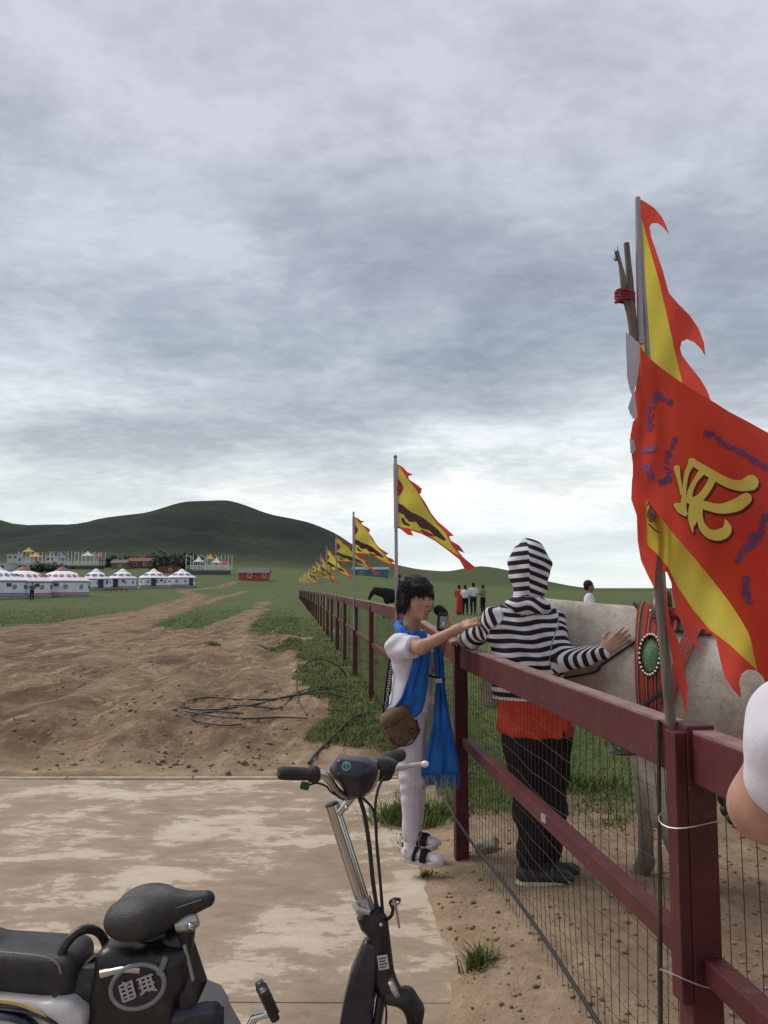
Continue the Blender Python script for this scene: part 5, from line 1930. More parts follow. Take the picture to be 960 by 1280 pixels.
# pommel and cantle arches, padded seat
for (x, hgt, wd, mm) in ((0.435, 0.135, 0.17, M_wood), (0.135, 0.11, 0.19, M_wood)):
    pts = [HL(x + 0.03 * (math.cos(a) if x < 0.3 else -math.cos(a)) * 0, wd * math.sin(a), 1.375 + (hgt) * math.cos(a)) for a in np.linspace(-1.5, 1.5, 17)]
    MB().tube(pts, [0.018 + 0.012 * math.cos(a) for a in np.linspace(-1.5, 1.5, 17)], 10, flat=1.3).build('saddle_arch', mm, saddle, smooth=True)
    for a in np.linspace(-1.2, 1.2, 9):
        MB().ball(HL(x + (0.022 if x > 0.3 else -0.022), wd * math.sin(a), 1.375 + hgt * math.cos(a)), 0.0085, 7, 5).build('stud', M_studw, saddle, smooth=True)
S = SDF()
S.ell(HL(0.28, 0, 1.40), (0.15, 0.15, 0.045), 0.03, 0, HR)
S.build('seat', 0.01, mat('red_velvet', srgb(132, 36, 40), 0.95, scale=40, bump=0.3), saddle)
# bridle rein: black strap from the saddle over the neck side
pts = cr([HL(0.56, 0.06, 1.46), on_horse(818, 785, 0.012), on_horse(797, 799, 0.012), on_horse(775, 815, 0.014), on_horse(752, 831, 0.016), on_horse(733, 843, 0.03), HL(1.28, 0.04, 1.0)], 6)
rein = MB().tube(pts, 0.0135, 8, flat=0.45).build('rein', mat('black_strap', srgb(34, 36, 44), 0.6, scale=40, bump=0.2), None, smooth=True)
tag(rein, 'black rein strap running from the saddle along the neck of the white horse', 'rein')
bri = MB()
for off, z in ((0.12, -0.20), (0.02, 0.02)):
    c_ = HL(1.17 + off, -0.10 * (0.45 if off > 0.1 else 0.0), 1.33 + z)
    bri.tube([c_ + hd * (0.115 * math.sin(a) * 0.7) + Vector((hd.y, -hd.x, 0)) * 0.115 * math.cos(a) + Vector((0, 0, 0.07 * math.sin(a))) for a in np.linspace(0, 2 * math.pi, 21)[:-1]], 0.009, 6, closed=True)
tag(bri.build('bridle', MATS['black_strap'], None, smooth=True), 'black strap bridle on the head of the white horse', 'bridle')


# ================================================================== PEOPLE FARTHER OFF
def simple_person(name_label, x, y, face, top_m, leg_m, hair_m, h=1.66, res=0.02, dress=None, arms=(0.10, 0.12), group=None, z=None, sit=False, skin=None, shoes=None, cap=None):
    z0 = gz(x, y) if z is None else z
    r = thing('person', name_label, 'person', (x, y, z0), 0, group)
    s = h / 1.66
    f, rt, rot = axes(face)
    o = Vector((x, y, z0))
    R = np.array(rot)

    def L(a, b, c_):
        return o + (f * a + rt * b) * s + Vector((0, 0, c_ * s))
    B = SDF()
    head_prims(B, L(0.01, 0, 1.54), f, rt, s)
    B.cone(L(0, 0, 1.46), L(-0.01, 0, 1.36), 0.05 * s, 0.055 * s, 0.03, 1)
    B.ell(L(0, 0, 1.18), (0.09 * s, 0.14 * s, 0.2 * s), 0.04, 1, R)
    T, G, HH = SDF(), SDF(), SDF()
    T.ell(L(0, 0, 1.20), (0.115 * s, 0.18 * s, 0.20 * s), 0.05, 0, R)
    T.ell(L(0, 0, 1.02), (0.115 * s, 0.165 * s, 0.17 * s), 0.05, 0, R)
    for sd, am in zip((-1, 1), arms):
        sh, el, wr = L(0, 0.165 * sd, 1.33), L(0.02 + am * 0.3, (0.22 + am * 0.2) * sd, 1.08), L(0.08 + am * 1.2, (0.20 + am * 0.1) * sd, 0.86 + am * 0.9)
        B.cone(sh, el, 0.045 * s, 0.037 * s, 0.03, 1); B.cone(el, wr, 0.036 * s, 0.026 * s, 0.02, 1)
        if res <= 0.012:
            hand_prims(B, wr, (wr - el), f * -1, s, 0.05, 0.3, thumb=sd)
        else:
            B.cone(wr, wr + (wr - el).normalized() * 0.13 * s, 0.034 * s, 0.02 * s, 0.02, 1)
        T.cone(sh, sh.lerp(el, 0.75), 0.064 * s, 0.062 * s, 0.03, 0)
    for sd in (-1, 1):
        if sit:
            hp, kn, an = L(0, 0.09 * sd, 0.86), L(0.30, 0.24 * sd, 0.72), L(0.22, 0.30 * sd, 0.36)
        else:
            hp, kn, an = L(0, 0.09 * sd, 0.86), L(0.02, 0.10 * sd, 0.48), L(0.0 + 0.03 * sd, 0.10 * sd, 0.09)
        B.cone(hp, kn, 0.07 * s, 0.05 * s, 0.03, 1); B.cone(kn, an, 0.046 * s, 0.032 * s, 0.03, 1)
        B.cone(an + Vector((0, 0, -0.05 * s)), an + f * 0.15 * s + Vector((0, 0, -0.06 * s)), 0.032 * s, 0.028 * s, 0.02, 1)
        if dress is None:
            G.cone(hp, kn, 0.092 * s, 0.068 * s, 0.04, 0); G.cone(kn, an + Vector((0, 0, 0.02)), 0.066 * s, 0.052 * s, 0.04, 0)
        K = SDF()
        K.cone(an + Vector((0, 0, -0.045 * s)), an + f * 0.155 * s + Vector((0, 0, -0.055 * s)), 0.042 * s, 0.036 * s, 0.02, 0)
        K.build('shoe', res * 0.8, shoes or M_shoe, r)
    B.build('body', res, skin or M_skin_d, r)
    if dress is None:
        G.ell(L(0, 0, 0.90), (0.105 * s, 0.155 * s, 0.13 * s), 0.05, 0, R)
        G.build('trousers', res, leg_m, r, disp=folds(0.004, 30, 24, 22))
    else:
        G.cone(L(0, 0, 0.95), L(0, 0, 0.22), 0.15 * s, 0.20 * s, 0.05, 0)
        G.build('skirt', res, dress, r, disp=folds(0.008, 40, 34, 6))
    T.build('shirt', res, top_m, r, disp=folds(0.004, 30, 24, 22, 1.0))
    HH.ell(L(-0.015, 0, 1.575), (0.103 * s, 0.092 * s, 0.098 * s), 0.02, 0, R)
    HH.ell(L(-0.05, 0, 1.51), (0.06 * s, 0.08 * s, 0.07 * s), 0.02, 0, R)
    HH.ell(L(0.12, 0, 1.51), (0.09 * s, 0.075 * s, 0.075 * s), 0.01, 0, R, sub=True)
    HH.build('hair', res * 0.7, hair_m, r)
    if cap:
        MB().lathe([(0.13 * s, 0.0), (0.125 * s, 0.015 * s), (0.085 * s, 0.03 * s), (0.06 * s, 0.09 * s), (0.01 * s, 0.11 * s)], L(-0.01, 0, 1.60), 14).build('hat', cap, r, smooth=True)
    return r


M_dress = cloth_mat('red_dress_cloth', srgb(190, 66, 54), srgb(164, 52, 46), wsc=6, trans=0.0)
M_tan = cloth_mat('tan_shirt_cloth', srgb(150, 128, 112), srgb(128, 108, 96), wsc=6, trans=0.0)
M_navy = cloth_mat('navy_denim', srgb(40, 46, 62), srgb(28, 33, 46), wsc=10, trans=0.0)
M_greyt = cloth_mat('grey_cloth', srgb(110, 110, 118), srgb(84, 84, 92), wsc=10, trans=0.0)


def at_px(px, Y):
    return (px - 480) / F * Y


GRP = 'onlookers standing on the meadow'
simple_person('onlooker in long red dress standing on the meadow', at_px(573.5, 45), 45, (0.3, 1), M_dress, None, M_hair, 1.62, 0.03, dress=M_dress, group=GRP)
simple_person('onlooker in white top and black trousers beside the one in red dress', at_px(581, 44), 44, (0.2, 1), M_tee, M_black, M_hair, 1.60, 0.03, group=GRP)
simple_person('taller onlooker in white shirt and dark trousers beside the one in tan shirt', at_px(591, 45), 45, (-0.2, 1), M_tee, M_navy, M_hair, 1.74, 0.03, group=GRP)
simple_person('onlooker in tan shirt at the end of the group on the meadow', at_px(603, 46), 46, (-0.6, 0.8), M_tan, M_black, M_hair, 1.62, 0.03, group=GRP)
simple_person('figure in dark clothes standing alone on grass before the white yurts', at_px(42, 74), 74, (0.3, -1), M_greyt, M_black, M_hair, 1.66, 0.03)
simple_person('man in white shirt standing on the meadow behind the white horse', at_px(735, 17.0), 17.0, (0.95, -0.2), M_tee, M_navy, M_hair, 1.57, 0.016, skin=M_skin_d)
simple_person('person in dark jeans and pale-soled shoes standing behind the white horse', at_px(900, 5.35), 5.35, (0.75, -0.4), M_greyt, M_navy, M_hair, 1.66, 0.012)
# rider on dark horse
rx, ry_ = at_px(497, 40), 40
rz_ = gz(rx, ry_)
dh = thing('horse', 'dark bay horse standing behind the fence with a rider', 'horse', (rx, ry_, rz_))
build_horse(dh, Vector((rx, ry_, rz_)), (-0.92, -0.3), M_bay_coat, 0.03, mane=M_mane_d, hoof=M_hoof)
simple_person('rider in dark clothes sitting on the dark bay horse', rx + 0.05, ry_, (-0.92, -0.3), M_black, M_black, M_hair, 1.6, 0.03, z=rz_ + 0.48, sit=True)

# ------------------------------------------------------------------ visitor at the edge, only the bent arm in view
ed = thing('person', 'person in white short-sleeved tee leaning at the fence, bare elbow bent', 'person', (0.66, 1.02, gz(0.66, 1.02)))
ef, er, erot = axes((0.80, 0.60))
ER = np.array(erot)
eC = Vector((0.735, 1.04, 0))


def EL(a, b, c_):
    return eC + ef * a + er * b + Vector((0, 0, c_))


S = SDF()
esL = P(1003, 908, 1.08)
eeL = P(957, 1008, 1.15)
ewL = P(1060, 1085, 1.30)
S.cone(esL, eeL, 0.046, 0.045, 0.02, 1)
S.cone(eeL, ewL, 0.044, 0.030, 0.02, 1)
hand_prims(S, ewL, (ewL - eeL), (0, 0, 1), 0.95, 0.1, 0.5, thumb=-1)
esR = EL(0, 0.17, 1.36)
eeR, ewR = EL(0.10, 0.20, 1.12), EL(0.24, 0.05, 1.22)
S.cone(esR, eeR, 0.05, 0.042, 0.03, 1); S.cone(eeR, ewR, 0.042, 0.028, 0.025, 1)
hand_prims(S, ewR, (ewR - eeR), (0, 0, 1), 0.95, 0.1, 0.5, thumb=1)
head_prims(S, EL(0.02, 0, 1.57), ef, er, 1.0)
S.cone(EL(0, 0, 1.50), EL(-0.01, 0, 1.38), 0.05, 0.056, 0.03, 1)
S.ell(EL(0, 0, 1.18), (0.09, 0.14, 0.2), 0.04, 1, ER)
for sd in (-1, 1):
    S.cone(EL(0, 0.09 * sd, 0.88), EL(0.0, 0.10 * sd, 0.48), 0.07, 0.05, 0.03, 1)
    S.cone(EL(0, 0.10 * sd, 0.48), EL(-0.02, 0.10 * sd, 0.09), 0.048, 0.033, 0.03, 1)
    S.cone(EL(-0.03, 0.10 * sd, 0.045), EL(0.13, 0.11 * sd, 0.035), 0.032, 0.028, 0.02, 1)
S.build('body', 0.0065, M_skin, ed)
S = SDF()
S.ell(EL(0, 0, 1.21), (0.12, 0.175, 0.20), 0.05, 0, ER)
S.ell(EL(0, 0, 1.02), (0.12, 0.165, 0.17), 0.05, 0, ER)
d_ = (eeL - esL).normalized()
S.cone(esL, P(981, 976, 1.10), 0.053, 0.050, 0.02, 0)
S.cone(esR, esR.lerp(eeR, 0.7), 0.068, 0.070, 0.04, 0)
S.cone(EL(0, 0, 1.36), esL, 0.06, 0.058, 0.04, 0); S.cone(EL(0, 0, 1.40), esR, 0.06, 0.065, 0.05, 0)
S.box(EL(0, 0, 0.80), (0.4, 0.4, 0.12), 0, 0.006, 0, sub=True)
S.build('tee_shirt', 0.0065, M_tee, ed, disp=folds(0.004, 34, 30, 28, 0.9))
S = SDF()
S.ell(EL(0, 0, 0.92), (0.11, 0.155, 0.12), 0.05, 0, ER)
for sd in (-1, 1):
    S.cone(EL(0, 0.09 * sd, 0.88), EL(0.0, 0.10 * sd, 0.48), 0.09, 0.068, 0.04, 0)
    S.cone(EL(0, 0.10 * sd, 0.48), EL(-0.02, 0.10 * sd, 0.11), 0.066, 0.052, 0.04, 0)
    K = SDF()
    K.cone(EL(-0.03, 0.10 * sd, 0.050), EL(0.13, 0.11 * sd, 0.042), 0.043, 0.036, 0.02, 0)
    K.build('shoe', 0.008, M_shoe, ed)
S.build('trousers', 0.01, M_navy, ed)
S = SDF()
S.ell(EL(-0.005, 0, 1.605), (0.103, 0.092, 0.098), 0.02, 0, ER)
S.ell(EL(-0.045, 0, 1.53), (0.06, 0.08, 0.08), 0.02, 0, ER)
S.ell(EL(0.13, 0, 1.54), (0.09, 0.075, 0.075), 0.01, 0, ER, sub=True)
S.build('hair', 0.007, M_hair, ed)


# ================================================================== ELECTRIC BICYCLE
bike = thing('electric_bicycle', 'dark blue and black electric bicycle with chrome handlebar stem parked on the concrete slab', 'bicycle', P(330, 1500, 2.15))
bike.location = (-0.42, 2.15, 0.0)
M_chrome = mat('chrome', srgb(196, 196, 198), 0.14, var=0.05, scale=15, metal=1.0)
M_alu = mat('brushed_aluminium', srgb(166, 164, 160), 0.38, scale=30, metal=0.8, col2=srgb(190, 188, 184))
M_rub = mat('black_rubber_grip', srgb(26, 25, 27), 0.6, scale=60, bump=0.35, bscale=260)
M_pl = mat('black_abs', srgb(24, 24, 28), 0.38, scale=20, bump=0.06)
M_navyp = mat('navy_paint', srgb(19, 20, 36), 0.36, scale=10, col2=srgb(27, 28, 48), coat=0.15, bump=0.05)
M_vinyl = mat('black_vinyl', srgb(30, 30, 32), 0.5, scale=30, bump=0.3, bscale=300, col2=srgb(40, 40, 42))
M_white_p = mat('silver_white_plastic', srgb(176, 170, 168), 0.35, scale=8, col2=srgb(200, 194, 190), coat=0.2)
M_grey_p = mat('grey_piping', srgb(120, 118, 116), 0.6)
M_yel_p = mat('cream_stripe', srgb(200, 178, 116), 0.4)
for m_ in (M_pl, M_vinyl, M_navyp, M_rub):
    dusty(m_, srgb(120, 104, 86), 0.22, 0.46, 0.75, 14)
dusty(M_white_p, srgb(130, 112, 92), 0.45, 0.5, 0.75, 12)
B0 = 2.20        # distance of the bicycle's midplane


def Q(px, py, dy=0.0):
    return P(px, py, B0 + dy)


# --- saddle
S = SDF()
sx, sy, sz = Q(190, 1140).x, B0 + 0.02, Q(190, 1135).z
sad_f = Vector((0.97, -0.10, 0.10)).normalized()
sad_r = Vector((0.10, 0.97, 0)).normalized()
su_ = sad_f.cross(sad_r)
SR = np.array([[sad_f.x, sad_r.x, su_.x], [sad_f.y, sad_r.y, su_.y], [sad_f.z, sad_r.z, su_.z]])
so0 = Q(200, 1142, 0.0)


def SL(a, b, c_):
    return so0 + sad_f * a + sad_r * b + su_ * c_


for sd in (-1, 1):
    S.ell(SL(-0.048, 0.048 * sd, 0.006), (0.072, 0.062, 0.046), 0.03, 0, SR)
S.ell(SL(-0.03, 0, 0.012), (0.09, 0.09, 0.042), 0.04, 0, SR)
S.cone(SL(-0.01, 0, 0.004), SL(0.125, 0, 0.028), 0.048, 0.021, 0.04, 0)
S.ell(SL(-0.050, 0, 0.070), (0.06, 0.026, 0.030), 0.03, 0, SR, sub=True)
S.box(SL(0, 0, -0.085), (0.3, 0.3, 0.045), 0, 0.012, 0, SR, sub=True)
sad = S.build('saddle', 0.0045, M_vinyl, bike)
pts = [SL(-0.115, -0.04, -0.004), SL(-0.07, -0.098, 0.002), SL(-0.01, -0.088, 0.012), SL(0.05, -0.046, 0.022), SL(0.12, -0.024, 0.034)]
MB().tube(cr(pts, 6), 0.0022, 5).build('piping', mat('dark_piping', srgb(58, 58, 60), 0.6), sad, smooth=True)
# clamp, seat post, sleeve
MB().tube([Q(234, 1160, -0.01), Q(228, 1200, 0.0), Q(216, 1260, 0.0), Q(206, 1330, 0)], [0.022, 0.022, 0.024, 0.026], 14).build('seat_post', M_pl, bike, smooth=True)
MB().tube([Q(221, 1157, -0.03), Q(238, 1153, -0.032), Q(247, 1149, -0.03)], [0.018, 0.022, 0.016], 10, flat=0.8).build('seat_clamp', M_alu, bike, smooth=True)
MB().ball(Q(238, 1158, -0.058), 0.009, 10, 6).build('bolt', M_chrome, bike, smooth=True)
MB().tube([Q(230, 1180, -0.028), Q(241, 1225, -0.028)], 0.009, 8, flat=0.6).build('latch_lever', M_alu, bike, smooth=True)
S = SDF()
S.cone(Q(222, 1178, 0.01), Q(240, 1252, 0.01), 0.040, 0.052, 0.03, 0)
S.build('post_shroud', 0.006, M_pl, bike)
S = SDF()
S.cone(Q(160, 1192, 0.02), Q(205, 1168, 0.01), 0.022, 0.018, 0.02, 0)
S.cone(Q(160, 1192, 0.02), Q(130, 1208, 0.02), 0.024, 0.018, 0.02, 0)
S.build('saddle_bracket', 0.005, M_pl, bike)
# --- battery box with oval badge
S = SDF()
brt = Matrix.Rotation(0.10, 3, 'Y')
S.box(Q(170, 1262, 0.0), (0.108, 0.066, 0.160), 0.035, 0.02, 0, np.array(brt))
S.box(Q(208, 1205, 0.0), (0.060, 0.060, 0.05), 0.025, 0.03, 0)
bat = S.build('battery_box', 0.006, M_pl, bike)
bdc = Q(172, 1233, -0.078)


def bd(a, b, off=0.0):
    ca, sa = math.cos(0.30), math.sin(0.30)
    return bdc + Vector((a * ca - b * sa, -off, a * sa + b * ca))


ringp = [bd(0.066 * math.cos(a), 0.050 * math.sin(a)) for a in np.linspace(0, 2 * math.pi, 37)[:-1]]
bad = MB().tube(ringp, 0.0062, 8, closed=True).build('badge', mat('grey_badge_ring', srgb(126, 126, 128), 0.4, metal=0.3), bike, smooth=True)
vs_ = [bd(0.062 * math.cos(a), 0.046 * math.sin(a), 0.001) for a in np.linspace(0, 2 * math.pi, 33)[:-1]]
MB().add(vs_, [tuple(range(32))]).build('badge_face', M_navyp, bad)
silver = mat('silver_lettering', srgb(172, 170, 170), 0.35, metal=0.4)
# two block characters in silver strokes
GLY = [[(-.042, .022, -.006, .026), (-.040, .010, -.008, .014), (-.038, -.002, -.010, .002), (-.042, -.014, -.006, -.010), (-.040, -.024, -.010, -.021), (-.040, .022, -.040, -.024), (-.009, .026, -.009, -.021), (-.025, .025, -.025, -.022), (-.030, .031, -.018, .020)],
       [(.004, .024, .044, .026), (.006, .012, .040, .014), (.004, .000, .044, .003), (.008, -.012, .042, -.010), (.012, .024, .012, -.018), (.026, .030, .026, -.018), (.038, .026, .038, -.014), (.004, -.020, .020, -.010), (.030, -.012, .046, -.020)]]
for gl in GLY:
    mb = MB()
    for k, (a, b, c_, d_) in enumerate(gl):
        mb.bar(bd(a, b * 0.8 - 0.003, 0.004 + 0.0003 * k), bd(c_, d_ * 0.8 - 0.003, 0.004 + 0.0003 * k), 0.0050, 0.003, up=(0, -1, 0))
    mb.build('badge_character', silver, bad)
MB().tube(cr([Q(126, 1218, -0.07), Q(140, 1215, -0.075), Q(156, 1212, -0.078), Q(175, 1213, -0.078)], 5), [0.010, 0.009, 0.009, 0.0095] + [0.008] * 12, 8, flat=0.7).build('side_handle', M_alu, bike, smooth=True)
MB().tube(cr([Q(198, 1218, -0.08), Q(203, 1208, -0.08), Q(207, 1196, -0.078)], 5), 0.007, 8, flat=0.6).build('cable_clip', M_grey_p, bike, smooth=True)
# --- frame
MB().tube(cr([Q(196, 1300, 0), Q(250, 1300, 0), Q(330, 1318, 0), Q(400, 1330, 0)], 6), 0.038, 14).build('lower_frame_tube', M_navyp, bike, smooth=True)
S = SDF()
S.cone(Q(225, 1272, -0.01), Q(262, 1262, -0.01), 0.045, 0.040, 0.02, 0)
S.cone(Q(262, 1262, -0.01), Q(290, 1330, -0.01), 0.042, 0.050, 0.03, 0)
S.build('frame_cover', 0.006, M_navyp, bike)
MB().tube([Q(251, 1245, -0.01), Q(262, 1250, -0.01), Q(270, 1262, -0.012)], [0.040, 0.043, 0.040], 16, flat=0.8).build('frame_collar', mat('grey_plastic', srgb(120, 116, 116), 0.5, scale=14, col2=srgb(140, 136, 136)), bike, smooth=True)
MB().tube([Q(264, 1256, -0.012), Q(282, 1290, -0.014), Q(300, 1330, -0.014)], [0.041, 0.042, 0.044], 16, flat=0.8).build('grey_frame_tube', MATS['grey_plastic'], bike, smooth=True)
# --- passenger seat with piping and grab ring
S = SDF()
S.box(Q(12, 1206, 0.02), (0.195, 0.085, 0.062), 0.035, 0.02, 0, np.array(Matrix.Rotation(0.06, 3, 'Y')))
S.ell(Q(-60, 1180, 0.02), (0.10, 0.08, 0.05), 0.05, 0)
ps = S.build('passenger_seat', 0.006, M_vinyl, bike)
pts = cr([Q(-85, 1183, -0.066), Q(-30, 1188, -0.069), Q(30, 1193, -0.069), Q(58, 1197, -0.069), Q(72, 1205, -0.068), Q(76, 1217, -0.066)], 6)
MB().tube(pts, 0.0032, 6).build('piping', M_grey_p, ps, smooth=True)
rp = [Q(104, 1202, 0.0) + Vector((0.048 * math.cos(a), 0.075 * math.cos(a) * 0.5, 0.078 * math.sin(a))) for a in np.linspace(0, 2 * math.pi, 31)[:-1]]
MB().tube(rp, 0.0115, 10, closed=True).build('grab_ring', M_pl, bike, smooth=True)
MB().tube([Q(96, 1216, -0.02), Q(120, 1196, 0.02)], 0.009, 8).build('ring_spoke', M_pl, bike, smooth=True)
S = SDF()
S.box(Q(40, 1245, 0.02), (0.17, 0.06, 0.05), 0.02, 0.02, 0)
S.box(Q(120, 1245, 0.02), (0.06, 0.055, 0.09), 0.02, 0.03, 0)
S.build('seat_base', 0.007, M_pl, bike)
# --- rear side panel
S = SDF()
S.box(Q(20, 1262, -0.02), (0.165, 0.085, 0.062), 0.022, 0.02, 0, np.array(Matrix.Rotation(0.09, 3, 'Y')))
S.box(Q(85, 1290, -0.02), (0.05, 0.085, 0.09), 0.022, 0.03, 0, np.array(Matrix.Rotation(0.25, 3, 'Y')))
pan = S.build('side_panel', 0.006, M_white_p, bike)
MB().tube(cr([Q(-60, 1252, -0.104), Q(0, 1258, -0.106), Q(40, 1264, -0.107), Q(70, 1278, -0.107), Q(90, 1300, -0.107)], 6), 0.016, 8, flat=0.35, up=(0, -1, 0)).build('navy_inlay', M_navyp, pan, smooth=True)
MB().tube(cr([Q(-60, 1246, -0.112), Q(0, 1251, -0.113), Q(30, 1257, -0.114), Q(52, 1269, -0.114), Q(72, 1290, -0.114)], 6), 0.0055, 8, flat=0.6).build('cream_stripe', M_yel_p, pan, smooth=True)
MB().tube(cr([Q(-60, 1262, -0.113), Q(0, 1267, -0.114), Q(36, 1277, -0.114), Q(56, 1300, -0.113)], 6), 0.024, 8, flat=0.35, up=(0, -1, 0)).build('navy_inlay', M_navyp, pan, smooth=True)
MB().tube([Q(69, 1243, -0.110), Q(69, 1243, -0.099)], 0.0075, 10).build('screw', M_pl, pan, smooth=True)
# --- wheels with tyre, rim, spokes
def wheel(c, yaw, r=0.20):
    d = Vector((math.cos(yaw), math.sin(yaw), 0)); n = Vector((-d.y, d.x, 0))
    w = MB().tube([c + d * (r - 0.024) * math.cos(a) + Vector((0, 0, (r - 0.024) * math.sin(a))) for a in np.linspace(0, 2 * math.pi, 49)[:-1]], 0.024, 10, closed=True).build('wheel', M_rub, bike, smooth=True)
    MB().tube([c + d * (r - 0.052) * math.cos(a) + Vector((0, 0, (r - 0.052) * math.sin(a))) for a in np.linspace(0, 2 * math.pi, 49)[:-1]], 0.012, 8, closed=True).build('rim', M_alu, w, smooth=True)
    MB().tube([c - n * 0.05, c + n * 0.05], 0.035, 14).build('hub', M_alu, w, smooth=True)
    for k in range(14):
        a = 2 * math.pi * k / 14
        e = c + d * (r - 0.055) * math.cos(a) + Vector((0, 0, (r - 0.055) * math.sin(a)))
        MB().tube([c + n * 0.02 * (1 if k % 2 else -1), e], 0.0018, 4).build('spoke', M_chrome, w)
    return d, n


fc, rc = Vector((0.13, B0 - 0.05, 0.20)), Vector((-0.93, B0 + 0.03, 0.20))
SY = -0.12
fd_, fn_ = wheel(fc, SY)
wheel(rc, 0.0)
def fender(c, d, n, a0, a1, r, w, m, name):
    vs_, fs_ = [], []
    nA, nW = 24, 6
    for i in range(nA + 1):
        a = a0 + (a1 - a0) * i / nA
        for j in range(nW + 1):
            u = j / nW * 2 - 1
            rr_ = r - 0.022 * u * u
            vs_.append(c + d * rr_ * math.cos(a) + Vector((0, 0, rr_ * math.sin(a))) + n * w * u)
    for i in range(nA):
        for j in range(nW):
            k = i * (nW + 1) + j
            fs_.append((k, k + 1, k + nW + 2, k + nW + 1))
    o = MB().add(vs_, fs_).build(name, m, bike, smooth=True)
    s_ = o.modifiers.new('thickness', 'SOLIDIFY'); s_.thickness = 0.003
    return o


fender(fc, fd_, fn_, 0.35, 2.5, 0.238, 0.036, M_navyp, 'front_fender')
fender(rc, Vector((1, 0, 0)), Vector((0, 1, 0)), 0.4, 2.9, 0.238, 0.04, M_navyp, 'rear_fender')
# --- head tube, fork, main beam
S = SDF()
S.cone(Q(472, 1152, 0), Q(481, 1232, 0), 0.027, 0.028, 0.02, 0)
S.cone(Q(478, 1222, 0), Q(497, 1246, -0.02), 0.022, 0.021, 0.02, 0)
S.build('head_tube', 0.005, M_pl, bike)
bv = []
for (px_, py_, hw_, hy_) in ((466, 1176, 0.020, 0.022), (455, 1215, 0.032, 0.030), (449, 1250, 0.038, 0.034), (436, 1350, 0.046, 0.036)):
    c_ = Q(px_, py_)
    bv += [c_ + Vector((-hw_, -hy_, 0.008)), c_ + Vector((hw_, -hy_, -0.004)), c_ + Vector((hw_, hy_, -0.004)), c_ + Vector((-hw_, hy_, 0.008))]
MB().add(bv, [(3, 2, 1, 0), (12, 13, 14, 15)] + [(4 * j + k, 4 * j + (k + 1) % 4, 4 * j + 4 + (k + 1) % 4, 4 * j + 4 + k) for j in range(3) for k in range(4)]).build('main_beam', M_navyp, bike, bevel=0.011, seg=3)
MB().tube([Q(460, 1140, 0), Q(466, 1152, 0), Q(472, 1160, 0)], [0.033, 0.036, 0.032], 14).build('headset', M_pl, bike, smooth=True)
MB().ball(Q(476, 1156, -0.036), 0.0055, 8, 6).build('bolt', M_chrome, bike, smooth=True)
stk_o = Q(479, 1203, -0.034)
stk_r = Matrix.Rotation(-0.16, 3, 'Y')
stk = MB().box(stk_o, (0.026, 0.004, 0.034), stk_r).build('sticker', mat('white_sticker', srgb(186, 184, 180), 0.5, var=0.06), bike, bevel=0.001)
for k in range(4):
    MB().box(stk_o + stk_r @ Vector((-0.002 * (k % 2), -0.0028, 0.011 - 0.007 * k)), (0.019 - 0.004 * (k % 2), 0.001, 0.0026), stk_r).build('sticker_print', mat('grey_print', srgb(70, 70, 74), 0.6), stk)
S = SDF()
S.cone(Q(488, 1246, -0.02), Q(508, 1247, -0.02), 0.020, 0.022, 0.02, 0)
S.cone(Q(508, 1247, -0.02), Q(518, 1262, -0.02), 0.022, 0.021, 0.02, 0)
S.cone(Q(518, 1262, -0.02), Q(519, 1300, -0.02), 0.021, 0.020, 0.02, 0)
S.build('fork_crown', 0.005, M_pl, bike)
for sd in (-1, 1):
    MB().tube([Q(512, 1280, -0.02) + fn_ * 0.048 * sd, fc + fn_ * 0.05 * sd], 0.015, 10).build('fork_leg', M_pl, bike, smooth=True)
MB().tube([Q(491, 1236, -0.026), Q(496, 1233, -0.026)], 0.026, 12).build('fork_ring', M_alu, bike, smooth=True)
MB().tube([Q(478, 1235, -0.01), Q(470, 1290, -0.01), Q(452, 1330, -0.01)], 0.012, 8).build('frame_strut', M_navyp, bike, smooth=True)
# --- chrome stem with clamp
st0, st1 = Q(456, 1135, 0.0), Q(415, 1006, 0.0)
MB().tube([st0, st1], 0.0185, 20).build('stem', M_chrome, bike, smooth=True)
MB().tube([st1, st1 + (st1 - st0).normalized() * 0.006], [0.0195, 0.015], 18).build('stem_cap', M_pl, bike, smooth=True)
MB().tube([st0 + (st1 - st0) * 0.10, st0 - (st1 - st0) * 0.02], [0.0235, 0.025], 14).build('stem_collar', M_alu, bike, smooth=True)
MB().tube([Q(443, 1130, -0.02), Q(447, 1137, -0.03), Q(462, 1141, -0.03)], [0.008, 0.009, 0.007], 8).build('folding_lever', M_alu, bike, smooth=True)
MB().tube([Q(420, 1020, -0.005), Q(430, 1008, -0.012), Q(441, 993, -0.015)], [0.011, 0.0105, 0.013], 10).build('bar_clamp', M_chrome, bike, smooth=True)
MB().ball(Q(433, 1010, -0.028), 0.006, 8, 6).build('bolt', M_chrome, bike, smooth=True)
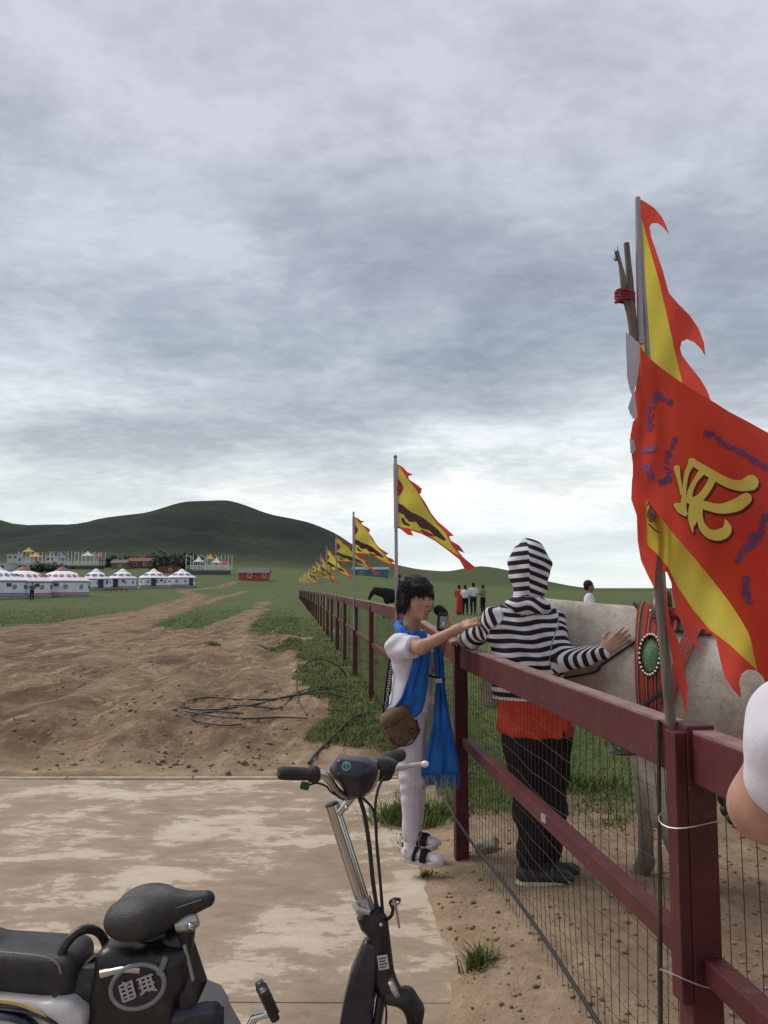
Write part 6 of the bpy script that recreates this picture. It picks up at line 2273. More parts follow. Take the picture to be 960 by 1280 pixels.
# --- handlebar, grips, brakes, lamp housing
hb = cr([Q(392, 967, -0.10), Q(403, 968, -0.09), Q(412, 976, -0.075), Q(421, 989, -0.05), Q(432, 996, -0.03), Q(442, 994, -0.01), Q(456, 988, 0.05), Q(466, 972, 0.10), Q(474, 962, 0.13), Q(482, 955, 0.18)], 6)
MB().tube(hb, 0.0105, 12).build('handlebar', M_chrome, bike, smooth=True)
gp = [Q(397, 968, -0.095), Q(394, 968, -0.098), Q(388, 967.5, -0.104), Q(386, 967.5, -0.106), Q(366, 967, -0.118), Q(352, 966.3, -0.128), Q(348, 966, -0.131)]
MB().tube(gp, [0.019, 0.021, 0.020, 0.0155, 0.0165, 0.0165, 0.012], 14).build('grip', M_rub, bike, smooth=True)
MB().box(Q(381, 982, -0.10), (0.022, 0.02, 0.018), Matrix.Rotation(0.2, 3, 'Y')).build('switch', mat('dark_green_switch', srgb(24, 62, 48), 0.4), bike, bevel=0.004)
MB().tube([Q(470, 962, 0.10), Q(480, 952, 0.15), Q(492, 946, 0.22), Q(500, 944, 0.28)], [0.020, 0.021, 0.0195, 0.019], 12).build('grip', M_rub, bike, smooth=True)
S = SDF()
S.box(Q(478, 961, 0.08), (0.026, 0.03, 0.028), 0.012, 0.02, 0)
S.cone(Q(478, 960, 0.08), Q(492, 957, 0.08), 0.024, 0.014, 0.02, 0)
S.build('lever_housing', 0.004, M_pl, bike)
lev = cr([Q(486, 961, 0.07), Q(496, 960, 0.07), Q(510, 958, 0.07), Q(522, 956, 0.07), Q(530, 955, 0.07)], 4)
MB().tube(lev, [0.009] * 8 + [0.0065] * 8 + [0.006], 8, flat=0.6).build('brake_lever', M_alu, bike, smooth=True)
MB().ball(Q(531, 955, 0.07), (0.0115, 0.0085, 0.0085), 12, 8).build('lever_tip', mat('white_rubber', srgb(226, 222, 226), 0.5, var=0.04), bike, smooth=True)
S = SDF()
LR = np.array(Matrix.Rotation(0.12, 3, 'Y'))
S.ell(Q(440, 965, -0.02), (0.058, 0.050, 0.034), 0.015, 0, LR)
S.ell(Q(446, 980, -0.02), (0.038, 0.040, 0.036), 0.02, 0)
S.ell(Q(458, 960, -0.01), (0.030, 0.046, 0.026), 0.02, 0)
S.box(Q(438, 953, -0.02), (0.034, 0.034, 0.010), 0.006, 0.015, 0, LR)
lamp = S.build('lamp_housing', 0.0045, M_navyp, bike, disp=None)
eb = Q(433, 958, -0.069)
MB().tube([eb + Vector((0.0095 * math.cos(a), -0.001, 0.0095 * math.sin(a))) for a in np.linspace(0, 2 * math.pi, 25)[:-1]], 0.0022, 6, closed=True).build('emblem_ring', mat('turquoise_emblem', srgb(96, 168, 176), 0.3), lamp, smooth=True)
MB().tube(cr([eb + Vector((0.004, -0.002, 0.005)), eb + Vector((-0.003, -0.002, 0.003)), eb + Vector((0.003, -0.002, -0.002)), eb + Vector((-0.004, -0.002, -0.005))], 4), 0.0014, 5).build('emblem_mark', MATS['turquoise_emblem'], lamp, smooth=True)
MB().tube(cr([Q(473, 962, -0.02), Q(471, 975, -0.025), Q(464, 988, -0.03), Q(455, 994, -0.035)], 5), 0.008, 8, flat=0.5).build('lamp_trim', mat('cream_trim', srgb(176, 164, 140), 0.4), lamp, smooth=True)
# --- cables
for pl, r_ in (([(449, 996, -0.03), (456, 1020, -0.035), (462, 1060, -0.035), (466, 1100, -0.03), (472, 1142, -0.02)], 0.0055), ([(452, 996, 0.0), (465, 1010, 0.0), (470, 1028, 0.01), (471, 1060, 0.01), (475, 1100, 0.01), (478, 1144, 0.0)], 0.0036), ([(482, 968, 0.05), (473, 985, 0.03), (469, 1010, 0.0), (470, 1040, -0.01), (474, 1085, -0.01), (479, 1144, -0.01)], 0.0036), ([(384, 982, -0.1), (396, 979, -0.095), (408, 983, -0.08), (414, 990, -0.07), (430, 1000, -0.04)], 0.0026)):
    MB().tube(cr([Q(*p) for p in pl], 7), r_, 8).build('cable', M_rub, bike, smooth=True)
for pl in ([(478, 1240, -0.02), (483, 1265, -0.02), (480, 1300, -0.02)], [(470, 1240, -0.03), (455, 1290, -0.03)]):
    MB().tube(cr([Q(*p) for p in pl], 5), 0.003, 6).build('cable', M_rub, bike, smooth=True)
# hook bracket with dangling pin
MB().tube(cr([Q(482, 1150, -0.01), Q(489, 1145, -0.02), Q(491, 1136, -0.02), Q(488, 1128, -0.02), Q(493, 1124, -0.02), Q(501, 1125, -0.02)], 5), 0.0045, 8).build('hook_bracket', M_pl, bike, smooth=True)
MB().tube([Q(492, 1124, -0.022), Q(496, 1140, -0.022), Q(499, 1160, -0.022)], [0.005, 0.0035, 0.003], 8).build('hook_pin', M_alu, bike, smooth=True)
MB().tube([Q(494, 1127, -0.02) + Vector((0.012 * math.cos(a), 0.003 * math.sin(a), 0.006 * math.sin(a))) for a in np.linspace(0, 6.283, 17)[:-1]], 0.0026, 6, closed=True).build('hook_ring', M_alu, bike, smooth=True)
# --- pedal on crank, stand
ped = Q(334, 1251, -0.12)
S = SDF()
pr_ = Matrix.Rotation(0.35, 3, 'Z') @ Matrix.Rotation(1.15, 3, 'Y')
S.box(ped, (0.040, 0.034, 0.011), 0.005, 0.01, 0, np.array(pr_))
S.cone(ped + pr_ @ Vector((-0.04, 0, 0)), ped + pr_ @ Vector((0.048, 0, 0)), 0.011, 0.008, 0.01, 0)
pdl = S.build('pedal', 0.0035, M_pl, bike)
for k in (-1, 0, 1):
    MB().box(ped + pr_ @ Vector((0.022 * k, 0, 0.012)), (0.006, 0.056, 0.006), pr_).build('pedal_rib', M_rub, pdl)
MB().tube([ped + pr_ @ Vector((0.03, 0, -0.004)), Q(318, 1272, -0.11), Q(300, 1310, -0.09)], [0.009, 0.010, 0.012], 10).build('crank', M_chrome, bike, smooth=True)
MB().tube([Q(300, 1310, -0.09), Q(300, 1310, 0.09)], 0.02, 12).build('bottom_bracket', M_pl, bike, smooth=True)
MB().tube([Vector((-0.50, B0, 0.28)), Vector((-0.55, B0 - 0.16, 0.005))], 0.010, 8).build('kickstand', M_alu, bike, smooth=True)
MB().tube([Vector((-0.93, B0 + 0.03, 0.20)), Vector((-0.50, B0 + 0.03, 0.28))], 0.016, 8).build('chain_stay', M_pl, bike, smooth=True)


# ================================================================== THE CAMP ON THE LEFT
M_felt = mat('white_felt', srgb(204, 204, 212), 0.85, scale=3, bump=0.1, col2=srgb(224, 224, 230))
M_felt_roof = mat('white_roof_canvas', srgb(228, 220, 224), 0.85, scale=3, col2=srgb(240, 236, 238))
M_blue_tr = mat('blue_trim', srgb(86, 104, 150), 0.7)
M_red_tr = mat('red_trim', srgb(176, 84, 88), 0.7)
M_crown = mat('dull_red_crown', srgb(134, 74, 78), 0.7)
M_plinth = mat('grey_plinth', srgb(136, 138, 132), 0.9, scale=2)
M_door = mat('dark_door', srgb(54, 58, 66), 0.6)


def yurt(px, Y, dia, label, red=False, plinth=0.7, door_dir=-1.2):
    x = at_px(px, Y)
    z0 = gz(x, Y)
    R = dia / 2
    t = thing('yurt', label, 'yurt', (x, Y, z0), 0, 'white yurts of the camp')
    o = Vector((x, Y, z0))
    MB().lathe([(R * 1.06, -0.6), (R * 1.06, plinth * 0.75)], o, 28).build('plinth', M_plinth, t, smooth=True)
    wz = plinth * 0.75
    wh = 1.38
    MB().lathe([(R, wz), (R, wz + wh), (R * 0.99, wz + wh + 0.05)], o, 32).build('wall', M_felt, t, smooth=True)
    rf = MB().lathe([(R * 1.05, wz + wh - 0.08), (R * 1.05, wz + wh + 0.02), (R * 0.80, wz + wh + 0.42), (R * 0.50, wz + wh + 0.82), (R * 0.22, wz + wh + 1.06)], o, 32).build('roof', M_felt_roof, t, smooth=True)
    MB().lathe([(R * 0.26, wz + wh + 1.00), (R * 0.26, wz + wh + 1.12), (R * 0.12, wz + wh + 1.36), (0.03, wz + wh + 1.48)], o, 16).build('crown', M_crown if red else M_felt_roof, rf, smooth=True)
    for zz, m in ((wz + wh - 0.12, M_blue_tr), (wz + 0.12, M_red_tr if red else M_blue_tr)):
        MB().tube([o + Vector((R * 1.012 * math.cos(a), R * 1.012 * math.sin(a), zz)) for a in np.linspace(0, 2 * math.pi, 33)[:-1]], 0.055, 6, closed=True).build('trim_band', m, t, smooth=True)
    # scroll motifs round the roof and wall
    for k in range(10):
        a = 2 * math.pi * (k + 0.3) / 10
        d = Vector((math.cos(a), math.sin(a), 0)); tn = Vector((-d.y, d.x, 0))
        sl = Vector((d.x * 0.62, d.y * 0.62, 0.72)).normalized()
        c = o + d * R * 0.76 + Vector((0, 0, wz + wh + 0.50))
        mb = MB()
        for q in (-0.34, 0.34):
            mb.tube([c + tn * (q + 0.20 * math.cos(b)) + (Vector((-d.x, -d.y, 0.75)).normalized()) * 0.20 * math.sin(b) for b in np.linspace(0, 2 * math.pi, 11)[:-1]], 0.05, 5, closed=True)
        mb.build('roof_motif', M_red_tr if red else M_blue_tr, rf, smooth=True)
        c = o + d * R * 1.01 + Vector((0, 0, wz + wh * 0.55))
        MB().tube([c + tn * 0.17 * math.cos(b) + Vector((0, 0, 0.17 * math.sin(b))) for b in np.linspace(0, 2 * math.pi, 11)[:-1]], 0.06, 5, closed=True).build('wall_motif', M_blue_tr, t, smooth=True)
    d = Vector((math.cos(door_dir), math.sin(door_dir), 0))
    rot = Matrix.Rotation(door_dir + math.pi / 2, 3, 'Z')
    dr_ = MB().box(o + d * (R + 0.02) + Vector((0, 0, wz + 0.62)), (0.75, 0.16, 1.24), rot).build('door', M_door, t, bevel=0.02)
    MB().box(o + d * (R + 0.25) + Vector((0, 0, wz + 1.34)), (1.1, 0.7, 0.10), rot).build('door_hood', M_felt_roof, dr_, bevel=0.02)
    wr = Matrix.Rotation(door_dir + math.pi / 2 + 0.55, 3, 'Z')
    wd = Vector((math.cos(door_dir + 0.55), math.sin(door_dir + 0.55), 0))
    MB().box(o + wd * (R + 0.01) + Vector((0, 0, wz + 0.95)), (0.45, 0.08, 0.32), wr).build('window', mat('dark_pane', srgb(46, 50, 60), 0.2), t)


yurt(-6, 80, 5.6, 'white yurt with blue trim standing at the end of the row, alongside the lone figure', False, 0.5)
yurt(30, 84, 5.4, 'white yurt with red roof scrolls and pale crown, second in the row', True, 0.4)
yurt(79, 88, 5.4, 'white yurt with red roof scrolls and dull red crown above dark doorway', True, 0.4, -1.95)
yurt(121, 122, 4.1, 'smaller white yurt with blue trim beside the yurt with the dark doorway', False, 0.45, -0.9)
yurt(154, 128, 4.2, 'white yurt with blue trim standing in the middle of the small yurts', False, 0.45, -1.75)
yurt(193, 136, 4.6, 'white yurt with blue trim beside the last yurt of the row', False, 0.45, -1.3)
yurt(228, 142, 4.6, 'last white yurt of the row, facing the red cabin', False, 0.45, -0.6)

M_frame_w = mat('white_painted_frame', srgb(206, 208, 210), 0.6, var=0.05)
M_cab_w = mat('white_cabin_panel', srgb(178, 180, 184), 0.7, scale=1.5, col2=srgb(200, 202, 204))
M_glass_d = mat('dark_window_glass', srgb(44, 50, 60), 0.12)


def canopy(par, c, w, h, m):
    """small peaked awning on four legs"""
    for sx_ in (-1, 1):
        for sy_ in (-1, 1):
            MB().tube([c + Vector((sx_ * w / 2, sy_ * w / 2, 0)), c + Vector((sx_ * w / 2, sy_ * w / 2, h))], 0.06, 6).build('leg', M_frame_w, par)
    prof = [(w * 0.74, h), (w * 0.70, h + 0.12), (w * 0.36, h + 0.55), (w * 0.08, h + 1.15), (0.02, h + 1.35)]
    MB().lathe(prof, c, 4, rot=Matrix.Rotation(math.pi / 4, 3, 'Z')).build('awning', m, par)


def gazebo(px, Y, w, h, m, label):
    x = at_px(px, Y)
    t = thing('gazebo', label, 'gazebo', (x, Y, gz(x, Y) + 0.9), 0, 'awnings on the camp terraces')
    canopy(t, Vector((x, Y, gz(x, Y) + 0.9)), w, h, m)


def terrace(px0, px1, Y, depth, h, label, zoff=0.9, bays=6):
    """raised deck with tall white frame posts and railings"""
    x0, x1 = at_px(px0, Y), at_px(px1, Y)
    xm = (x0 + x1) / 2
    z0 = gz(xm, Y)
    t = thing('terrace', label, 'terrace', (xm, Y, z0), 0, 'camp terraces')
    MB().box((xm, Y, z0 + zoff - 0.12), (x1 - x0, depth, 0.2)).build('deck', M_plinth, t)
    MB().box((xm, Y, z0 + zoff / 2 - 0.45), (x1 - x0 - 0.4, depth - 0.4, zoff + 0.5)).build('deck_base', mat('grey_timber', srgb(92, 92, 92), 0.9), t)  # plain grey base set in below the deck
    for k in range(bays + 1):
        x = x0 + (x1 - x0) * k / bays
        for yy in (Y - depth / 2, Y + depth / 2):
            hh = h * (1.0 if k in (0, bays) or k % 2 else 0.72)
            MB().tube([Vector((x, yy, z0 + zoff)), Vector((x, yy, z0 + zoff + hh))], 0.08, 6).build('post', M_frame_w, t)
    for yy in (Y - depth / 2, Y + depth / 2):
        for zz in (0.45, 0.95):
            MB().tube([Vector((x0, yy, z0 + zoff + zz)), Vector((x1, yy, z0 + zoff + zz))], 0.06, 5).build('rail', M_frame_w, t)
        nb = int((x1 - x0) / 0.9)
        for k in range(nb):
            x = x0 + (x1 - x0) * (k + 0.5) / nb
            MB().tube([Vector((x, yy, z0 + zoff)), Vector((x, yy, z0 + zoff + 0.95))], 0.04, 4).build('baluster', M_frame_w, t)
    for zz in (h,):
        for k in range(bays):
            if k % 2 == 0 and k + 1 <= bays:
                xa, xb = x0 + (x1 - x0) * k / bays, x0 + (x1 - x0) * (k + 1) / bays
                MB().tube([Vector((xa, Y - depth / 2, z0 + zoff + zz * 0.98)), Vector((xb, Y - depth / 2, z0 + zoff + zz * 0.70))], 0.06, 5).build('brace', M_frame_w, t)


M_aw_w = mat('white_awning', srgb(214, 214, 214), 0.8, var=0.05)
M_aw_y = mat('yellow_awning', srgb(196, 164, 66), 0.8)
M_aw_r = mat('red_awning', srgb(186, 86, 80), 0.8)
M_aw_b = mat('blue_awning', srgb(96, 112, 160), 0.8)
M_aw_o = mat('orange_awning', srgb(206, 158, 84), 0.8)
terrace(236, 288, 190, 4.5, 3.5, 'white framed terrace with railings beside the red cabin')
gazebo(249, 190, 2.0, 1.9, M_aw_w, 'white peaked awning on the terrace by the red cabin, nearest the yurts')
gazebo(263, 191, 1.7, 2.5, M_aw_y, 'yellow peaked awning on the terrace by the red cabin')
gazebo(271, 190, 1.8, 1.7, M_aw_w, 'white peaked awning between the yellow and red awnings')
gazebo(281, 190, 1.7, 1.5, M_aw_r, 'red peaked awning on the terrace by the red cabin')
terrace(98, 128, 225, 5, 3.7, 'white framed terrace with white and red awnings above the yurts')
gazebo(110, 225, 2.6, 2.6, M_aw_w, 'white peaked awning above the yurts, beside the red one')
gazebo(124, 225, 2.0, 2.4, M_aw_r, 'red peaked awning above the yurts')
terrace(68, 94, 225, 5, 3.8, 'white framed terrace with blue awning above the yurts')
gazebo(79, 225, 2.6, 2.0, M_aw_b, 'blue peaked awning above the yurts')
terrace(28, 58, 228, 5, 3.6, 'white framed terrace with orange and yellow awnings above the yurts')
gazebo(45, 226, 2.8, 2.3, M_aw_o, 'orange peaked awning above the yurts')
gazebo(36, 231, 2.4, 3.6, M_aw_y, 'yellow peaked awning above the yurts')


def cabin(px, Y, w, d, h, m, label, roof_m, windows, roof='flat', cat='cabin', zoff=0.0):
    x = at_px(px, Y)
    z0 = gz(x, Y) + zoff
    t = thing('cabin', label, cat, (x, Y, z0))
    MB().box((x, Y, z0 + h / 2 - 0.3), (w, d, h + 0.6)).build('wall', m, t)
    if roof == 'flat':
        MB().box((x, Y, z0 + h + 0.08), (w + 0.4, d + 0.4, 0.16)).build('roof', roof_m, t)
    else:
        mb = MB()
        hw, hd_, rz = w / 2 + 0.35, d / 2 + 0.4, 1.0
        mb.add([(x - hw, Y - hd_, z0 + h), (x + hw, Y - hd_, z0 + h), (x + hw, Y + hd_, z0 + h), (x - hw, Y + hd_, z0 + h), (x - hw * 0.96, Y, z0 + h + rz), (x + hw * 0.96, Y, z0 + h + rz)], [(0, 1, 5, 4), (2, 3, 4, 5), (0, 4, 3), (1, 2, 5), (3, 2, 1, 0)])
        mb.build('roof', roof_m, t)
    for (wx, wz, ww, wh) in windows:
        f = MB().box((x + wx, Y - d / 2 - 0.03, z0 + wz), (ww + 0.24, 0.08, wh + 0.24)).build('window', M_frame_w, t)
        MB().box((x + wx, Y - d / 2 - 0.09, z0 + wz), (ww, 0.05, wh)).build('pane', M_glass_d, f)
    return t


M_redcab = mat('red_brown_boards', srgb(156, 70, 54), 0.75, scale=4, col2=srgb(176, 84, 64))
cabin(318.5, 168, 5.9, 3.2, 1.35, M_redcab, 'low red board cabin with grey roof standing alone on the slope', mat('grey_roof', srgb(94, 92, 92), 0.8, scale=3), [(-0.7, 0.85, 0.55, 0.75), (2.2, 0.85, 0.5, 0.75)], 'gable', zoff=0.1)
cabin(19, 235, 3.0, 3, 2.0, M_cab_w, 'white cabin with two dark windows beside the orange awning', M_cab_w, [(-0.7, 1.3, 0.8, 0.6), (0.8, 1.3, 0.7, 0.6)], zoff=1.6)
cabin(29, 236, 3.6, 3, 1.5, M_cab_w, 'low white cabin with dark opening next to the orange awning', M_cab_w, [(-0.6, 0.8, 1.0, 0.9)], zoff=1.3)
cabin(65.5, 236, 2.6, 3, 2.0, M_cab_w, 'white cabin standing between the orange and blue awnings', M_cab_w, [(-0.5, 1.2, 0.7, 0.6), (0.6, 1.2, 0.5, 0.6)], zoff=1.2)
cabin(50, 222, 5.5, 3, 1.7, M_cab_w, 'long white cabin under the orange awning', M_cab_w, [(-1.6, 0.9, 0.8, 0.7), (0.2, 0.9, 0.8, 0.7), (1.8, 0.9, 0.6, 0.7)])
cabin(5, 215, 5.0, 3, 1.8, M_cab_w, 'white cabin behind the roof of the end yurt', M_cab_w, [(0.5, 1.0, 0.8, 0.7)])
cabin(178, 232, 6.5, 4, 1.8, mat('brown_brick', srgb(112, 74, 66), 0.85, scale=4), 'brown cabin with rusty red gable roof among dark bushes', mat('rusty_roof', srgb(124, 66, 56), 0.8, scale=3), [(-1.2, 1.0, 0.7, 0.7), (1.3, 1.0, 0.7, 0.7)], 'gable')
cabin(152, 226, 4.0, 4, 1.5, mat('straw_boards', srgb(120, 108, 90), 0.9, scale=4), 'hut with straw coloured gable roof among dark bushes', mat('straw_roof', srgb(112, 104, 88), 0.95, scale=6), [(0.3, 0.8, 0.6, 0.6)], 'gable')
cabin(212, 196, 4.4, 2, 1.4, mat('red_brick_wall', srgb(134, 72, 62), 0.85, scale=5), 'small red brick hut behind the last yurts', mat('dull_roof', srgb(120, 84, 78), 0.8), [(0.5, 0.8, 0.5, 0.5)])
cabin(463, 300, 13, 6, 2.4, mat('blue_sheet_wall', srgb(70, 104, 120), 0.6, scale=2), 'blue sheet-metal shed far off beneath the hill behind the pennants', mat('blue_sheet_roof', srgb(86, 122, 140), 0.5), [(-3, 1.2, 1.2, 0.9), (2, 1.2, 1.2, 0.9)], 'gable', 'shed', zoff=0.0)
# red bench-like barrier in front of the yurts
x_, y_ = at_px(147, 112), 112
t = thing('barrier', 'low red barrier on the grass before the small yurts', 'barrier', (x_, y_, gz(x_, y_)))
for k in range(5):
    MB().tube([Vector((x_ - 1.4 + 0.7 * k, y_, gz(x_, y_) - 0.1)), Vector((x_ - 1.4 + 0.7 * k, y_, gz(x_, y_) + 0.42))], 0.05, 5).build('post', mat('dull_red_paint', srgb(124, 62, 52), 0.7), t)
MB().box((x_, y_, gz(x_, y_) + 0.40), (3.2, 0.12, 0.16)).build('rail', MATS['dull_red_paint'], t)


# ------------------------------------------------------------------ bushes of leaf faces
def leaf_cloud(n, rx_, rz_, size, seed):
    g_ = np.random.default_rng(seed)
    cl_n = max(6, n // 26)
    cc_ = g_.normal(size=(cl_n, 3)); cc_ /= np.linalg.norm(cc_, axis=1)[:, None]
    cc_ *= g_.uniform(0.45, 1.0, (cl_n, 1))
    cc_[:, 2] = np.abs(cc_[:, 2])
    pick = g_.integers(0, cl_n, n)
    p = cc_[pick] * np.array([rx_, rx_, rz_]) + g_.normal(size=(n, 3)) * np.array([rx_, rx_, rz_]) * 0.20
    p[:, 2] = np.maximum(p[:, 2], 0.02 * rz_)
    d1 = g_.normal(size=(n, 3)); d1 /= np.linalg.norm(d1, axis=1)[:, None]
    d2 = np.cross(d1, g_.normal(size=(n, 3))); d2 /= np.linalg.norm(d2, axis=1)[:, None]
    s_ = size * g_.uniform(0.6, 1.3, (n, 1))
    V = np.concatenate([p - d1 * s_, p + d2 * s_ * 0.5, p + d1 * s_, p - d2 * s_ * 0.5])
    F_ = [(i, n + i, 2 * n + i, 3 * n + i) for i in range(n)]
    return [tuple(v) for v in V], F_


M_leaf = mat('dark_bush_leaf', srgb(40, 52, 36), 0.8, scale=1.5, col2=srgb(66, 80, 52))
M_bark = mat('bush_bark', srgb(70, 58, 46), 0.9, scale=8)
bm_ = []
for k in range(4):
    v, f = leaf_cloud(420, 1.0, 1.0, 0.16, k)
    bm_.append(MB().add(v, f).mesh('bush_crown', M_leaf))
tb = MB()
for k in range(4):
    a = k * 1.6
    tb.tube([(0.05 * math.cos(a), 0.05 * math.sin(a), -0.1), (0.3 * math.cos(a), 0.3 * math.sin(a), 0.4), (0.55 * math.cos(a), 0.5 * math.sin(a), 0.8)], [0.05, 0.035, 0.015], 5)
stem_mesh = tb.mesh('bush_stem', M_bark)
rr = random.Random(21)
spots = [(62, 206, 4.0, 2.2, 'dark bush behind the roofs of the red-scrolled yurts'), (52, 210, 3.0, 1.8, 'dark bush behind the roofs of the red-scrolled yurts'), (72, 212, 2.6, 1.6, 'dark bush behind the roofs of the red-scrolled yurts'),
         (140, 238, 3.6, 3.2, 'dark bush beside the straw-roofed hut'), (164, 240, 3.4, 3.4, 'dark bush between the straw-roofed hut and the brown cabin')]
for k in range(12):
    spots.append((192 + k * 4.2 + rr.uniform(-2, 2), 232 + rr.uniform(-18, 16), rr.uniform(2.4, 3.8), rr.uniform(2.2, 4.0), 'dark bush in the thicket between brown cabin and white framed terrace'))
for k, (px, Y, rx_, rz_, lab) in enumerate(spots):
    x = at_px(px, Y)
    t = thing('bush', lab, 'bush', (x, Y, gz(x, Y)), rr.uniform(0, 6), 'bushes about the camp')
    for nm, me_ in (('crown', bm_[k % 4]), ('stem', stem_mesh)):
        o_ = bpy.data.objects.new(nm, me_)
        COL.objects.link(o_); o_.parent = t
        o_.scale = (rx_, rx_, rz_)

# ================================================================== THINGS LYING ABOUT
def on_ground(px, py):
    """point of the ground seen there"""
    Y = 1612.0 / max(py - 735.0, 4)
    for _ in range(12):
        x = at_px(px, Y)
        z = gz(x, Y)
        Y = 0.5 * Y + 0.5 * (CAMZ - z) * F / max(py - 735.0, 4) * 1.0
    # refine against the exact projection
    for _ in range(10):
        p = P(px, py, Y)
        err = p.z - gz(p.x, p.y)
        Y += err / max((CAMZ - gz(p.x, p.y)) / Y, 0.02)
    p = P(px, py, Y)
    return Vector((p.x, p.y, gz(p.x, p.y)))


hose_sets = [
    ('tangled black hose lying in long loops on the bare earth', [(436, 872), (405, 868), (372, 871), (340, 876), (300, 874), (262, 876), (236, 878), (228, 884), (240, 889), (280, 888), (318, 880), (352, 873), (396, 865), (434, 858)], 0.011),
    ('thin black hose stretched straight along the edge of the tangled hose', [(232, 892), (270, 898), (310, 899), (350, 899), (384, 901)], 0.009),
    ('black hose with blunt end lying before the tangled hose', [(304, 894), (270, 892), (240, 896), (246, 904), (276, 909), (302, 908)], 0.010),
    ('black hose wavering through the middle of the tangle', [(430, 866), (400, 862), (372, 868), (350, 882), (324, 886), (290, 884), (262, 890)], 0.009),
    ('black hose running from the fence verge down to the kerb', [(462, 893), (440, 903), (424, 916), (408, 932), (394, 948), (386, 958)], 0.013),
]
for lab, pl, r_ in hose_sets:
    pts = cr([on_ground(px, py) + Vector((0, 0, r_ + 0.012)) for px, py in pl], 6)
    o_ = MB().tube(pts, r_, 7).build('hose', hose_m, None, smooth=True)
    tag(o_, lab, 'hose', 'black hoses on the bare earth')
# the hoop that stands up out of the tangle
a = on_ground(384, 893); b = on_ground(433, 846)
Yh = (a.y + b.y) / 2
pts = cr([a + Vector((0, 0, 0.01)), P(375, 878, a.y + 0.3), P(371, 858, a.y + 0.5), P(374, 840, a.y + 1.0), P(386, 827, a.y + 1.6), P(404, 824, a.y + 2.2), P(422, 832, b.y - 0.3), b + Vector((0, 0, 0.01))], 6)
o_ = MB().tube(pts, 0.010, 7).build('hose', hose_m, None, smooth=True)
tag(o_, 'black hose springing up in a hoop above the tangled hose', 'hose', 'black hoses on the bare earth')
# white folding frame at the foot of the fence
p = on_ground(420, 800)
t = thing('folding_stand', 'small white zigzag folding stand at the foot of the fence', 'stand', p)
mw = mat('white_painted_metal', srgb(206, 206, 206), 0.5, var=0.05)
zz = [(-0.16, 0.0), (-0.06, 0.30), (0.0, 0.04), (0.05, 0.0), (0.10, 0.30), (0.17, 0.02)]
for (a0_, z0_), (a1_, z1_) in zip(zz[:-1], zz[1:]):
    MB().tube([p + Vector((a0_, 0.03, z0_)), p + Vector((a1_, 0.03, z1_))], 0.014, 6).build('leg', mw, t, smooth=True)
# clod of grey concrete at the post foot
c_ = Vector((fence_x(4.88) + 0.13, 4.92, gz(fence_x(4.88) + 0.13, 4.92)))
S = SDF()
S.ell(c_ + Vector((0, 0, 0.02)), (0.065, 0.06, 0.045), 0.02, 0)
S.ell(c_ + Vector((0.05, 0.03, 0.05)), (0.03, 0.035, 0.035), 0.02, 0)
o_ = S.build('concrete_lump', 0.008, mat('grey_lump', srgb(112, 106, 98), 0.9, scale=20, bump=0.6, col2=srgb(142, 136, 128)), None, disp=lambda X, Y, Z: 0.006 * np.sin(X * 70 + 2 * np.sin(Y * 60)) * np.sin(Z * 80))
tag(o_, 'grey lump of concrete at the foot of the maroon fence post', 'stone')

# ------------------------------------------------------------------ clods and grit on bare earth
def scatter(n, x0, x1, y0, y1, power=1.5, seed=1):
    g_ = np.random.default_rng(seed)
    u = g_.uniform(0, 1, n)
    e = 1 - power
    y = (y0 ** e + u * (y1 ** e - y0 ** e)) ** (1 / e)
    x = g_.uniform(x0, x1, n) if not callable(x0) else x0(y) + g_.uniform(0, 1, n) * (x1(y) - x0(y))
    return x, y, g_


ico_v = np.array([(0, 0, 1), (0.9, 0, 0.1), (0, 0.9, 0), (-0.9, 0, 0.05), (0, -0.9, 0.1), (0, 0, -0.8)])
ico_f = np.array([(0, 1, 2), (0, 2, 3), (0, 3, 4), (0, 4, 1), (5, 2, 1), (5, 3, 2), (5, 4, 3), (5, 1, 4)])


def clods(name, x, y, g_, smin, smax, m):
    keep = (grass_mask(x, y) < 0.45) & ~((y < 7.05) & (ground(x, y) < 0.004))
    x, y = x[keep], y[keep]
    n = len(x)
    s_ = smin * (smax / smin) ** (g_.uniform(0, 1, n) ** 2.2)
    z = ground(x, y) + s_ * 0.25
    rv = g_.uniform(0.6, 1.3, (n, 6, 1)) * ico_v[None] * np.array([1, 1, 0.62])
    th = g_.uniform(0, 6.28, n)
    cx_, sx_ = np.cos(th)[:, None], np.sin(th)[:, None]
    vx = rv[:, :, 0] * cx_ - rv[:, :, 1] * sx_
    vy = rv[:, :, 0] * sx_ + rv[:, :, 1] * cx_
    V = np.stack([vx, vy, rv[:, :, 2]], 2) * s_[:, None, None] + np.stack([x, y, z], 1)[:, None, :]
    Fq = (ico_f[None] + 6 * np.arange(n)[:, None, None]).reshape(-1, 3)
    me_ = bpy.data.meshes.new(name)
    me_.vertices.add(n * 6); me_.vertices.foreach_set('co', V.ravel())
    me_.loops.add(Fq.size); me_.loops.foreach_set('vertex_index', Fq.ravel().astype(np.int32))
    me_.polygons.add(len(Fq)); me_.polygons.foreach_set('loop_start', np.arange(0, Fq.size, 3, dtype=np.int32))
    me_.polygons.foreach_set('use_smooth', np.ones(len(Fq), bool))
    me_.materials.append(m)
    me_.update(calc_edges=True)
    o_ = bpy.data.objects.new(name, me_)
    COL.objects.link(o_)
    tag(o_, 'loose clods and crumbs of earth on the bare ground', 'soil', kind='stuff')


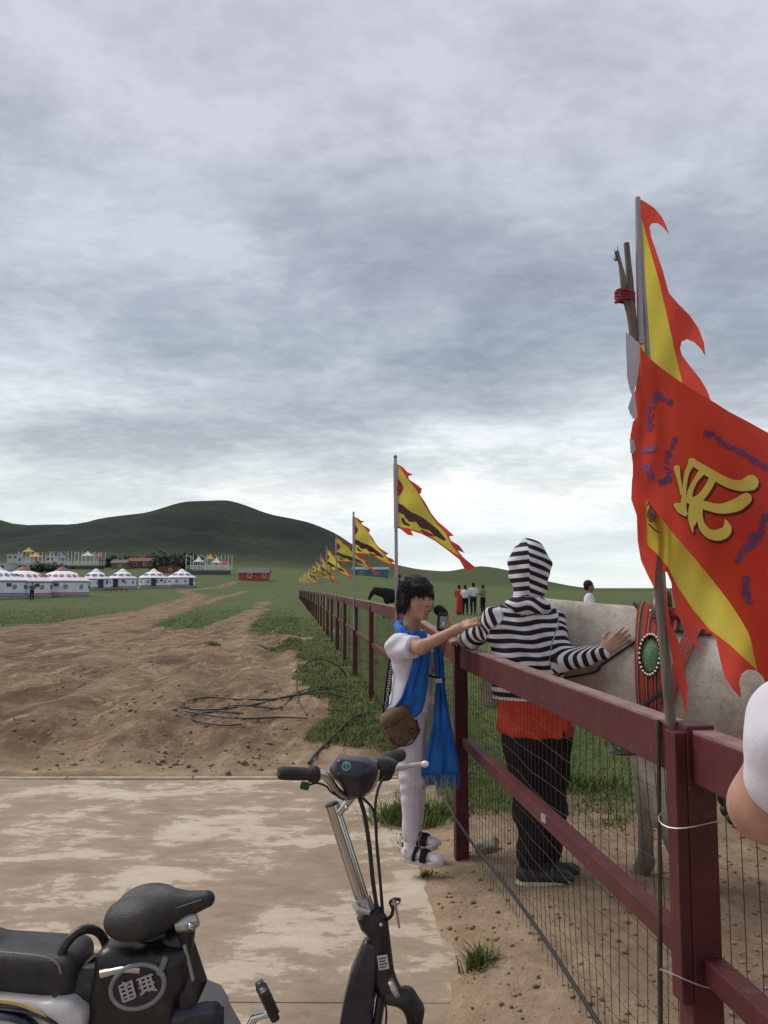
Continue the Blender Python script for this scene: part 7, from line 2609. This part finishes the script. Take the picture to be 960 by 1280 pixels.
M_clod = mat('earth_clod', srgb(132, 112, 90), 0.95, scale=3, col2=srgb(160, 139, 114), spec=0.1)
x, y, g_ = scatter(6000, -9, 0.3, 7.05, 30, 1.6, 3)
q_ = fbm(x * 0.8, y * 0.8, 3, 91) > 0.47
clods('soil_clods', x[q_], y[q_], g_, 0.006, 0.042, M_clod)
x, y, g_ = scatter(7000, 0.15, 3.2, 1.6, 7.5, 1.3, 4)
clods('soil_crumbs', x, y, g_, 0.003, 0.020, M_clod)

# ------------------------------------------------------------------ grass
def grass(name, x, y, g_, hmin, hmax, wid, m, lean=0.5, label='short green meadow grass', cols=None):
    n = len(x)
    h = g_.uniform(hmin, hmax, n)
    th = g_.uniform(0, 6.28, n)
    z = ground(x, y) - 0.01
    b = np.stack([x, y, z], 1)
    sd = np.stack([np.cos(th), np.sin(th), np.zeros(n)], 1) * (wid * g_.uniform(0.6, 1.3, n) * (1 + y * 0.05))[:, None]
    ln = np.stack([np.cos(th + 1.6), np.sin(th + 1.6), np.zeros(n)], 1) * (h * g_.uniform(0.1, lean * 2, n))[:, None]
    up = np.array([0, 0, 1.0])[None] * h[:, None]
    V = np.concatenate([b - sd, b + sd, b + sd * 0.7 + up * 0.55 + ln * 0.35, b - sd * 0.7 + up * 0.55 + ln * 0.35, b + up * 0.95 + ln])
    i = np.arange(n)
    Fq = np.concatenate([np.stack([i, i + n, i + 2 * n, i + 3 * n], 1)])
    Ft = np.stack([i + 3 * n, i + 2 * n, i + 4 * n], 1)
    me_ = bpy.data.meshes.new(name)
    me_.vertices.add(len(V)); me_.vertices.foreach_set('co', V.ravel())
    li = np.concatenate([Fq.ravel(), Ft.ravel()]).astype(np.int32)
    me_.loops.add(len(li)); me_.loops.foreach_set('vertex_index', li)
    me_.polygons.add(2 * n)
    me_.polygons.foreach_set('loop_start', np.concatenate([np.arange(n) * 4, 4 * n + np.arange(n) * 3]).astype(np.int32))
    me_.materials.append(m)
    me_.update(calc_edges=True)
    o_ = bpy.data.objects.new(name, me_)
    COL.objects.link(o_)
    tag(o_, label, 'grass', kind='stuff')
    return o_


M_grass_v = mat('verge_blade', srgb(76, 84, 46), 0.8, scale=2.2, col2=srgb(124, 124, 74), spec=0.2)
M_grass = mat('grass_blade', srgb(82, 96, 48), 0.75, scale=1.2, col2=srgb(120, 132, 74), spec=0.2)
x, y, g_ = scatter(110000, lambda y: fence_x(y) + 0.05, lambda y: fence_x(y) + 1.0 + y * 0.62, 4.2, 34, 1.75, 6)
pm_ = grass_mask(x, y) + (fbm(x * 1.3, y * 1.3, 3, 8) - 0.45) * 1.1
k_ = pm_ > 0.42
grass('meadow_grass', x[k_], y[k_], g_, 0.015, 0.05, 0.0030, M_grass)
x, y, g_ = scatter(70000, lambda y: fence_x(y) - 0.7 - 0.09 * y, lambda y: fence_x(y) + 0.1, 4.8, 40, 1.6, 7)
pm_ = grass_mask(x, y) + (fbm(x * 1.6, y * 1.6, 3, 18) - 0.45) * 0.9
k_ = (pm_ > 0.50) & ~((y < 7.0) & (x < -0.25)) & (g_.uniform(0, 1, len(y)) > 0.3)
grass('verge_grass', x[k_], y[k_], g_, 0.02, 0.08, 0.0034, M_grass_v, label='green verge grass along the bare yard side of the fence')
x, y, g_ = scatter(80000, lambda y: -0.50 * y, lambda y: fence_x(y) - 0.8, 14, 75, 1.6, 8)
pm_ = grass_mask(x, y) + (fbm(x * 0.7, y * 0.7, 3, 28) - 0.45) * 0.9
k_ = (pm_ > 0.5) & (g_.uniform(0, 1, len(y)) > sm(34, 72, y))
grass('yard_grass', x[k_], y[k_], g_, 0.02, 0.07, 0.005, M_grass, label='grass cover between the tracks towards the camp')


def tuft(px, py, n, rad, h, label, seed):
    c = on_ground(px, py)
    g_ = np.random.default_rng(seed)
    x = c.x + g_.normal(0, rad, n); y = c.y + g_.normal(0, rad, n)
    k = np.ones(n, bool)
    o_ = grass('grass_tuft', x[k], y[k], g_, h * 0.35, h, 0.0035, M_grass, 0.65, label)
    o_['category'] = 'grass tuft'


tuft(598, 1206, 240, 0.028, 0.10, 'single tuft of green grass on the sand beside the slab', 1)
tuft(531, 1094, 80, 0.020, 0.045, 'tiny tuft of grass in front of the feet of the woman in white', 2)
tuft(497, 1032, 900, 0.085, 0.21, 'tall tuft of grass behind the shins of the woman in white', 3)
tuft(545, 1028, 520, 0.075, 0.15, 'grass tuft between the woman in white and the fence post', 4)
tuft(745, 985, 420, 0.13, 0.13, 'leafy grass tuft on the sand past the striped visitor', 5)
tuft(765, 1028, 160, 0.07, 0.06, 'low grass patch beside the foreleg of the white horse', 6)
tuft(268, 806, 200, 0.10, 0.16, 'dark tuft of grass alone on the bare earth', 7)
